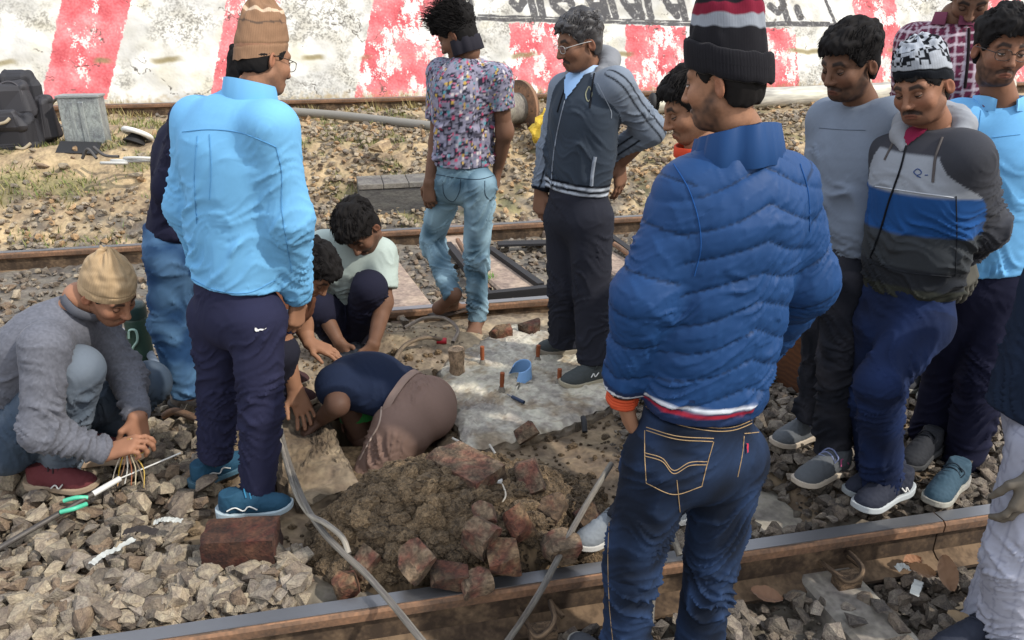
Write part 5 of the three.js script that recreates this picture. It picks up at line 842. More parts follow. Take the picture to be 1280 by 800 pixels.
// ---- the man half hidden behind the puffer jacket
{
  const f = H3(-0.9, -0.1, 0.1), j = J(2.4, { hip: [905, 400, 0.05], hem: [905, 385, 0.05], chest: [890, 250, 0.03], neck: [876, 178, 0.02], shL: [888, 215, -0.12], shR: [880, 205, 0.16], elL: [905, 330, -0.1], wrL: [880, 410, -0.05], elR: [880, 320, 0.16], wrR: [870, 400, 0.12], hpL: [905, 410, -0.05], hpR: [900, 405, 0.08], knL: [890, 520, -0.05], knR: [860, 520, 0.1], anL: [880, 620, 0], anR: [775, 640, 0.06] });
  j.knR = at(850, 530, 2.35); j.anR = gr(775, 655, 0.09);
  const head = headFrame(at(866, 134, 2.42), V3(-0.9, -0.35, 0.1), 0, 0.86), P = person('man with black fringe and orange collar, mostly hidden behind the blue puffer jacket', gr(880, 640, 0), { skin: SK.mid, head, neck: j.neck, face: { beard: 0.25, tache: 0.5, lids: 0.7 }, bones: bodyBones(j, f), limbs: [{ bones: armHand(j.elL, j.wrL, handBones(j.wrL, V3(-0.3, -1, 0), V3(0, 0, -1), -1, 0.5)), cell: 0.006 }, { bones: armHand(j.elR, j.wrR, handBones(j.wrR, V3(-0.3, -1, 0), V3(0, 0, 1), 1, 0.5)), cell: 0.006 }] });
  hair(P, head, { thick: 0.02, strands: 700, len: 0.028, seed: 17, flow: (d) => V3(d.x, 0.1, 0.8) });
  part(P, 'shirt', cloth([...torso(j, f, { w: 0.95 }), ...sleeve(j.shL, j.elL, j.wrL, f), ...sleeve(j.shR, j.elR, j.wrR, f)], { cell: 0.011, seed: 18, col: C('#2c2c30') }), M.cloth);
  part(P, 'collar', band(j.neck.clone().add(V3(-0.005, -0.03, 0)), V3(0, 1, 0), f, 0.066, 0.066, 0.03, { th: 0.008, dip: 0.012 }), bandMat('#c2452c'));
  part(P, 'trousers', cloth(trousers(j, f, { r: [0.09, 0.07, 0.055] }), { cell: 0.011, seed: 19, col: C('#23262e') }), M.cloth);
  shoe(P, gr(768, 668, 0.02), H3(-0.8, 0, 0.5), { s: 0.9, upper: flatMat('#73787c'), sole: flatMat('#b5b2ab') }); shoe(P, gr(880, 640, 0), H3(-0.8, 0, 0.3), { upper: flatMat('#8d9296'), sole: flatMat('#c9c6bf') });
}
// ---- blue puffer jacket, nearest man, back view
{
  const f = H3(-0.42, 0, -0.9), j = J(1.72, { hip: [868, 560, 0], hem: [882, 505, 0], chest: [918, 265, 0], neck: [925, 165, 0.0], shL: [860, 244, -0.03], shR: [980, 232, 0.05], elL: [806, 372, -0.06], wrL: [778, 484, 0.0], elR: [1008, 352, 0.1], wrR: [950, 440, 0.3], hpL: [828, 575, -0.03], hpR: [912, 570, 0.04], knL: [788, 705, -0.02], knR: [888, 705, 0.02], anL: [782, 862, 0.0], anR: [864, 865, 0.02] });
  const head = headFrame(at(906, 102, 1.72), V3(-0.8, -0.16, -0.58), 0.04, 0.83), hL = handBones(j.wrL.clone().add(V3(0.004, -0.03, -0.01)), V3(0.3, -1, -0.1), V3(0.9, 0.2, -0.2), -1, 0.5);
  const P = person('man in quilted blue puffer jacket and striped black knitted cap, nearest, back turned', V3(0.36, -0.17, -1.72), { skin: SK.mid, head, neck: j.neck, face: { beard: 0.75, tache: 0.8 }, bones: bodyBones(j, f), limbs: [{ bones: armHand(j.elL, j.wrL, hL, [0.04, 0.03]), cell: 0.004 }] });
  hair(P, head, { thick: 0.01, strands: 500, len: 0.012, seed: 18, flow: () => V3(0, -0.8, -0.2), brim: [-0.014, 0.05] });
  const kb = C('#201f22'), kr = C('#6f1f30'), kg = C('#83878e');
  beanie(P, head, { top: 0.24, front: 0.05, back: -0.014, cuff: 0.072, cuffCol: kb, pow: 0.5, seed: 5, ribs: 84, rx: 0.076, rz: 0.094, lean: [0, 0.015], rows: (v) => (v < 0.34 ? kb : v < 0.425 ? kg : v < 0.52 ? kr : v < 0.58 ? kb : v < 0.665 ? kg : v < 0.77 ? kr : kb) });
  // quilting: rows that dip to the spine on the back, rings on the sleeves
  const ax = V3().crossVectors(V3(0, 1, 0), f).normalize(), spine = j.hem.clone().lerp(j.chest, 0.5), X = (c) => (c.x - spine.x) * ax.x + (c.z - spine.z) * ax.z;
  const row = (c) => c.b.tag === 'sleeve' ? (c.u + c.X * 0.15) / 0.105 + 0.3 : c.b.tag === 'forearm' ? (c.u + 0.1 + c.X * 0.3) / 0.095 : (c.y - Math.abs(X(c)) * -0.36 - 0.008 * N2(c.x * 4, c.y * 4)) / 0.07;
  const quilt = (c, d) => { const w = row(c), q = Math.abs(w - Math.round(w)) * 2, pil = Math.sqrt(Math.max(0, 1 - (1 - q) ** 2.6)); const wr = N3(X(c) * 17 + 3 + c.u * 4, Math.floor(w + 0.5) * 3.1, c.u * 5), w2 = N3(c.X * 24, c.Y * 24, c.u * 11 + 4); return d * 0.55 + (pil - 0.6) * 0.0085 + (1 - Math.abs(wr)) ** 5 * 0.004 * q + w2 * 0.0008 * q + N3(X(c) * 55, w * 1.3, c.u * 40) * 0.0028 * Math.exp(-q / 0.3); };
  const bl = C('#1b3c67'), nv = C('#1c2c4c'), wh = C('#c9ccd2'), rd = C('#9b2234');
  const colr = (c) => { if (c.b.tag === 'body' && c.b.L > 0.25 && c.u < 0.07) { const h = c.u, right = X(c) < -0.035; if (right) return mul(bl, 0.8); return mixc(mixc(h > 0.052 ? bl : nv, wh, soft(h, 0.0475, 0.0045, 0.0025)), rd, soft(h, 0.032, 0.005, 0.0025)); } if (c.b.tag === 'forearm' && c.t > 0.9) return c.t > 0.985 ? nv : c.t > 0.955 ? wh : nv; const w = row(c), q = Math.abs(w - Math.round(w)) * 2; return mul(bl, q < 0.06 ? 0.5 : 1); };
  const tb = [...torso(j, f, { w: 1.02, hemW: 0.95, kf: 0.74, belly: 0.01, wr: [0.009, 0.007, 0.003] }), ...sleeve(j.shL, j.elL, j.wrL, f, { r: [0.07, 0.068, 0.046], amp: 1.1 }), ...sleeve(j.shR, j.elR, j.wrR, f, { r: [0.068, 0.068, 0.05], amp: 1.1 })];
  const jg = cloth(tb, { cell: 0.0052, seed: 20, k: 0.04, mod: quilt, col: colr, mottle: 0.02 }); part(P, 'puffer_jacket', jg, M.nylon);
  part(P, 'jacket_collar', band(j.neck.clone().add(V3(0, -0.06, 0)), V3(-0.06, 1, -0.02), f, 0.092, 0.088, 0.085, { th: 0.014, flare: -0.2, gap: 0.4, wave: 0.011, dip: 0.045 }), bandMat('#1b3c67', { roughness: 0.58 }));
  addSeams(P, jg, [[[842, 205], [860, 235], [873, 275], [876, 310], [868, 345]], [[1000, 205], [1010, 240], [1012, 290]]], 0.0016, bandMat('#1d467c'), 'armhole_seam');
  const wr = j.wrL; part(P, 'wrist_threads', join([0, 0.008, 0.015, 0.021].map((d) => band(wr.clone().add(V3(0.002, -0.012 - d, 0)), dirOf(j.elL, j.wrL), f, 0.033 + hash(d * 1e4) * 0.004, 0.033, 0.008, { th: 0.004 }))), flatMat('#b8451f'));
  const jb = trousers(j, f, { r: [0.094, 0.07, 0.063], amp: 1.2, kf: 0.78, w: 0.97 }); const denim = (c) => mixc(C('#131a27'), C('#283a58'), clamp(0.2 + c.n * 0.35 + c.d * 45 + (c.b.tag.startsWith('shin') ? 0.15 : 0)));
  const dg = cloth(jb, { cell: 0.0062, seed: 21, k: 0.045, col: denim, mottle: 0.12 }); part(P, 'jeans', dg, M.cloth);
  const thread = bandMat('#a08562');
  addSeams(P, dg, [[[808, 534], [846, 545], [892, 548]], [[806, 538], [806, 570], [808, 604]], [[892, 552], [884, 580], [877, 608]], [[808, 604], [842, 618], [877, 608]], [[806, 566], [828, 573], [842, 588], [862, 578], [884, 577]], [[806, 570], [828, 577], [842, 592], [862, 582], [884, 581]], [[808, 538], [846, 549], [891, 552]], [[930, 542], [952, 540]], [[930, 545], [928, 566], [922, 596]], [[802, 500], [830, 520], [870, 532], [915, 534], [955, 518]], [[802, 504], [830, 524], [870, 536], [915, 538], [955, 522]]], 0.0012, thread, 'stitching');
  addSeams(P, dg, [[[762, 640], [760, 700], [762, 760], [766, 800]], [[846, 600], [850, 640]]], 0.001, thread, 'leg_seam');
  part(P, 'red_tab', patch(dg, [[930, 553], [934, 553], [934, 565], [931, 566]], 0.005), flatMat('#b3243f', { side: THREE.DoubleSide }));
  part(P, 'logo', patch(jg, [[862, 500], [869, 500], [869, 505], [862, 504]], 0.002), bandMat('#1c2c4c'));
  for (const [p, d] of [[V3(0.265, -0.16, -1.72), H3(-0.4, 0, -0.9)], [V3(0.395, -0.16, -1.75), H3(-0.3, 0, -0.95)]]) shoe(P, p, d, { upper: flatMat('#3b3d42'), sole: M.white });
}
// ---- grey tee
{
  const f = H3(-0.75, 0, 0.6), j = J(2.7, { hip: [1048, 332, 0], hem: [1050, 312, 0], chest: [1070, 190, 0.01], neck: [1076, 128, 0.02], shR: [1036, 150, 0.12], shL: [1120, 152, -0.09], elR: [1030, 250, 0.18], wrR: [1040, 330, 0.2], elL: [1150, 250, 0.02], wrL: [1140, 330, 0.1], hpR: [1032, 345, 0.06], hpL: [1064, 345, -0.05], knR: [1030, 440, 0.07], knL: [1052, 452, -0.08], anR: [1016, 522, 0.1], anL: [1040, 565, -0.08] });
  const head = headFrame(at(1062, 80, 2.68), V3(-0.86, -0.28, 0.44), 0, 0.93), P = person('clean capped haired man in plain grey tee and charcoal trousers beside the puffer jacket', gr(1025, 585, 0), { skin: SK.dark, head, neck: j.neck, face: { beard: 0.7, tache: 0.75, lids: 0.75, wide: 1.03 }, bones: bodyBones(j, f), limbs: [{ bones: armHand(j.elR, j.wrR, handBones(j.wrR, V3(0, -1, 0), V3(0, 0, -1), 1, 0.5)), cell: 0.006 }, { bones: armHand(j.elL, j.wrL, handBones(j.wrL, V3(0, -1, 0), V3(0, 0, -1), -1, 0.5)), cell: 0.006 }] });
  P.userData.label = 'man in plain grey tee and charcoal trousers, standing right of the puffer jacket';
  hair(P, head, { thick: 0.02, top: 1.5, strands: 1100, len: 0.024, seed: 19, flow: (d) => V3(d.x, 0.1, 0.9) });
  const tg = cloth([...torso(j, f, { w: 0.99, belly: 0.02, wr: [0.013, 0.01, 0.003] }), ...sleeve(j.shR, j.elR, j.wrR, f, { r: [0.07, 0.058, 0.044], amp: 1.1 }), ...sleeve(j.shL, j.elL, j.wrL, f, { r: [0.074, 0.06, 0.046] })], { cell: 0.0075, seed: 22, col: C('#737c89') }); part(P, 'tee', tg, M.cloth);
  part(P, 'neckline', band(j.neck.clone().add(V3(-0.005, -0.032, 0)), V3(0.05, 1, 0), f, 0.072, 0.07, 0.014, { th: 0.005, dip: 0.025 }), bandMat('#6b7480')); addSeams(P, tg, [[[1024, 160], [1050, 162], [1082, 163]]], 0.0014, bandMat('#5b636f'), 'stitching');
  part(P, 'trousers', cloth(trousers(j, f, { r: [0.098, 0.08, 0.068], amp: 1.2 }), { cell: 0.008, seed: 23, col: (c) => mixc(C('#1e2027'), C('#34343a'), clamp(0.4 + c.n)) }), M.cloth);
  const up = flatMat('#54575a'), lc = flatMat('#7d86a8'); shoe(P, gr(1008, 548, 0.0), H3(-0.85, 0, 0.4), { upper: up, sole: flatMat('#b7a997'), lace: lc, mark: [[-0.04, 0.06], [-0.02, 0.085]], markMat: flatMat('#b0507a') }); shoe(P, gr(1037, 594, 0.0), H3(-0.85, 0, 0.45), { upper: up, sole: flatMat('#c3b5a2'), lace: lc, mark: [[-0.04, 0.06], [-0.01, 0.085], [0.0, 0.06]], markMat: flatMat('#b0507a') });
}
// ---- colour-block hoodie and patterned cap
{
  const f = H3(-0.62, 0, 0.78), j = J(2.45, { hip: [1130, 395, 0.02], hem: [1138, 362, 0.02], chest: [1158, 225, 0], neck: [1166, 152, 0.01], shR: [1116, 190, 0.13], shL: [1208, 197, -0.09], elR: [1088, 275, 0.22], wrR: [1096, 322, 0.3], elL: [1230, 285, 0.02], wrL: [1204, 318, 0.17], hpR: [1106, 405, 0.06], hpL: [1152, 405, -0.04], knR: [1090, 500, 0.08], knL: [1100, 478, -0.14], anR: [1094, 585, 0.12], anL: [1102, 606, -0.03] });
  const head = headFrame(at(1153, 108, 2.43), V3(-0.78, -0.32, 0.55), 0.16, 0.87), P = person('man in colourblock grey, blue and charcoal hoodie and patterned knitted cap, foot on rail', gr(1110, 600, 0), { skin: [0.24, 0.115, 0.068], head, neck: j.neck, face: { beard: 0.3, tache: 0.9, lids: 0.7, wide: 1.06, jaw: 1.1, seed: 3, look: [0, 0.3] }, bones: bodyBones(j, f), limbs: [{ bones: handBones(j.wrL, V3(0.25, -0.75, 0.1), V3(-0.3, 0, -0.9), -1, 0.35, 1.05), cell: 0.0045, skin: [0.09, 0.085, 0.07] }, { bones: handBones(j.wrR, V3(-0.3, -0.5, 0), V3(0.3, 0, -0.9), 1, 0.7, 1), cell: 0.005, skin: [0.12, 0.07, 0.05] }] });
  hair(P, head, { thick: 0.01, strands: 600, len: 0.02, seed: 20, flow: (d) => V3(d.x, -0.3, 0.8), shift: -0.012, brim: [-0.034, 0.062] });
  const w1 = C('#9a9ea4'), k1 = C('#17191d'); beanie(P, head, { top: 0.165, front: 0.062, back: -0.034, rx: 0.083, rz: 0.1, seed: 6, pow: 0.58, rows: (v, a) => { const i = Math.floor(a * 3.2), q = Math.floor(v * 15), h = hash(i + Math.floor(v * 3) * 3, q, 2); if (v < 0.17) return k1; if (v < 0.24) return w1; if (v < 0.6) return hash(Math.floor(a * 6 + Math.floor(v * 9)), Math.floor(v * 9), 4) < 0.5 ? (h < 0.75 ? k1 : w1) : (h < 0.7 ? w1 : k1); if (v < 0.66) return w1; return h < 0.55 ? w1 : k1; } });
  const pg = C('#8d9197'), bl = C('#234a7e'), ch = C('#3a3d40'), dk = C('#2a2c30');
  const tone = (c) => { if (c.b.tag === 'sleeve' || c.b.tag === 'forearm' || c.b.tag === 'yoke') return c.b.tag === 'yoke' ? C('#3d3d42') : C('#3b3c41'); const h = (c.y - j.hem.y) / (j.chest.y - j.hem.y); const e = 0.012, up = (a, q, w) => mixc(a, q, sst(w - e, w + e, h)); return up(up(up(up(up(C('#34352f'), dk, 0.1), ch, 0.28), bl, 0.58), pg, 0.92), C('#3d3d42'), 1.24); };
  const hg = cloth([...torso(j, f, { w: 0.95, belly: 0.016, hemW: 0.96, wr: [0.009, 0.007, 0.003] }), ...sleeve(j.shR, j.elR, j.wrR, f, { r: [0.068, 0.062, 0.05] }), ...sleeve(j.shL, j.elL, j.wrL, f, { r: [0.07, 0.066, 0.05], amp: 1.2 })], { cell: 0.0056, seed: 24, col: tone }); part(P, 'hoodie', hg, M.wool);
  const c = j.neck, hoodB = []; for (let i = 0; i < 9; i++) { const s = V3().crossVectors(V3(0, 1, 0), f), p = (q) => c.clone().addScaledVector(f, -Math.cos(q) * 0.08).addScaledVector(s, Math.sin(q) * 0.085).add(V3(0, -0.02 + 0.03 * Math.cos(q) - 0.04 * Math.max(0, -Math.cos(q)), 0)), a = mix(-2.5, 2.5, i / 8); hoodB.push(bone(p(a), p(a + 0.55), 0.028 + 0.012 * Math.cos(a), 0.028 + 0.012 * Math.cos(a + 0.55))); }
  part(P, 'hood', cloth(hoodB, { cell: 0.008, seed: 25, k: 0.03, folds: 0.7, col: C('#8b8d91') }), M.wool);
  part(P, 'inner_tee', patch(hg, [[1128, 155], [1166, 160], [1150, 172], [1134, 184], [1130, 170]], 0.006), bandMat('#7a1f3c'));
  addSeams(P, hg, [[[1133, 182], [1126, 210], [1112, 250], [1100, 290], [1088, 322]]], 0.0035, bandMat('#15171b'), 'zipper'); addSeams(P, hg, [[[1178, 172], [1170, 195], [1166, 228]], [[1117, 178], [1106, 200]]], 0.0042, bandMat('#55504e'), 'drawstring');
  addSeams(P, hg, [[[1094, 233], [1140, 240], [1192, 247]]], 0.0018, bandMat('#b9bcc0'), 'stitching'); addSeams(P, hg, [[[1086, 328], [1130, 340], [1188, 346]], [[1195, 245], [1196, 290], [1194, 345]]], 0.0018, bandMat('#24262a'), 'seam');
  addSeams(P, hg, [[[1142, 215], [1147, 211], [1152, 216], [1146, 219], [1142, 215]], [[1146, 220], [1151, 222]], [[1156, 219], [1160, 219]]], 0.0018, bandMat('#3a4c74'), 'emblem');
  part(P, 'trousers', cloth(trousers(j, f, { r: [0.088, 0.076, 0.066], amp: 0.9, w: 0.93 }), { cell: 0.0075, seed: 26, col: (c) => mixc(C('#151c31'), C('#1c2a4c'), clamp(0.55 + c.n * 0.5)) }), M.cloth);
  const up = flatMat('#171c2c'); shoe(P, gr(1112, 622, 0.012), H3(-0.85, 0, 0.5), { upper: up, sole: flatMat('#aeb2b2'), s: 1.03, lace: flatMat('#20283c'), mark: [[-0.03, 0.04], [-0.015, 0.06], [-0.01, 0.045], [0.01, 0.065]] }); shoe(P, gr(1102, 608, 0.0), H3(-0.85, 0, 0.4), { upper: up, sole: flatMat('#8b8f8f') });
}
// ---- sky blue shirt and spectacles, facing the camera
{
  const f = H3(-0.2, 0, 1), j = J(2.78, { hip: [1232, 355, 0], hem: [1236, 335, 0], chest: [1248, 195, 0], neck: [1250, 125, 0.0], shR: [1198, 152, 0.03], shL: [1304, 152, -0.02], elR: [1200, 245, 0.12], wrR: [1215, 320, 0.18], elL: [1318, 250, 0.05], wrL: [1310, 340, 0.1], hpR: [1208, 365, 0.02], hpL: [1252, 365, -0.02], knR: [1184, 465, 0.06], knL: [1228, 475, -0.1], anR: [1160, 552, 0.04], anL: [1200, 588, -0.1] });
  const head = headFrame(at(1252, 62, 2.74), V3(-0.12, -0.12, 1), -0.05, 0.93), P = person('man in sky blue shirt over maroon tee, wearing spectacles and facing the camera', gr(1185, 590, 0), { skin: [0.22, 0.105, 0.062], head, neck: j.neck, face: { beard: 0.75, tache: 0.8, lids: 0.52, jaw: 0.97, seed: 8 }, bones: bodyBones(j, f), limbs: [{ bones: armHand(j.elR, j.wrR, handBones(j.wrR, V3(0, -1, 0), V3(0, 0, -1), 1, 0.5)), cell: 0.006 }] });
  hair(P, head, { thick: 0.022, top: 1.5, strands: 1200, len: 0.028, seed: 22, flow: (d) => V3(0.5, 0.2, 0.7) }); glasses(P, head, '#2b2422', 0.0265, 0.018);
  const tg = cloth([...torso(j, f, { w: 1.06, wr: [0.01, 0.008, 0.003] }), ...sleeve(j.shR, j.elR, j.wrR, f, { r: [0.074, 0.06, 0.047] }), ...sleeve(j.shL, j.elL, j.wrL, f, { r: [0.076, 0.062, 0.048] })], { cell: 0.0075, seed: 27, col: C('#69a4d0') }); part(P, 'shirt', tg, M.cloth);
  part(P, 'collar', band(j.neck.clone().add(V3(0, -0.035, 0.0)), V3(0, 1, -0.1), f, 0.078, 0.074, 0.05, { gap: 0.8, flare: -0.06, th: 0.006, point: -0.02 }), bandMat('#74aed8'));
  part(P, 'inner_tee', patch(tg, [[1222, 108], [1250, 112], [1262, 116], [1240, 128], [1228, 137], [1222, 125]], 0.006), bandMat('#5b1a2b'));
  addSeams(P, tg, [[[1226, 138], [1222, 180], [1222, 230], [1224, 300]], [[1240, 172], [1275, 168]], [[1205, 140], [1190, 150]]], 0.0016, bandMat('#5a93bf'), 'placket');
  part(P, 'trousers', cloth(trousers(j, f, { r: [0.1, 0.085, 0.07] }), { cell: 0.008, seed: 28, col: C('#17182b') }), M.cloth);
  const up = flatMat('#27414f'); shoe(P, gr(1187, 612, 0.0), H3(-0.75, 0, 0.65), { upper: up, sole: M.white, lace: flatMat('#1e2f3a') }); shoe(P, gr(1155, 570, 0), H3(-0.7, 0, 0.6), { upper: flatMat('#15171d'), sole: flatMat('#3a3a3a') });
}
// ---- plaid shirt at the back right
{
  const f = H3(-0.55, 0, 0.83), j = J(3.3, { hip: [1170, 260, 0], chest: [1178, 90, 0], neck: [1194, 20, 0], shR: [1142, 52, 0.1], shL: [1240, 52, -0.06], elR: [1132, 130, 0.14], wrR: [1140, 200, 0.1], elL: [1245, 140, 0], wrL: [1230, 210, -0.05], hpR: [1158, 265, 0.05], hpL: [1192, 265, -0.05], knR: [1150, 360, 0.05], knL: [1180, 365, -0.05], anR: [1145, 450, 0.05], anL: [1172, 460, -0.05] });
  const head = headFrame(at(1214, -6, 3.26), V3(-0.25, -0.6, 0.72), 0, 0.93), P = person('man in maroon and white plaid shirt standing behind the patterned cap', gr(1158, 475, 0), { skin: SK.dark, head, neck: j.neck, face: { beard: 0.8, tache: 0.8, lids: 0.9 }, bones: bodyBones(j, f) });
  hair(P, head, { thick: 0.016, strands: 400, seed: 23 });
  const w = C('#b9aab0'), m = C('#5a2238'), d = C('#2c1a26'); const plaid = (c) => { const a = ((c.b.tag === 'body' ? c.X : c.ang * 0.07) / 0.034) % 1, u = (c.u / 0.034 + 10) % 1, A = Math.abs((a + 1) % 1 - 0.5) < 0.13, U = Math.abs(u - 0.5) < 0.13; return A && U ? w : A || U ? mixc(w, m, 0.3) : Math.abs((a + 1) % 1) < 0.1 ? d : m; };
  const pg = cloth([...torso(j, f, { w: 1.08 }), ...sleeve(j.shR, j.elR, j.wrR, f), ...sleeve(j.shL, j.elL, j.wrL, f)], { cell: 0.0068, seed: 29, col: plaid }); part(P, 'plaid_shirt', pg, M.cloth);
  part(P, 'collar', band(j.neck.clone().add(V3(0, -0.03, 0)), V3(0, 1, 0), f, 0.074, 0.072, 0.045, { gap: 0.6, th: 0.006, flare: -0.1 }), bandMat('#6d3a4c')); addSeams(P, pg, [[[1211, 36], [1210, 70], [1206, 110]]], 0.006, bandMat('#1b1416'), 'placket');
  part(P, 'trousers', cloth(trousers(j, f), { cell: 0.011, seed: 30, col: C('#22242b') }), M.cloth);
  for (const q of ['R', 'L']) shoe(P, V3(j['an' + q].x, 0, j['an' + q].z), H3(-0.6, 0, 0.8), { upper: flatMat('#2b2b2f') });
}
// ---- right edge: navy top and pale checked trousers
{
  const f = H3(-0.95, 0, 0.15), j = J(1.9, { hip: [1322, 520, 0.02], hem: [1303, 524, 0.02], chest: [1362, 360, 0.05], neck: [1378, 272, 0.05], shL: [1368, 335, -0.15], shR: [1362, 325, 0.22], elL: [1350, 480, -0.16], wrL: [1300, 592, -0.12], hpL: [1318, 560, -0.06], hpR: [1312, 555, 0.1], knL: [1270, 700, -0.08], knR: [1285, 690, 0.14], anL: [1255, 840, -0.02], anR: [1215, 800, 0.1] });
  j.anR = at(1228, 795, 1.98); j.knR = at(1268, 690, 2.0);
  const hL = handBones(j.wrL, V3(-0.22, -1, 0.05), V3(-0.2, 0, -1), -1, 0.45, 1.08, { thumb: 0.8 });
  const P = person('person in navy top and pale checked trousers with dusty gloved hand, right edge', gr(1240, 815, -0.16), { skin: SK.mid, bones: [...bodyBones(j, f), bone(j.neck, j.neck.clone().add(V3(-0.02, 0.12, 0)), 0.055, 0.05)], limbs: [{ bones: armHand(j.elL, j.wrL, hL), cell: 0.0045, skin: [0.13, 0.11, 0.085] }] });
  part(P, 'navy_top', cloth([...torso(j, f, { w: 1.08, hemW: 1.0, wr: [0.01, 0.008, 0.003] }), ...sleeve(j.shL, j.elL, j.wrL.clone().lerp(j.elL, 0.3), f, { r: [0.078, 0.066, 0.05] })], { cell: 0.008, seed: 31, col: C('#1d2738') }), M.cloth);
  part(P, 'trousers', cloth(trousers(j, f, { r: [0.105, 0.082, 0.072], amp: 1.1, w: 1.0 }), { cell: 0.0075, seed: 32, col: (c) => { const a = Math.abs(((c.ang * 0.08) / 0.05 + 20) % 1 - 0.5) < 0.05, u = Math.abs((c.u / 0.06 + 10) % 1 - 0.5) < 0.04; return a || u ? C('#8f909d') : C('#a3a4b0'); } }), M.cloth);
  shoe(P, gr(1222, 806, -0.15), H3(-0.9, 0, 0.3), { upper: flatMat('#1d2230'), sole: flatMat('#2b3040') }); shoe(P, gr(1252, 850, -0.16), H3(-0.9, 0, 0.3), { upper: flatMat('#1d2230'), sole: flatMat('#2b3040') });
  const hd = headFrame(j.neck.clone().add(V3(-0.04, 0.2, 0)), V3(-0.9, -0.3, 0.2)); const hm = headMesh(hd, { skin: SK.mid, beard: 0.4 }); part(P, 'head', hm, M.skin); hair(P, hd, { strands: 200 });
}
// ================================================================ the dig: heap, slab, foundation, bricks
function cellBump(x, z, s, seed) { const u = x / s, v = z / s, i = Math.floor(u), j = Math.floor(v); let d = 9, hh = 0; for (let a = -1; a < 2; a++) for (let b = -1; b < 2; b++) { const h = hash(i + a, j + b, seed), g = hash(j + b, i + a, seed + 5), q = Math.hypot(u - i - a - h, v - j - b - g); if (q < d) { d = q; hh = hash(i + a, j + b, seed + 9); } } return Math.sqrt(Math.max(0, 1 - d * d * 1.3)) * (0.4 + hh); }
const mudMap = tex(256, 256, (x, y) => { const i = y * 256 + x, v = 200 + nA[i] * 60 + nB[i] * 70 + nC[i] * 60; return [v, v * 0.99, v * 0.97]; });
const mud = mat({ vertexColors: true, map: mudMap, bumpMap: grainBump, bumpScale: 0.01, roughness: 1 });
function heapH(x, z) {
  const px = (x + 0.25), pz = (z + 2.33);
  let h = 0.155 * Math.exp(-((px + 0.03) ** 2 / 0.075 + pz * pz / 0.055)) + 0.08 * bump2(x, z, -0.42, -2.18, 0.2, 0.16) + 0.075 * bump2(x, z, 0.08, -2.4, 0.26, 0.26) + 0.06 * bump2(x, z, -0.02, -2.14, 0.3, 0.12);
  return h;
}
function heapTop(x, z) { const H = heapH(x, z), e = sst(0.015, 0.1, H), w = N2(x * 6, z * 6) * 0.05, crumb = cellBump(x + w, z, 0.11, 1) * 0.024 + cellBump(x, z + w, 0.05, 2) * 0.016 + cellBump(x, z, 0.026, 3) * 0.009 + cellBump(x + w, z, 0.014, 4) * 0.004; const s = x * NX + z * NZ, rim = sst(S_A + 0.03, S_A + 0.12, s); return [Math.min(-0.06 + H * 1.02 + crumb * (0.25 + 0.75 * e) * e - (1 - e) * 0.03, rim > 0.99 ? 9 : 0.0 - (1 - rim) * 0.25 + H * rim), crumb]; }
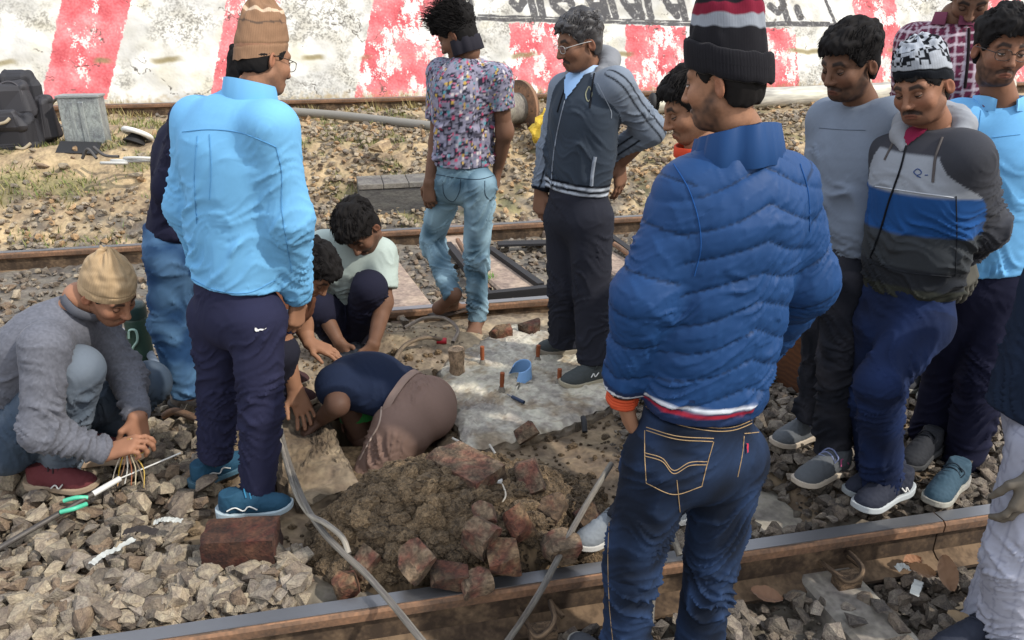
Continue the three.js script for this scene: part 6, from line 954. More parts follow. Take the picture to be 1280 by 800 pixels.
{
  const heap = thing('dirt_heap', 'heap of crumbly brown excavated soil between the pit and the near rail', 'dirt heap', V3(-0.22, -0.1, -2.4));
  const x0 = -0.95, x1 = 0.45, z0 = -2.92, z1 = -1.93, st = 0.0085, nx = Math.round((x1 - x0) / st), nz = Math.round((z1 - z0) / st), pos = [], col = [], uv = [], idx = [];
  for (let j = 0; j <= nz; j++) for (let i = 0; i <= nx; i++) {
    const x = x0 + i * st, z = z0 + j * st, [y, crumb] = heapTop(x, z);
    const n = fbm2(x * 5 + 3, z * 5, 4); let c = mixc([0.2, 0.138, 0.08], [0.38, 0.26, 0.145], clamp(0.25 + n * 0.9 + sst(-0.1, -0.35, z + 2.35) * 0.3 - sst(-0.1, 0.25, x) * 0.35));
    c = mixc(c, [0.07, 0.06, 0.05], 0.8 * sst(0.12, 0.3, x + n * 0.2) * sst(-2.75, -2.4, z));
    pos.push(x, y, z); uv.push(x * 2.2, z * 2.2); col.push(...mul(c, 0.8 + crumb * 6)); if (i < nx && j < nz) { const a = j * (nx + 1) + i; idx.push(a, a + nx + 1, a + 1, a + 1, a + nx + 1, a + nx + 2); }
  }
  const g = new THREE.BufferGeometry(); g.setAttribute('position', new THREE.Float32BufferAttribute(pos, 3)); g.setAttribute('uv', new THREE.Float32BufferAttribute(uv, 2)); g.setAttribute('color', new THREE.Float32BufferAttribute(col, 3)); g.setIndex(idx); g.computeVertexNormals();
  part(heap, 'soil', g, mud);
  const r = rng(31), clodG = new THREE.IcosahedronGeometry(0.5, 3); { const p = clodG.attributes.position; for (let i = 0; i < p.count; i++) { const v = V3().fromBufferAttribute(p, i), k = 1 + N3(v.x * 3, v.y * 3, v.z * 3) * 0.22 + N3(v.x * 8, v.y * 8, v.z * 8) * 0.1; p.setXYZ(i, v.x * k, v.y * k * 0.85, v.z * k); } clodG.computeVertexNormals(); boxUV(clodG, 0.6); }
  const n = 11000, im = shade(new THREE.InstancedMesh(clodG, mat({ map: mudMap, bumpMap: grainBump, bumpScale: 0.008, roughness: 1 }), n)), m4 = new THREE.Matrix4(); im.name = 'loose_clods'; im.userData = { kind: 'stuff' };
  for (let i = 0; i < n; i++) {
    const wide = i > 9600; let x, z; do { x = wide ? mix(-1.1, 0.8, r()) : mix(-0.95, 0.45, r()); z = wide ? mix(-3.7, -2.05, r()) : mix(-2.85, -2.0, r()); } while ((!wide && heapH(x, z) < 0.03) || (wide && Math.abs(x - PIT.x) < 0.33 && Math.abs(z - PIT.z) < 0.45));
    const sz = Math.pow(r(), 7) * (wide ? 0.035 : 0.06) + 0.006 + r() * 0.008, y = Math.max(ground(x, z), heapH(x, z) > 0.03 ? heapTop(x, z)[0] : -9) + sz * 0.22;
    im.setMatrixAt(i, m4.compose(V3(x + 0.22, y + 0.1, z + 2.4), new THREE.Quaternion().setFromEuler(new THREE.Euler(r() * 6, r() * 6, 0)), V3(sz * (0.8 + r() * 0.5), sz * (0.6 + r() * 0.4), sz))); im.setColorAt(i, C2(...(() => { const n = fbm2(x * 5 + 3, z * 5, 4), q = clamp(0.25 + n * 0.9 + sst(-0.1, -0.35, z + 2.35) * 0.3 - sst(-0.1, 0.25, x) * 0.35 + (r() - 0.5) * 0.4); return mixc([0.18, 0.125, 0.074], [0.38, 0.26, 0.145], q); })()));
  }
  heap.add(im);
}
// a worn brick: a box with knocked-off corners and a pitted skin
function brickGeo(w, h, d, seed, chip = 0.25) {
  const r = rng(seed), g = new THREE.BoxGeometry(w, h, d, 9, 6, 8), p = g.attributes.position, c = []; for (let k = 0; k < 6; k++) { const n = V3(r() * 2 - 1, r() * 2 - 1, r() * 2 - 1); n.normalize(); c.push([n, (Math.abs(n.x) * w + Math.abs(n.y) * h + Math.abs(n.z) * d) * 0.5 * (1 - chip * (0.25 + r() * 0.5))]); }
  const col = []; for (let i = 0; i < p.count; i++) { const v = V3().fromBufferAttribute(p, i); for (const [n, k] of c) { const q = v.dot(n) - k; if (q > 0) v.addScaledVector(n, -q); } const n1 = N3(v.x * 14 + seed, v.y * 14, v.z * 14), n2 = N3(v.x * 40, v.y * 40 + seed, v.z * 40); v.multiplyScalar(1 + n1 * 0.03 + n2 * 0.025); p.setXYZ(i, v.x, v.y, v.z); const mudK = clamp(0.72 + (hash(seed) - 0.3) * 0.5 + n1 * 1.1 + n2 * 0.5 - chip * 0.25); col.push(...mixc(mixc([0.22, 0.085, 0.055], [0.17, 0.07, 0.05], r()), mixc([0.17, 0.115, 0.07], [0.24, 0.17, 0.11], clamp(0.5 + n2)), mudK)); }
  g.computeVertexNormals(); boxUV(g, 3); g.setAttribute('color', new THREE.Float32BufferAttribute(col, 3)); return g;
}
const brickMats = ['#ffffff', '#ffffff', '#c9c2bd', '#fff4e4'].map((h) => mat({ color: h, vertexColors: true, map: mudMap, bumpMap: grainBump, bumpScale: 0.008, roughness: 1 }));
[
  // px, py, height of its middle, w, h, d, yaw, tilt, material, label
  [578, 582, 0.15, 0.36, 0.12, 0.17, -0.75, 0.16, 0, 'large mud-caked brick block topping the dirt heap beside the track pants'],
  [662, 592, 0.12, 0.1, 0.09, 0.19, 0.3, 0.5, 0, 'brown brick standing on end right of the heap top'],
  [601, 664, 0.1, 0.13, 0.11, 0.12, 0.9, 0.3, 1, 'rounded red and grey brick lump in the middle of the rubble'],
  [604, 636, 0.14, 0.09, 0.05, 0.1, 0.2, 0.5, 1, 'bright red brick wedge just below the white loose wires'],
  [629, 690, 0.06, 0.12, 0.085, 0.16, 0.15, 0.15, 3, 'squared brown brick end facing the near rail'],
  [520, 696, 0.06, 0.13, 0.1, 0.13, 0.7, 0.45, 1, 'dull red brick fragment at the front foot of the heap'],
  [562, 714, 0.02, 0.15, 0.07, 0.11, 0.1, 0.1, 2, 'flat brown brick fragment touching the near rail'],
  [648, 650, 0.1, 0.1, 0.07, 0.12, 0.5, 0.4, 3, 'tan chipped brick piece right of the red and grey lump'],
  [690, 632, 0.08, 0.14, 0.08, 0.1, 1.1, 0.3, 2, 'dark dirty brick chunk in the shaded rubble right of the heap'],
  [702, 678, 0.05, 0.15, 0.08, 0.12, 0.2, 0.12, 1, 'reddish brown brick under the leaning rope near the rail'],
  [595, 722, 0.02, 0.12, 0.06, 0.1, 0.3, 0.1, 1, 'small red brick fragment beside the rail below the squared brick'],
  [432, 725, 0.01, 0.09, 0.09, 0.08, 0.3, 0.3, 3, 'ochre broken chunk among grey stones left of the heap by the rail'],
  [455, 700, 0.03, 0.11, 0.08, 0.09, 0.9, 0.3, 0, 'brown lump beside the cable at the left foot of the heap'],
  [626, 413, 0.03, 0.15, 0.08, 0.1, 0.2, 0.05, 3, 'tan brick behind the wooden peg, near the barefoot man'],
  [664, 406, 0.03, 0.15, 0.08, 0.11, 0.8, 0.1, 2, 'rough brown brick left of the hooded man and by the middle rail'],
  [657, 536, 0.03, 0.12, 0.025, 0.09, 0.5, 0.5, 1, 'flat reddish stone piece at the front edge of the white concrete'],
  [735, 640, 0.06, 0.1, 0.07, 0.1, 0.5, 0.3, 2, 'dark clinker lump left of the nearest man under the rope'],
].forEach(([x, y, h, w, t, d, yaw, tilt, m, label], i) => { const g = brickGeo(w * 0.78, t * 0.78, d * 0.78, 300 + i, 0.55), p = gr(x, y, h + (y > 540 && x > 500 ? 0.035 : 0.01)); g.applyMatrix4(new THREE.Matrix4().makeRotationFromEuler(new THREE.Euler(tilt, yaw, tilt * 0.6))); g.translate(p.x, p.y - 0.015, p.z); single('broken_brick', label, 'brick', g, brickMats[m]); });
{ const g = brickGeo(0.225, 0.1, 0.13, 77, 0.12), p = gr(302, 678, 0.05); g.rotateY(0.08); g.translate(p.x, p.y, p.z); single('old_brick', 'whole dark red brick lying on stones in front of the teal shoe', 'brick', g, mat({ color: '#b08a80', vertexColors: true, map: mudMap, bumpMap: grainBump, bumpScale: 0.006, roughness: 0.95 })); }
function slabFrom(outline, top, depth, seed, rough = 0.012, step = 0.02) { // a rough-topped slab of the given plan
  const c = outline.reduce((a, p) => a.add(p), V3()).divideScalar(outline.length), poly = []; outline.forEach((p, i) => { const q = outline[(i + 1) % outline.length], n = Math.max(2, Math.ceil(p.distanceTo(q) / 0.03)); for (let k = 0; k < n; k++) { const v = p.clone().lerp(q, k / n), o = N2(v.x * 14 + seed, v.z * 14) * 0.018; poly.push(v.add(v.clone().sub(c).setY(0).normalize().multiplyScalar(o))); } });
  const pos = [], idx = [], rings = 26, n = poly.length, H = (p, k) => top + fbm2(p.x * 7 + seed, p.z * 7, 4) * rough * 1.6 + fbm2(p.x * 45, p.z * 45 + seed, 3) * 0.012 - (1 - sst(0, 0.07, k)) * 0.018;
  for (let r = 0; r <= rings; r++) for (let i = 0; i < n; i++) { const k = r / rings, p = poly[i].clone().lerp(c, k); pos.push(p.x, H(p, k), p.z); if (r < rings) { const a = r * n + i, b = r * n + (i + 1) % n; idx.push(a, b, a + n, b, b + n, a + n); } }
  const base = pos.length / 3; for (let r = 0; r <= 4; r++) for (let i = 0; i < n; i++) { const p = poly[i], k = r / 4, o = (N3(p.x * 25, k * 4, p.z * 25)) * 0.008; pos.push(p.x + o, mix(H(p, 0), top - depth, k), p.z + o); if (r < 4) { const a = base + r * n + i, b = base + r * n + (i + 1) % n; idx.push(a, a + n, b, b, a + n, b + n); } }
  const g = new THREE.BufferGeometry(); g.setAttribute('position', new THREE.Float32BufferAttribute(pos, 3)); g.setIndex(idx); g.computeVertexNormals(); return boxUV(g, 1.3);
}
function area(pts) { let a = 0; pts.forEach((p, i) => { const q = pts[(i + 1) % pts.length]; a += p.x * q.z - q.x * p.z; }); return a; }
{
  const tint = (g, fn) => { const p = g.attributes.position, c = []; for (let i = 0; i < p.count; i++) c.push(...fn(p.getX(i), p.getY(i), p.getZ(i))); g.setAttribute('color', new THREE.Float32BufferAttribute(c, 3)); return g; };
  let out = FOUND.map((p) => p.clone()); if (area(out) > 0) out.reverse();
  const g = slabFrom(out, 0.012, 0.25, 3, 0.006); tint(g, (x, y, z) => { const n = fbm2(x * 4, z * 4, 4), m = fbm2(x * 16 + 4, z * 16, 3), w = sst(-0.5, 0.05, n + m * 0.6); return mixc([0.36, 0.28, 0.19], [0.57, 0.51, 0.41], w * sst(-0.02, 0.0, y)); });
  const o = single('concrete_foundation', 'crumbling whitish concrete foundation with rusty bolts in front of the hooded man', 'foundation', g, mat({ vertexColors: true, map: grainMap, bumpMap: grainBump, bumpScale: 0.015, roughness: 1, side: THREE.DoubleSide }));
  let o2 = [[318, 560], [352, 498], [400, 500], [416, 530], [428, 562], [450, 602], [420, 612], [370, 628]].map(([a, b]) => gr(a, b, 0.0)); if (area(o2) > 0) o2.reverse();
  const h = slabFrom(o2, 0.0, 0.45, 9, 0.012); tint(h, (x, y, z) => { const n = fbm2(x * 3.5 + 8, z * 3.5, 4); return mixc([0.15, 0.105, 0.065], [0.31, 0.235, 0.155], clamp(0.45 + n * 1.3)); });
  single('muddy_slab', 'mud-stained concrete slab left of the pit under the reaching hands', 'concrete slab', h, mat({ vertexColors: true, map: grainMap, bumpMap: grainBump, bumpScale: 0.008, roughness: 1, side: THREE.DoubleSide }));
}
[[627, 487, 0.085, 'beside the blue cut pipe'], [603, 453, 0.085, 'next to the wooden peg'], [672, 449, 0.075, 'in front of the far shoe of the hooded man'], [699, 477, 0.065, 'left of the near shoe of the hooded man']].forEach(([x, y, h, l], i) => {
  const p = gr(x, y, 0.015), b = thing('anchor_bolt', 'rusty anchor bolt ' + l, 'bolt', p), pts = []; for (let k = 0; k <= 40; k++) { const v = k / 40; pts.push(new THREE.Vector2(0.0095 + (v > 0.35 ? Math.abs(Math.sin(v * 60)) * 0.0012 : 0), v * h)); } pts.push(new THREE.Vector2(0, h));
  const g = new THREE.LatheGeometry(pts, 14); g.rotateZ((hash(i) - 0.5) * 0.1); part(b, 'threaded_shank', g, flatMat('#8a4a28', { roughness: 0.9 }), false); part(b, 'grout_collar', new THREE.CylinderGeometry(0.011, 0.02, 0.03, 12), M.concrete, false);
});
{ const p = gr(572, 468, 0.0), pts = [[0.0, 0], [0.036, 0], [0.034, 0.05], [0.037, 0.12], [0.034, 0.135], [0.0, 0.138]].map(([a, b]) => new THREE.Vector2(a, b)), g = new THREE.LatheGeometry(new THREE.SplineCurve(pts).getPoints(30), 20), q = g.attributes.position; for (let i = 0; i < q.count; i++) { const k = 1 + N3(q.getX(i) * 60, q.getY(i) * 12, q.getZ(i) * 60) * 0.12; q.setXYZ(i, q.getX(i) * k, q.getY(i), q.getZ(i) * k); } g.computeVertexNormals(); g.rotateZ(0.03); g.translate(p.x, p.y, p.z); single('wooden_peg', 'short mud coloured wooden peg standing on the foundation corner', 'peg', g, mat({ color: '#b3987c', map: mudMap, roughness: 0.95, bumpMap: grainBump, bumpScale: 0.004 })); }
{ // cut piece of light blue plastic pipe
  const p = gr(650, 472, 0.012), pos = [], idx = [], n = 30; for (let j = 0; j <= 8; j++) for (let i = 0; i <= n; i++) for (const t of [0, 0.005]) { const a = mix(-2.7, 2.3, i / n), v = j / 8, R = 0.042 + 0.016 * (1 - v) - t; pos.push(Math.sin(a) * R, v * (0.062 + 0.02 * Math.cos(a)), Math.cos(a) * R); }
  const w = (n + 1) * 2; for (let j = 0; j < 8; j++) for (let i = 0; i < n; i++) { const a = j * w + i * 2; idx.push(a, a + 2, a + w, a + 2, a + w + 2, a + w, a + 1, a + w + 1, a + 3, a + 3, a + w + 1, a + w + 3); } for (let i = 0; i < n; i++) { const a = 8 * w + i * 2; idx.push(a, a + 2, a + 1, a + 1, a + 2, a + 3); }
  const g = new THREE.BufferGeometry(); g.setAttribute('position', new THREE.Float32BufferAttribute(pos, 3)); g.setIndex(idx); g.computeVertexNormals(); g.rotateY(2.4); g.rotateZ(-0.15); g.translate(p.x, p.y, p.z); single('cut_pipe', 'light blue cut plastic pipe piece standing on the foundation', 'pipe piece', g, flatMat('#7ba4cf', { side: THREE.DoubleSide, roughness: 0.5 }));
}
{ const a = gr(634, 493, 0.025), b = gr(655, 503, 0.022), g = thing('screwdriver', 'dark blue handled screwdriver lying on the white concrete', 'screwdriver', a); part(g, 'handle', tube([a.clone().lerp(b, 0.3), b], 0.008, 10), flatMat('#26344c', { roughness: 0.5 })); part(g, 'shaft', tube([a, a.clone().lerp(b, 0.32)], 0.003, 8), M.steel); }
{ const a = gr(729, 522, 0.03), b = gr(731, 540, 0.0), g = tube([a, a.clone().lerp(b, 0.5).add(V3(0, 0.012, 0)), b], 0.012, 10); single('rubber_plug', 'small black rubber plug at the right edge of the foundation', 'plug', g, M.black); }
{ const f = new THREE.SphereGeometry(0.095, 30, 20), p = f.attributes.position; for (let i = 0; i < p.count; i++) { const v = V3().fromBufferAttribute(p, i), k = 1 + N3(v.x * 22, v.y * 22, v.z * 22) * 0.12; p.setXYZ(i, v.x * k * 1.15, v.y * k * 0.7, v.z * k); } f.computeVertexNormals(); const q = gr(446, 447, 0.04); f.translate(q.x, q.y, q.z); single('plastic_bag', 'black crumpled bag between the squatting man\'s hands', 'bag', f, flatMat('#15171c', { roughness: 0.4 })); }

// ---------------------------------------------------------------- cables, rods, wires
const G = (...l) => l.map(([x, y, h]) => gr(x, y, h ?? 0.02));
const mudCable = mat({ color: '#7f786e', map: grainMap, roughness: 0.9, bumpMap: grainBump, bumpScale: 0.002 });
const cable = (name, label, pts, r, m, group) => single(name, label, 'cable', tube(pts, r, 8, pts.length * 10), m ?? mudCable, group);
cable('cable', 'thick mud-grey cable running from the slab over the near rail at centre', G([344, 500, 0.05], [356, 560, 0.03], [376, 618, 0.12], [400, 660, 0.12], [430, 692, 0.1], [458, 718, 0.06], [492, 757, 0.05], [532, 806, 0.04], [580, 860, -0.05]), 0.0105);
cable('cable', 'thinner pale cable bowing beside the thick mud-grey cable', G([343, 520, 0.03], [352, 556, 0.03], [366, 606, 0.1], [384, 640, 0.12], [408, 655, 0.15], [428, 672, 0.13], [436, 692, 0.1]), 0.009, mat({ color: '#a39a8c', map: grainMap }));
cable('rope', 'knotted grey rope leaning across the near rail beside the blue jeans', G([764, 580, 0.16], [738, 622, 0.14], [712, 668, 0.1], [694, 705, 0.06], [672, 745, 0.03], [648, 782, -0.08], [624, 815, -0.15]), 0.0105);
cable('rope', 'pale grey cable passing between the legs of the nearest man', G([836, 640, 0.1], [828, 668, 0.07], [822, 700, 0.03], [815, 745, -0.06], [812, 790, -0.14]), 0.012);
cable('rope', 'short mud coloured cable stub between the legs, crossing the pale grey cable', G([830, 640, 0.08], [840, 668, 0.06], [850, 694, 0.02]), 0.012);
cable('cable', 'grey hose on stones behind the jeans of the half hidden man', G([186, 440, 0.06], [200, 462, 0.05], [222, 480, 0.03], [240, 500, 0.03]), 0.02, flatMat('#5d6670'));
cable('cable', 'rusty brown curved bar between stones at the feet of the half hidden man', G([205, 520, 0.03], [218, 514, 0.06], [238, 520, 0.05], [256, 528, 0.03]), 0.016, M.rust);
cable('cable', 'brown cable looping on the ground behind the foundation corner', G([492, 452, 0.03], [506, 432, 0.06], [530, 422, 0.08], [552, 424, 0.05]), 0.011, mat({ color: '#7d6c58', map: grainMap }));
cable('cable', 'second brown cable curving beside the bare feet', G([505, 410, 0.05], [530, 398, 0.05], [556, 398, 0.06], [572, 412, 0.05], [566, 428, 0.03]), 0.01, mat({ color: '#98897a', map: grainMap }));
single('red_connector', 'red plug at the end of the looping brown cable', 'plug', tube(G([546, 426, 0.04], [558, 426, 0.04]), 0.016, 10), flatMat('#b0202c', { roughness: 0.5 }));
{ const a = gr(-30, 702, 0.05), b = gr(150, 598, 0.09), c = gr(226, 566, 0.13), t = thing('conduit_rod', 'slim metal rod lying over stones below the squatting man in grey sweater', 'rod', a); part(t, 'dark_sleeve', tube([a, a.clone().lerp(b, 0.5), b.clone().lerp(a, 0.2)], 0.0095, 8), mat({ color: '#5b5550', map: grainMap, roughness: 0.6, metalness: 0.3 })); part(t, 'white_end', tube([b.clone().lerp(a, 0.21), b], 0.0105, 8), M.white); part(t, 'thin_wire', tube([b, b.clone().lerp(c, 0.5), c], 0.003, 6), M.white); }
{ const r = rng(4), t = thing('wire_bundle', 'bundle of thin coloured wires held by the squatting man in grey sweater', 'wires', gr(162, 590, 0.02)); ['#c9bfae', '#c8a33a', '#b58d6c', '#e0dcd2', '#a86a4a', '#d7c9a8', '#8c7b66', '#cfae5a'].forEach((h, i) => { const e = (i - 3.5) * 5; part(t, 'wire', tube([at(160 + r() * 6, 548, 2.4), at(160 + e * 0.4, 566, 2.4), at(162 + e, 586, 2.42), at(160 + e * (0.8 + r()), 600 + r() * 12, 2.42)], 0.0022, 5, 20), flatMat(h)); }); part(t, 'yellow_loop', tube([at(166, 556, 2.42), at(180, 560, 2.42), at(178, 566, 2.4), at(168, 566, 2.4)], 0.0022, 5, 20), flatMat('#c9a23a')); }
{ const w = (pts, r = 0.003) => tube(pts, r, 5, 24), t = thing('loose_wires', 'tangle of white wires and strip in the rubble on the heap', 'wires', gr(618, 620, 0.1)); part(t, 'strip', box(0.075, 0.012, 0.016, gr(614, 600, 0.17), -0.2, 0.003), M.white); part(t, 'wire', join([w(G([628, 605, 0.16], [632, 620, 0.15], [622, 634, 0.12], [616, 640, 0.1])), w(G([606, 632, 0.14], [612, 622, 0.15], [622, 622, 0.14])), w(G([616, 640, 0.11], [626, 650, 0.1], [630, 656, 0.09])), w(G([614, 640, 0.11], [622, 652, 0.1], [628, 658, 0.09]))]), flatMat('#cfc4b2')); const u = thing('loose_wires', 'white frayed cable lying at the front of the foundation beside the bent man', 'wires', gr(585, 560, 0.03)); part(u, 'wire', join([w(G([566, 548, 0.04], [580, 556, 0.05], [590, 568, 0.05], [600, 576, 0.04]), 0.006), w(G([612, 556, 0.06], [622, 572, 0.06], [629, 586, 0.1]), 0.005)]), flatMat('#b9b1a4')); }
// ---------------------------------------------------------------- litter
const crumple = (pts, w, seed) => { const r = rng(seed), pos = [], idx = []; const c = new THREE.CatmullRomCurve3(pts); for (let i = 0; i <= 24; i++) { const p = c.getPoint(i / 24), t = c.getTangent(i / 24), s = V3(-t.z, 0, t.x).normalize(); for (const k of [-1, 0, 1]) { const q = p.clone().addScaledVector(s, k * w * (0.85 + r() * 0.3)).add(V3(0, r() * 0.006, 0)); pos.push(q.x, q.y, q.z); } if (i < 24) for (const k of [0, 1]) { const a = i * 3 + k; idx.push(a, a + 1, a + 3, a + 1, a + 4, a + 3); } } const g = new THREE.BufferGeometry(); g.setAttribute('position', new THREE.Float32BufferAttribute(pos, 3)); g.setIndex(idx); g.computeVertexNormals(); return g; };
const film = flatMat('#b4b4ac', { side: THREE.DoubleSide, roughness: 0.35 });
single('plastic_strip', 'white twisted plastic strip on stones left of the old brick', 'litter', crumple(G([114, 706, 0.075], [130, 694, 0.075], [148, 686, 0.08], [168, 674, 0.08]), 0.012, 1), film);
single('plastic_strip', 'torn white wrapper with red end on stones above the white twisted strip', 'litter', crumple(G([192, 654, 0.075], [206, 650, 0.08], [228, 652, 0.075]), 0.012, 2), film);
single('plastic_strip', 'dark twisted rag on stones between the two white strips', 'litter', crumple(G([154, 666, 0.08], [174, 662, 0.085], [196, 666, 0.08]), 0.016, 3), flatMat('#2c2522', { side: THREE.DoubleSide }));
single('green_clip', 'mint green plastic clip under the slim metal rod', 'clip', join([tube(G([76, 640, 0.08], [92, 636, 0.09], [108, 630, 0.08]), 0.008, 8), tube(G([80, 626, 0.08], [96, 622, 0.09], [110, 622, 0.08]), 0.008, 8)]), flatMat('#4fb591', { roughness: 0.4 }));
{ const leaf = (label, c, L, w, yaw, tilt, hex, seed) => { const pos = [], idx = []; for (let i = 0; i <= 16; i++) for (let k = -4; k <= 4; k++) { const v = i / 16, W = w * Math.pow(Math.sin(Math.PI * Math.min(0.99, v * 0.94 + 0.04)), 0.7); pos.push(k / 4 * W, Math.abs(k / 4) ** 1.5 * 0.012 + N2(k + seed, v * 6) * 0.003 + Math.sin(v * 40) * 0.0012 * Math.abs(k) / 4, (v - 0.5) * L); if (i < 16 && k < 4) { const a = i * 9 + k + 4; idx.push(a, a + 9, a + 1, a + 1, a + 9, a + 10); } } const g = new THREE.BufferGeometry(); g.setAttribute('position', new THREE.Float32BufferAttribute(pos, 3)); g.setIndex(idx); g.computeVertexNormals(); g.applyMatrix4(new THREE.Matrix4().makeRotationFromEuler(new THREE.Euler(tilt, yaw, 0.2, 'YXZ'))); g.translate(c.x, c.y, c.z); single('dry_leaf', label, 'leaf', g, new THREE.MeshPhysicalMaterial({ color: hex, side: THREE.DoubleSide, roughness: 0.8, transmission: 0.2, thickness: 0 })); };
  leaf('large upright brown dry leaf below the rail joint on the right', gr(1183, 716, -0.09), 0.115, 0.034, 0.25, 0.95, '#977355', 1); leaf('curled brown dry leaf left of the large upright leaf', gr(1152, 715, -0.1), 0.09, 0.03, 1.4, 0.2, '#86623f', 2); leaf('flat tan leaf by the dark shoe at the right edge', gr(1205, 778, -0.1), 0.1, 0.025, 0.9, 0.15, '#a98f6d', 3); leaf('orange dry leaf tight under the near rail', gr(1140, 702, -0.12), 0.07, 0.022, 1.8, 0.1, '#8f6342', 4); leaf('brown dry leaf at the foot of the near rail right of the blue jeans', gr(958, 745, -0.12), 0.1, 0.03, 1.2, 0.1, '#7d5b42', 5);
  single('foil_wrapper', 'crumpled silver wrapper beside the dry leaves right', 'litter', crumple(G([1120, 712, -0.09], [1128, 708, -0.08], [1138, 712, -0.09]), 0.014, 8), film); single('foil_wrapper', 'white torn wrapper below the silver one', 'litter', crumple(G([1142, 745, -0.1], [1146, 734, -0.08], [1149, 727, -0.09]), 0.014, 9), film); }
// ---------------------------------------------------------------- things standing about
{ const p = gr(180, 455, 0), b = thing('green_flask', 'dark green cylinder flask with a coiled tube between the tan cap and the jeans', 'flask', p); const L = (pts) => new THREE.LatheGeometry(pts.map(([x, y]) => new THREE.Vector2(x, y)), 32); part(b, 'flask_body', L([[0, 0], [0.052, 0], [0.054, 0.01], [0.054, 0.235], [0.05, 0.245]]), flatMat('#22392f', { roughness: 0.45 }), false); part(b, 'flask_lid', L([[0.05, 0.245], [0.056, 0.25], [0.056, 0.3], [0.045, 0.325], [0, 0.332]]), flatMat('#1a2f2c', { roughness: 0.4 }), false); part(b, 'tube', tube([V3(-0.02, 0.16, 0.057), V3(-0.01, 0.2, 0.058), V3(0.02, 0.2, 0.058), V3(0.02, 0.15, 0.06), V3(-0.01, 0.11, 0.058), V3(-0.03, 0.06, 0.055)], 0.006, 8, 40), new THREE.MeshPhysicalMaterial({ color: '#7f9a90', roughness: 0.3 }), false); }
{ // concrete cable box beyond the far rail
  const p = gr(495, 262, -0.02), b = thing('concrete_box', 'dark grey concrete trough box beyond the far rail behind the white tee', 'concrete box', p); part(b, 'box_body', box(0.62, 0.2, 0.34, V3(0, 0.12, 0), RA, 0.008), mat({ color: '#5a5753', map: grainMap, bumpMap: grainBump, bumpScale: 0.003 }), false).geometry; for (let i = 0; i < 3; i++) { const q = new THREE.Mesh(boxUV(box(0.205, 0.045, 0.36, V3((i - 1) * 0.208, 0.244, 0).applyAxisAngle(V3(0, 1, 0), RA), RA, 0.008), 2), mat({ color: '#78726a', map: grainMap, bumpMap: grainBump, bumpScale: 0.003 })); q.name = 'lid_slab'; b.add(shade(q)); } part(b, 'base_slab', box(0.5, 0.06, 0.3, V3(0.02, 0.0, 0.02), RA, 0.006), mat({ color: '#6b675f', map: grainMap }), false); part(b, 'dark_slot', box(0.05, 0.05, 0.03, V3(-0.24, 0.12, 0.2), RA, 0.004), M.black, false); }
function bagShape(w, h, d, seed, bulge = 0.2) { const g = new RoundedBoxGeometry(w, h, d, 6, Math.min(w, d) * 0.42), p = g.attributes.position, n = g.attributes.normal; for (let i = 0; i < p.count; i++) { const x = p.getX(i), y = p.getY(i), z = p.getZ(i), k = N3(x * 7 + seed, y * 7, z * 7) * 0.035 + (1 - Math.abs(N3(x * 15, y * 9 + seed, z * 15))) * 0.012, t = 1 - bulge * sst(0, h * 0.5, y); p.setXYZ(i, x * t + n.getX(i) * k, y + n.getY(i) * k, z * t + n.getZ(i) * k); } g.computeVertexNormals(); return g; }
{
  const bk = flatMat('#222125', { roughness: 0.75 }), bk2 = flatMat('#2d2b2e', { roughness: 0.7 }), strap = flatMat('#9a8d76');
  const p = gr(36, 184, WALL_Y - 0.03), b = thing('backpack', 'tall black backpack standing on the bank at the left edge', 'backpack', p); const M4 = (g, x, y, z, yaw = 0) => { g.rotateY(yaw); g.translate(x, y, z); return g; };
  part(b, 'main_compartment', M4(bagShape(0.36, 0.62, 0.26, 1), 0.0, 0.33, -0.05, 0.25), bk, false); part(b, 'side_pocket', M4(bagShape(0.14, 0.4, 0.22, 2), 0.19, 0.24, -0.06, 0.25), bk2, false); part(b, 'front_pocket', M4(bagShape(0.27, 0.27, 0.12, 3), 0.02, 0.42, 0.1, 0.25), bk2, false); part(b, 'zip', tube([V3(-0.1, 0.36, 0.175), V3(-0.08, 0.52, 0.16), V3(0.02, 0.58, 0.12), V3(0.11, 0.52, 0.12), V3(0.13, 0.36, 0.13)], 0.006, 6, 40), flatMat('#4a474a'), false);
  const q = gr(22, 187, WALL_Y - 0.04), c = thing('kit_bag', 'slumped black bag with beige straps in front of the tall backpack', 'bag', q); part(c, 'bag_body', M4(bagShape(0.4, 0.36, 0.24, 4, 0.1), 0.06, 0.17, 0.12, 0.2), bk, false); part(c, 'flap', M4(bagShape(0.3, 0.16, 0.1, 5), 0.07, 0.28, 0.22, 0.2), bk2, false); part(c, 'strap', tube([V3(0.0, 0.3, 0.28), V3(0.06, 0.27, 0.31), V3(0.13, 0.28, 0.3), V3(0.16, 0.31, 0.27)], 0.014, 6, 20), strap, false); part(c, 'strap', tube([V3(0.14, 0.06, 0.24), V3(0.2, 0.05, 0.24), V3(0.25, 0.09, 0.2)], 0.014, 6, 20), strap, false);
  const e = gr(-2, 190, WALL_Y - 0.04), k = thing('kit_bag', 'small black pouch cut off by the left picture edge', 'bag', e); part(k, 'bag_body', M4(bagShape(0.2, 0.3, 0.18, 6), 0, 0.15, 0.12), bk2, false);
  const rb = single('red_cloth', 'red and white cloth peeking out left of the tall backpack', 'cloth', bagShape(0.1, 0.16, 0.08, 7), flatMat('#b8423c')); rb.position.copy(at(-2, 122, 7.7));
}
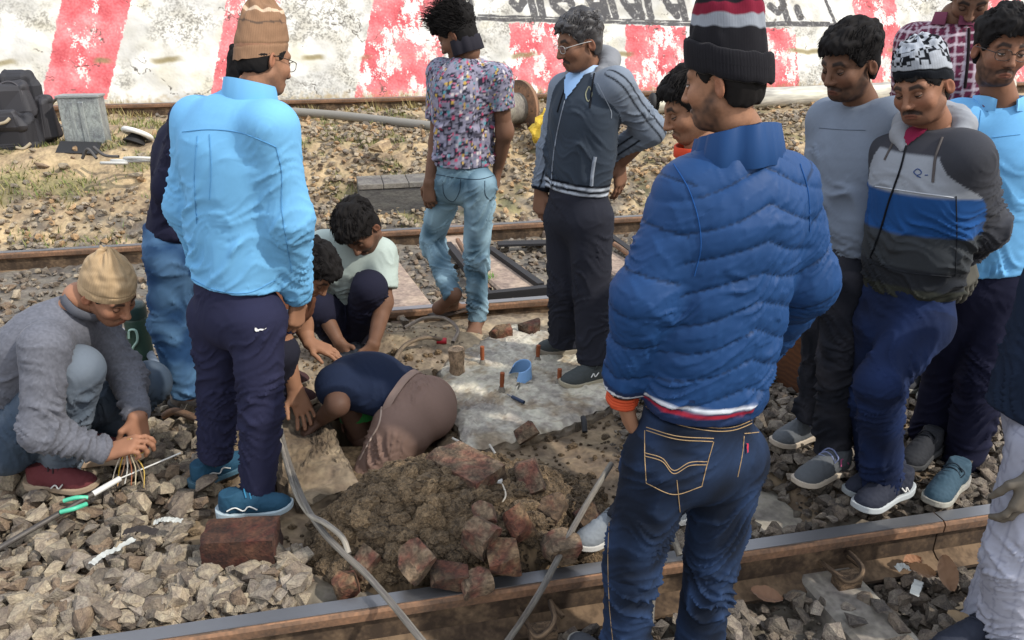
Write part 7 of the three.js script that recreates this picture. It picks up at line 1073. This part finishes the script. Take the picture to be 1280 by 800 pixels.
{ // folded zinc box on its side
  const p = gr(113, 186, WALL_Y - 0.04), b = thing('metal_box', 'upright galvanised ribbed metal box beside the tall backpack', 'metal box', p), zn = mat({ color: '#a3a8a6', metalness: 0.35, roughness: 0.5, map: grainMap }); part(b, 'sheet_body', box(0.34, 0.46, 0.16, V3(0, 0.23, 0), 0.12, 0.01), zn, false); for (const [x, w] of [[-0.06, 0.05], [0.03, 0.05]]) part(b, 'rib', box(w, 0.4, 0.03, V3(x, 0.22, 0.075), 0.12, 0.012), zn, false); part(b, 'rim', box(0.36, 0.02, 0.18, V3(0, 0.462, 0), 0.12, 0.004), zn, false);
  const q = gr(108, 186, WALL_Y - 0.02); single('black_board', 'tilted black panel leaning in front of the metal box', 'panel', box(0.34, 0.012, 0.16, q.clone().add(V3(0, 0.03, 0.12)), 0.1, 0.003, 0.5, -0.06), M.black);
  const u = gr(174, 180, WALL_Y), s = thing('lamp_dish', 'round white rimmed dish lamp lying on the bank left of the navy jacket', 'lamp', u), tl = (g) => { g.rotateX(1.05); g.rotateY(-0.5); g.translate(0, 0.09, 0); return g; }; part(s, 'rim', tl(new THREE.TorusGeometry(0.115, 0.022, 10, 40)), M.white, false); part(s, 'reflector', tl(new THREE.LatheGeometry([[0.0, 0], [0.06, 0.005], [0.1, 0.02]].map(([a, c]) => new THREE.Vector2(a, c)), 32).rotateX(Math.PI / 2)), flatMat('#8d8f92', { side: THREE.DoubleSide, metalness: 0.6, roughness: 0.3 }), false); part(s, 'housing', tl(new THREE.CylinderGeometry(0.1, 0.05, 0.08, 28).rotateX(Math.PI / 2).translate(0, 0, 0.05)), M.black, false);
  const ring = (c, R, sq, tilt) => { const l = []; for (let i = 0; i < 24; i++) { const a = i / 24 * 6.283; l.push(V3(c.x + Math.cos(a) * R, c.y + 0.02 + Math.sin(a) * R * tilt, c.z + Math.sin(a) * R * sq)); } return tube(l, 0.014, 6, 70, true); };
  const wa = gr(166, 204, WALL_Y - 0.03); single('wire_coil', 'white looped pipe coil lying below the dish lamp', 'coil', join([ring(wa, 0.16, 0.6, 0.1), ring(wa.clone().add(V3(0.08, 0.02, 0.03)), 0.12, 0.7, 0.2), ring(wa.clone().add(V3(-0.1, 0, 0.1)), 0.1, 0.5, 0.1)]), flatMat('#b7b5ae', { roughness: 0.5 }));
  const hb = gr(80, 166, WALL_Y); single('metal_hoop', 'dark metal hoop half hidden between backpack and metal box', 'hoop', ring(hb.clone().add(V3(0.06, 0.15, -0.05)), 0.17, 0.25, 0.95), flatMat('#55534f', { metalness: 0.4, roughness: 0.5 }));
  const jk = gr(118, 198, WALL_Y - 0.02); single('cable_scrap', 'dark cable scraps lying in front of the black panel', 'cable', join([tube([jk.clone().add(V3(-0.1, 0, 0)), jk.clone().add(V3(-0.03, 0.08, 0.02)), jk.clone().add(V3(0.05, 0.01, 0.06))], 0.013), tube([jk.clone().add(V3(0.0, 0.09, -0.02)), jk.clone().add(V3(0.1, 0.03, 0.02)), jk.clone().add(V3(0.22, 0.02, 0.03))], 0.013)]), flatMat('#4b4846'));
  [[158, 172, 0.34, 'pale rounded boulder right of the metal box'], [195, 168, 0.2, 'smaller tan boulder beside the pale one'], [418, 168, 0.2, 'tan rock on the bank under the long grey pipe'], [475, 190, 0.34, 'large sandy rock on the bank above the concrete box']].forEach(([x, y, s, l], i) => { const g = rockGeos[i * 3 + 1].clone(); g.scale(s, s * 0.75, s * 0.8); g.rotateY(i * 1.3 + 0.4); const c = gr(x, y, WALL_Y - 0.05); g.translate(c.x, c.y + s * 0.15, c.z); boxUV(g, 2); single('boulder', l, 'rock', g, mat({ color: '#b39a78', map: grainMap, bumpMap: grainBump, bumpScale: 0.01, roughness: 1, flatShading: true })); });
}
single('grey_pipe', 'long grey pipe lying on the bank between two men', 'pipe', tube([gr(335, 138, WALL_Y + 0.1), gr(420, 144, WALL_Y + 0.08), gr(545, 158, WALL_Y + 0.06), gr(640, 166, WALL_Y + 0.02)], 0.045, 14, 40), flatMat('#7f7a70', { roughness: 0.6 }));
{ const a = gr(818, 129, WALL_Y + 0.13), b = gr(1060, 117, WALL_Y + 0.13), t = thing('white_pipe', 'thick whitewashed pipe at the wall foot right of the hooded man', 'pipe', a); part(t, 'pipe_body', tube([a, a.clone().lerp(b, 0.5), b, b.clone().lerp(a, -1)], 0.115, 20, 50), mat({ color: '#cfc9bb', map: grainMap, roughness: 0.8 })); part(t, 'dark_mouth', new THREE.SphereGeometry(0.117, 16, 12).scale(0.5, 1, 0.85).translate(a.x - 0.02, a.y, a.z), M.black); }
{ // rusty flanged drum seen end on
  const p = at(650, 133, 8.2), t = thing('rusty_drum', 'rusty round flanged drum behind the printed tee', 'drum', V3(p.x, WALL_Y - 0.05, p.z)), ori = (g) => { g.rotateZ(Math.PI / 2); g.rotateY(0.7); g.translate(p.x, WALL_Y + 0.2, p.z); return g; }; part(t, 'flange', ori(new THREE.CylinderGeometry(0.27, 0.27, 0.04, 36)), M.rust); part(t, 'barrel', ori(new THREE.CylinderGeometry(0.15, 0.15, 0.4, 28).translate(0, 0.2, 0)), mat({ color: '#8a8378', map: grainMap })); part(t, 'hub', ori(new THREE.CylinderGeometry(0.08, 0.08, 0.08, 20)), M.black);
  for (let i = 0; i < 8; i++) { const a = i / 8 * 6.283; part(t, 'rivet', ori(new THREE.CylinderGeometry(0.02, 0.02, 0.06, 8).translate(Math.cos(a) * 0.2, -0.005, Math.sin(a) * 0.2)), M.rust); }
}
{ const g = bagShape(0.4, 0.34, 0.4, 12, 0.5), p = g.attributes.position; for (let i = 0; i < p.count; i++) { const k = Math.sin(p.getY(i) * 60 + p.getX(i) * 12) * 0.012; p.setX(i, p.getX(i) + k); p.setZ(i, p.getZ(i) + k); } g.computeVertexNormals(); const c = at(690, 172, 7.6); g.translate(c.x, c.y + 0.08, c.z); single('yellow_sack', 'crumpled yellow sack on the stones left of the hooded man', 'sack', g, flatMat('#c3a233')); }
{ const p = gr(985, 492, 0), t = thing('cable_drum', 'brown wooden cable drum edge showing right of the puffer jacket', 'cable drum', p), o = (g) => { g.rotateZ(Math.PI / 2); g.rotateY(0.35); g.translate(p.x + 0.04, 0.17, p.z - 0.1); return g; }; for (const s of [0, 1]) part(t, 'flange', o(new THREE.CylinderGeometry(0.2, 0.2, 0.03, 36).translate(0, -s * 0.14, 0)), mat({ color: '#8f6c4c', map: woodMap })); part(t, 'core', o(new THREE.CylinderGeometry(0.11, 0.11, 0.13, 24).translate(0, -0.07, 0)), mat({ color: '#5e4a38', map: woodMap })); }
scene.traverse((o) => { if (o.isMesh) shade(o); });
renderer.render(scene, camera);
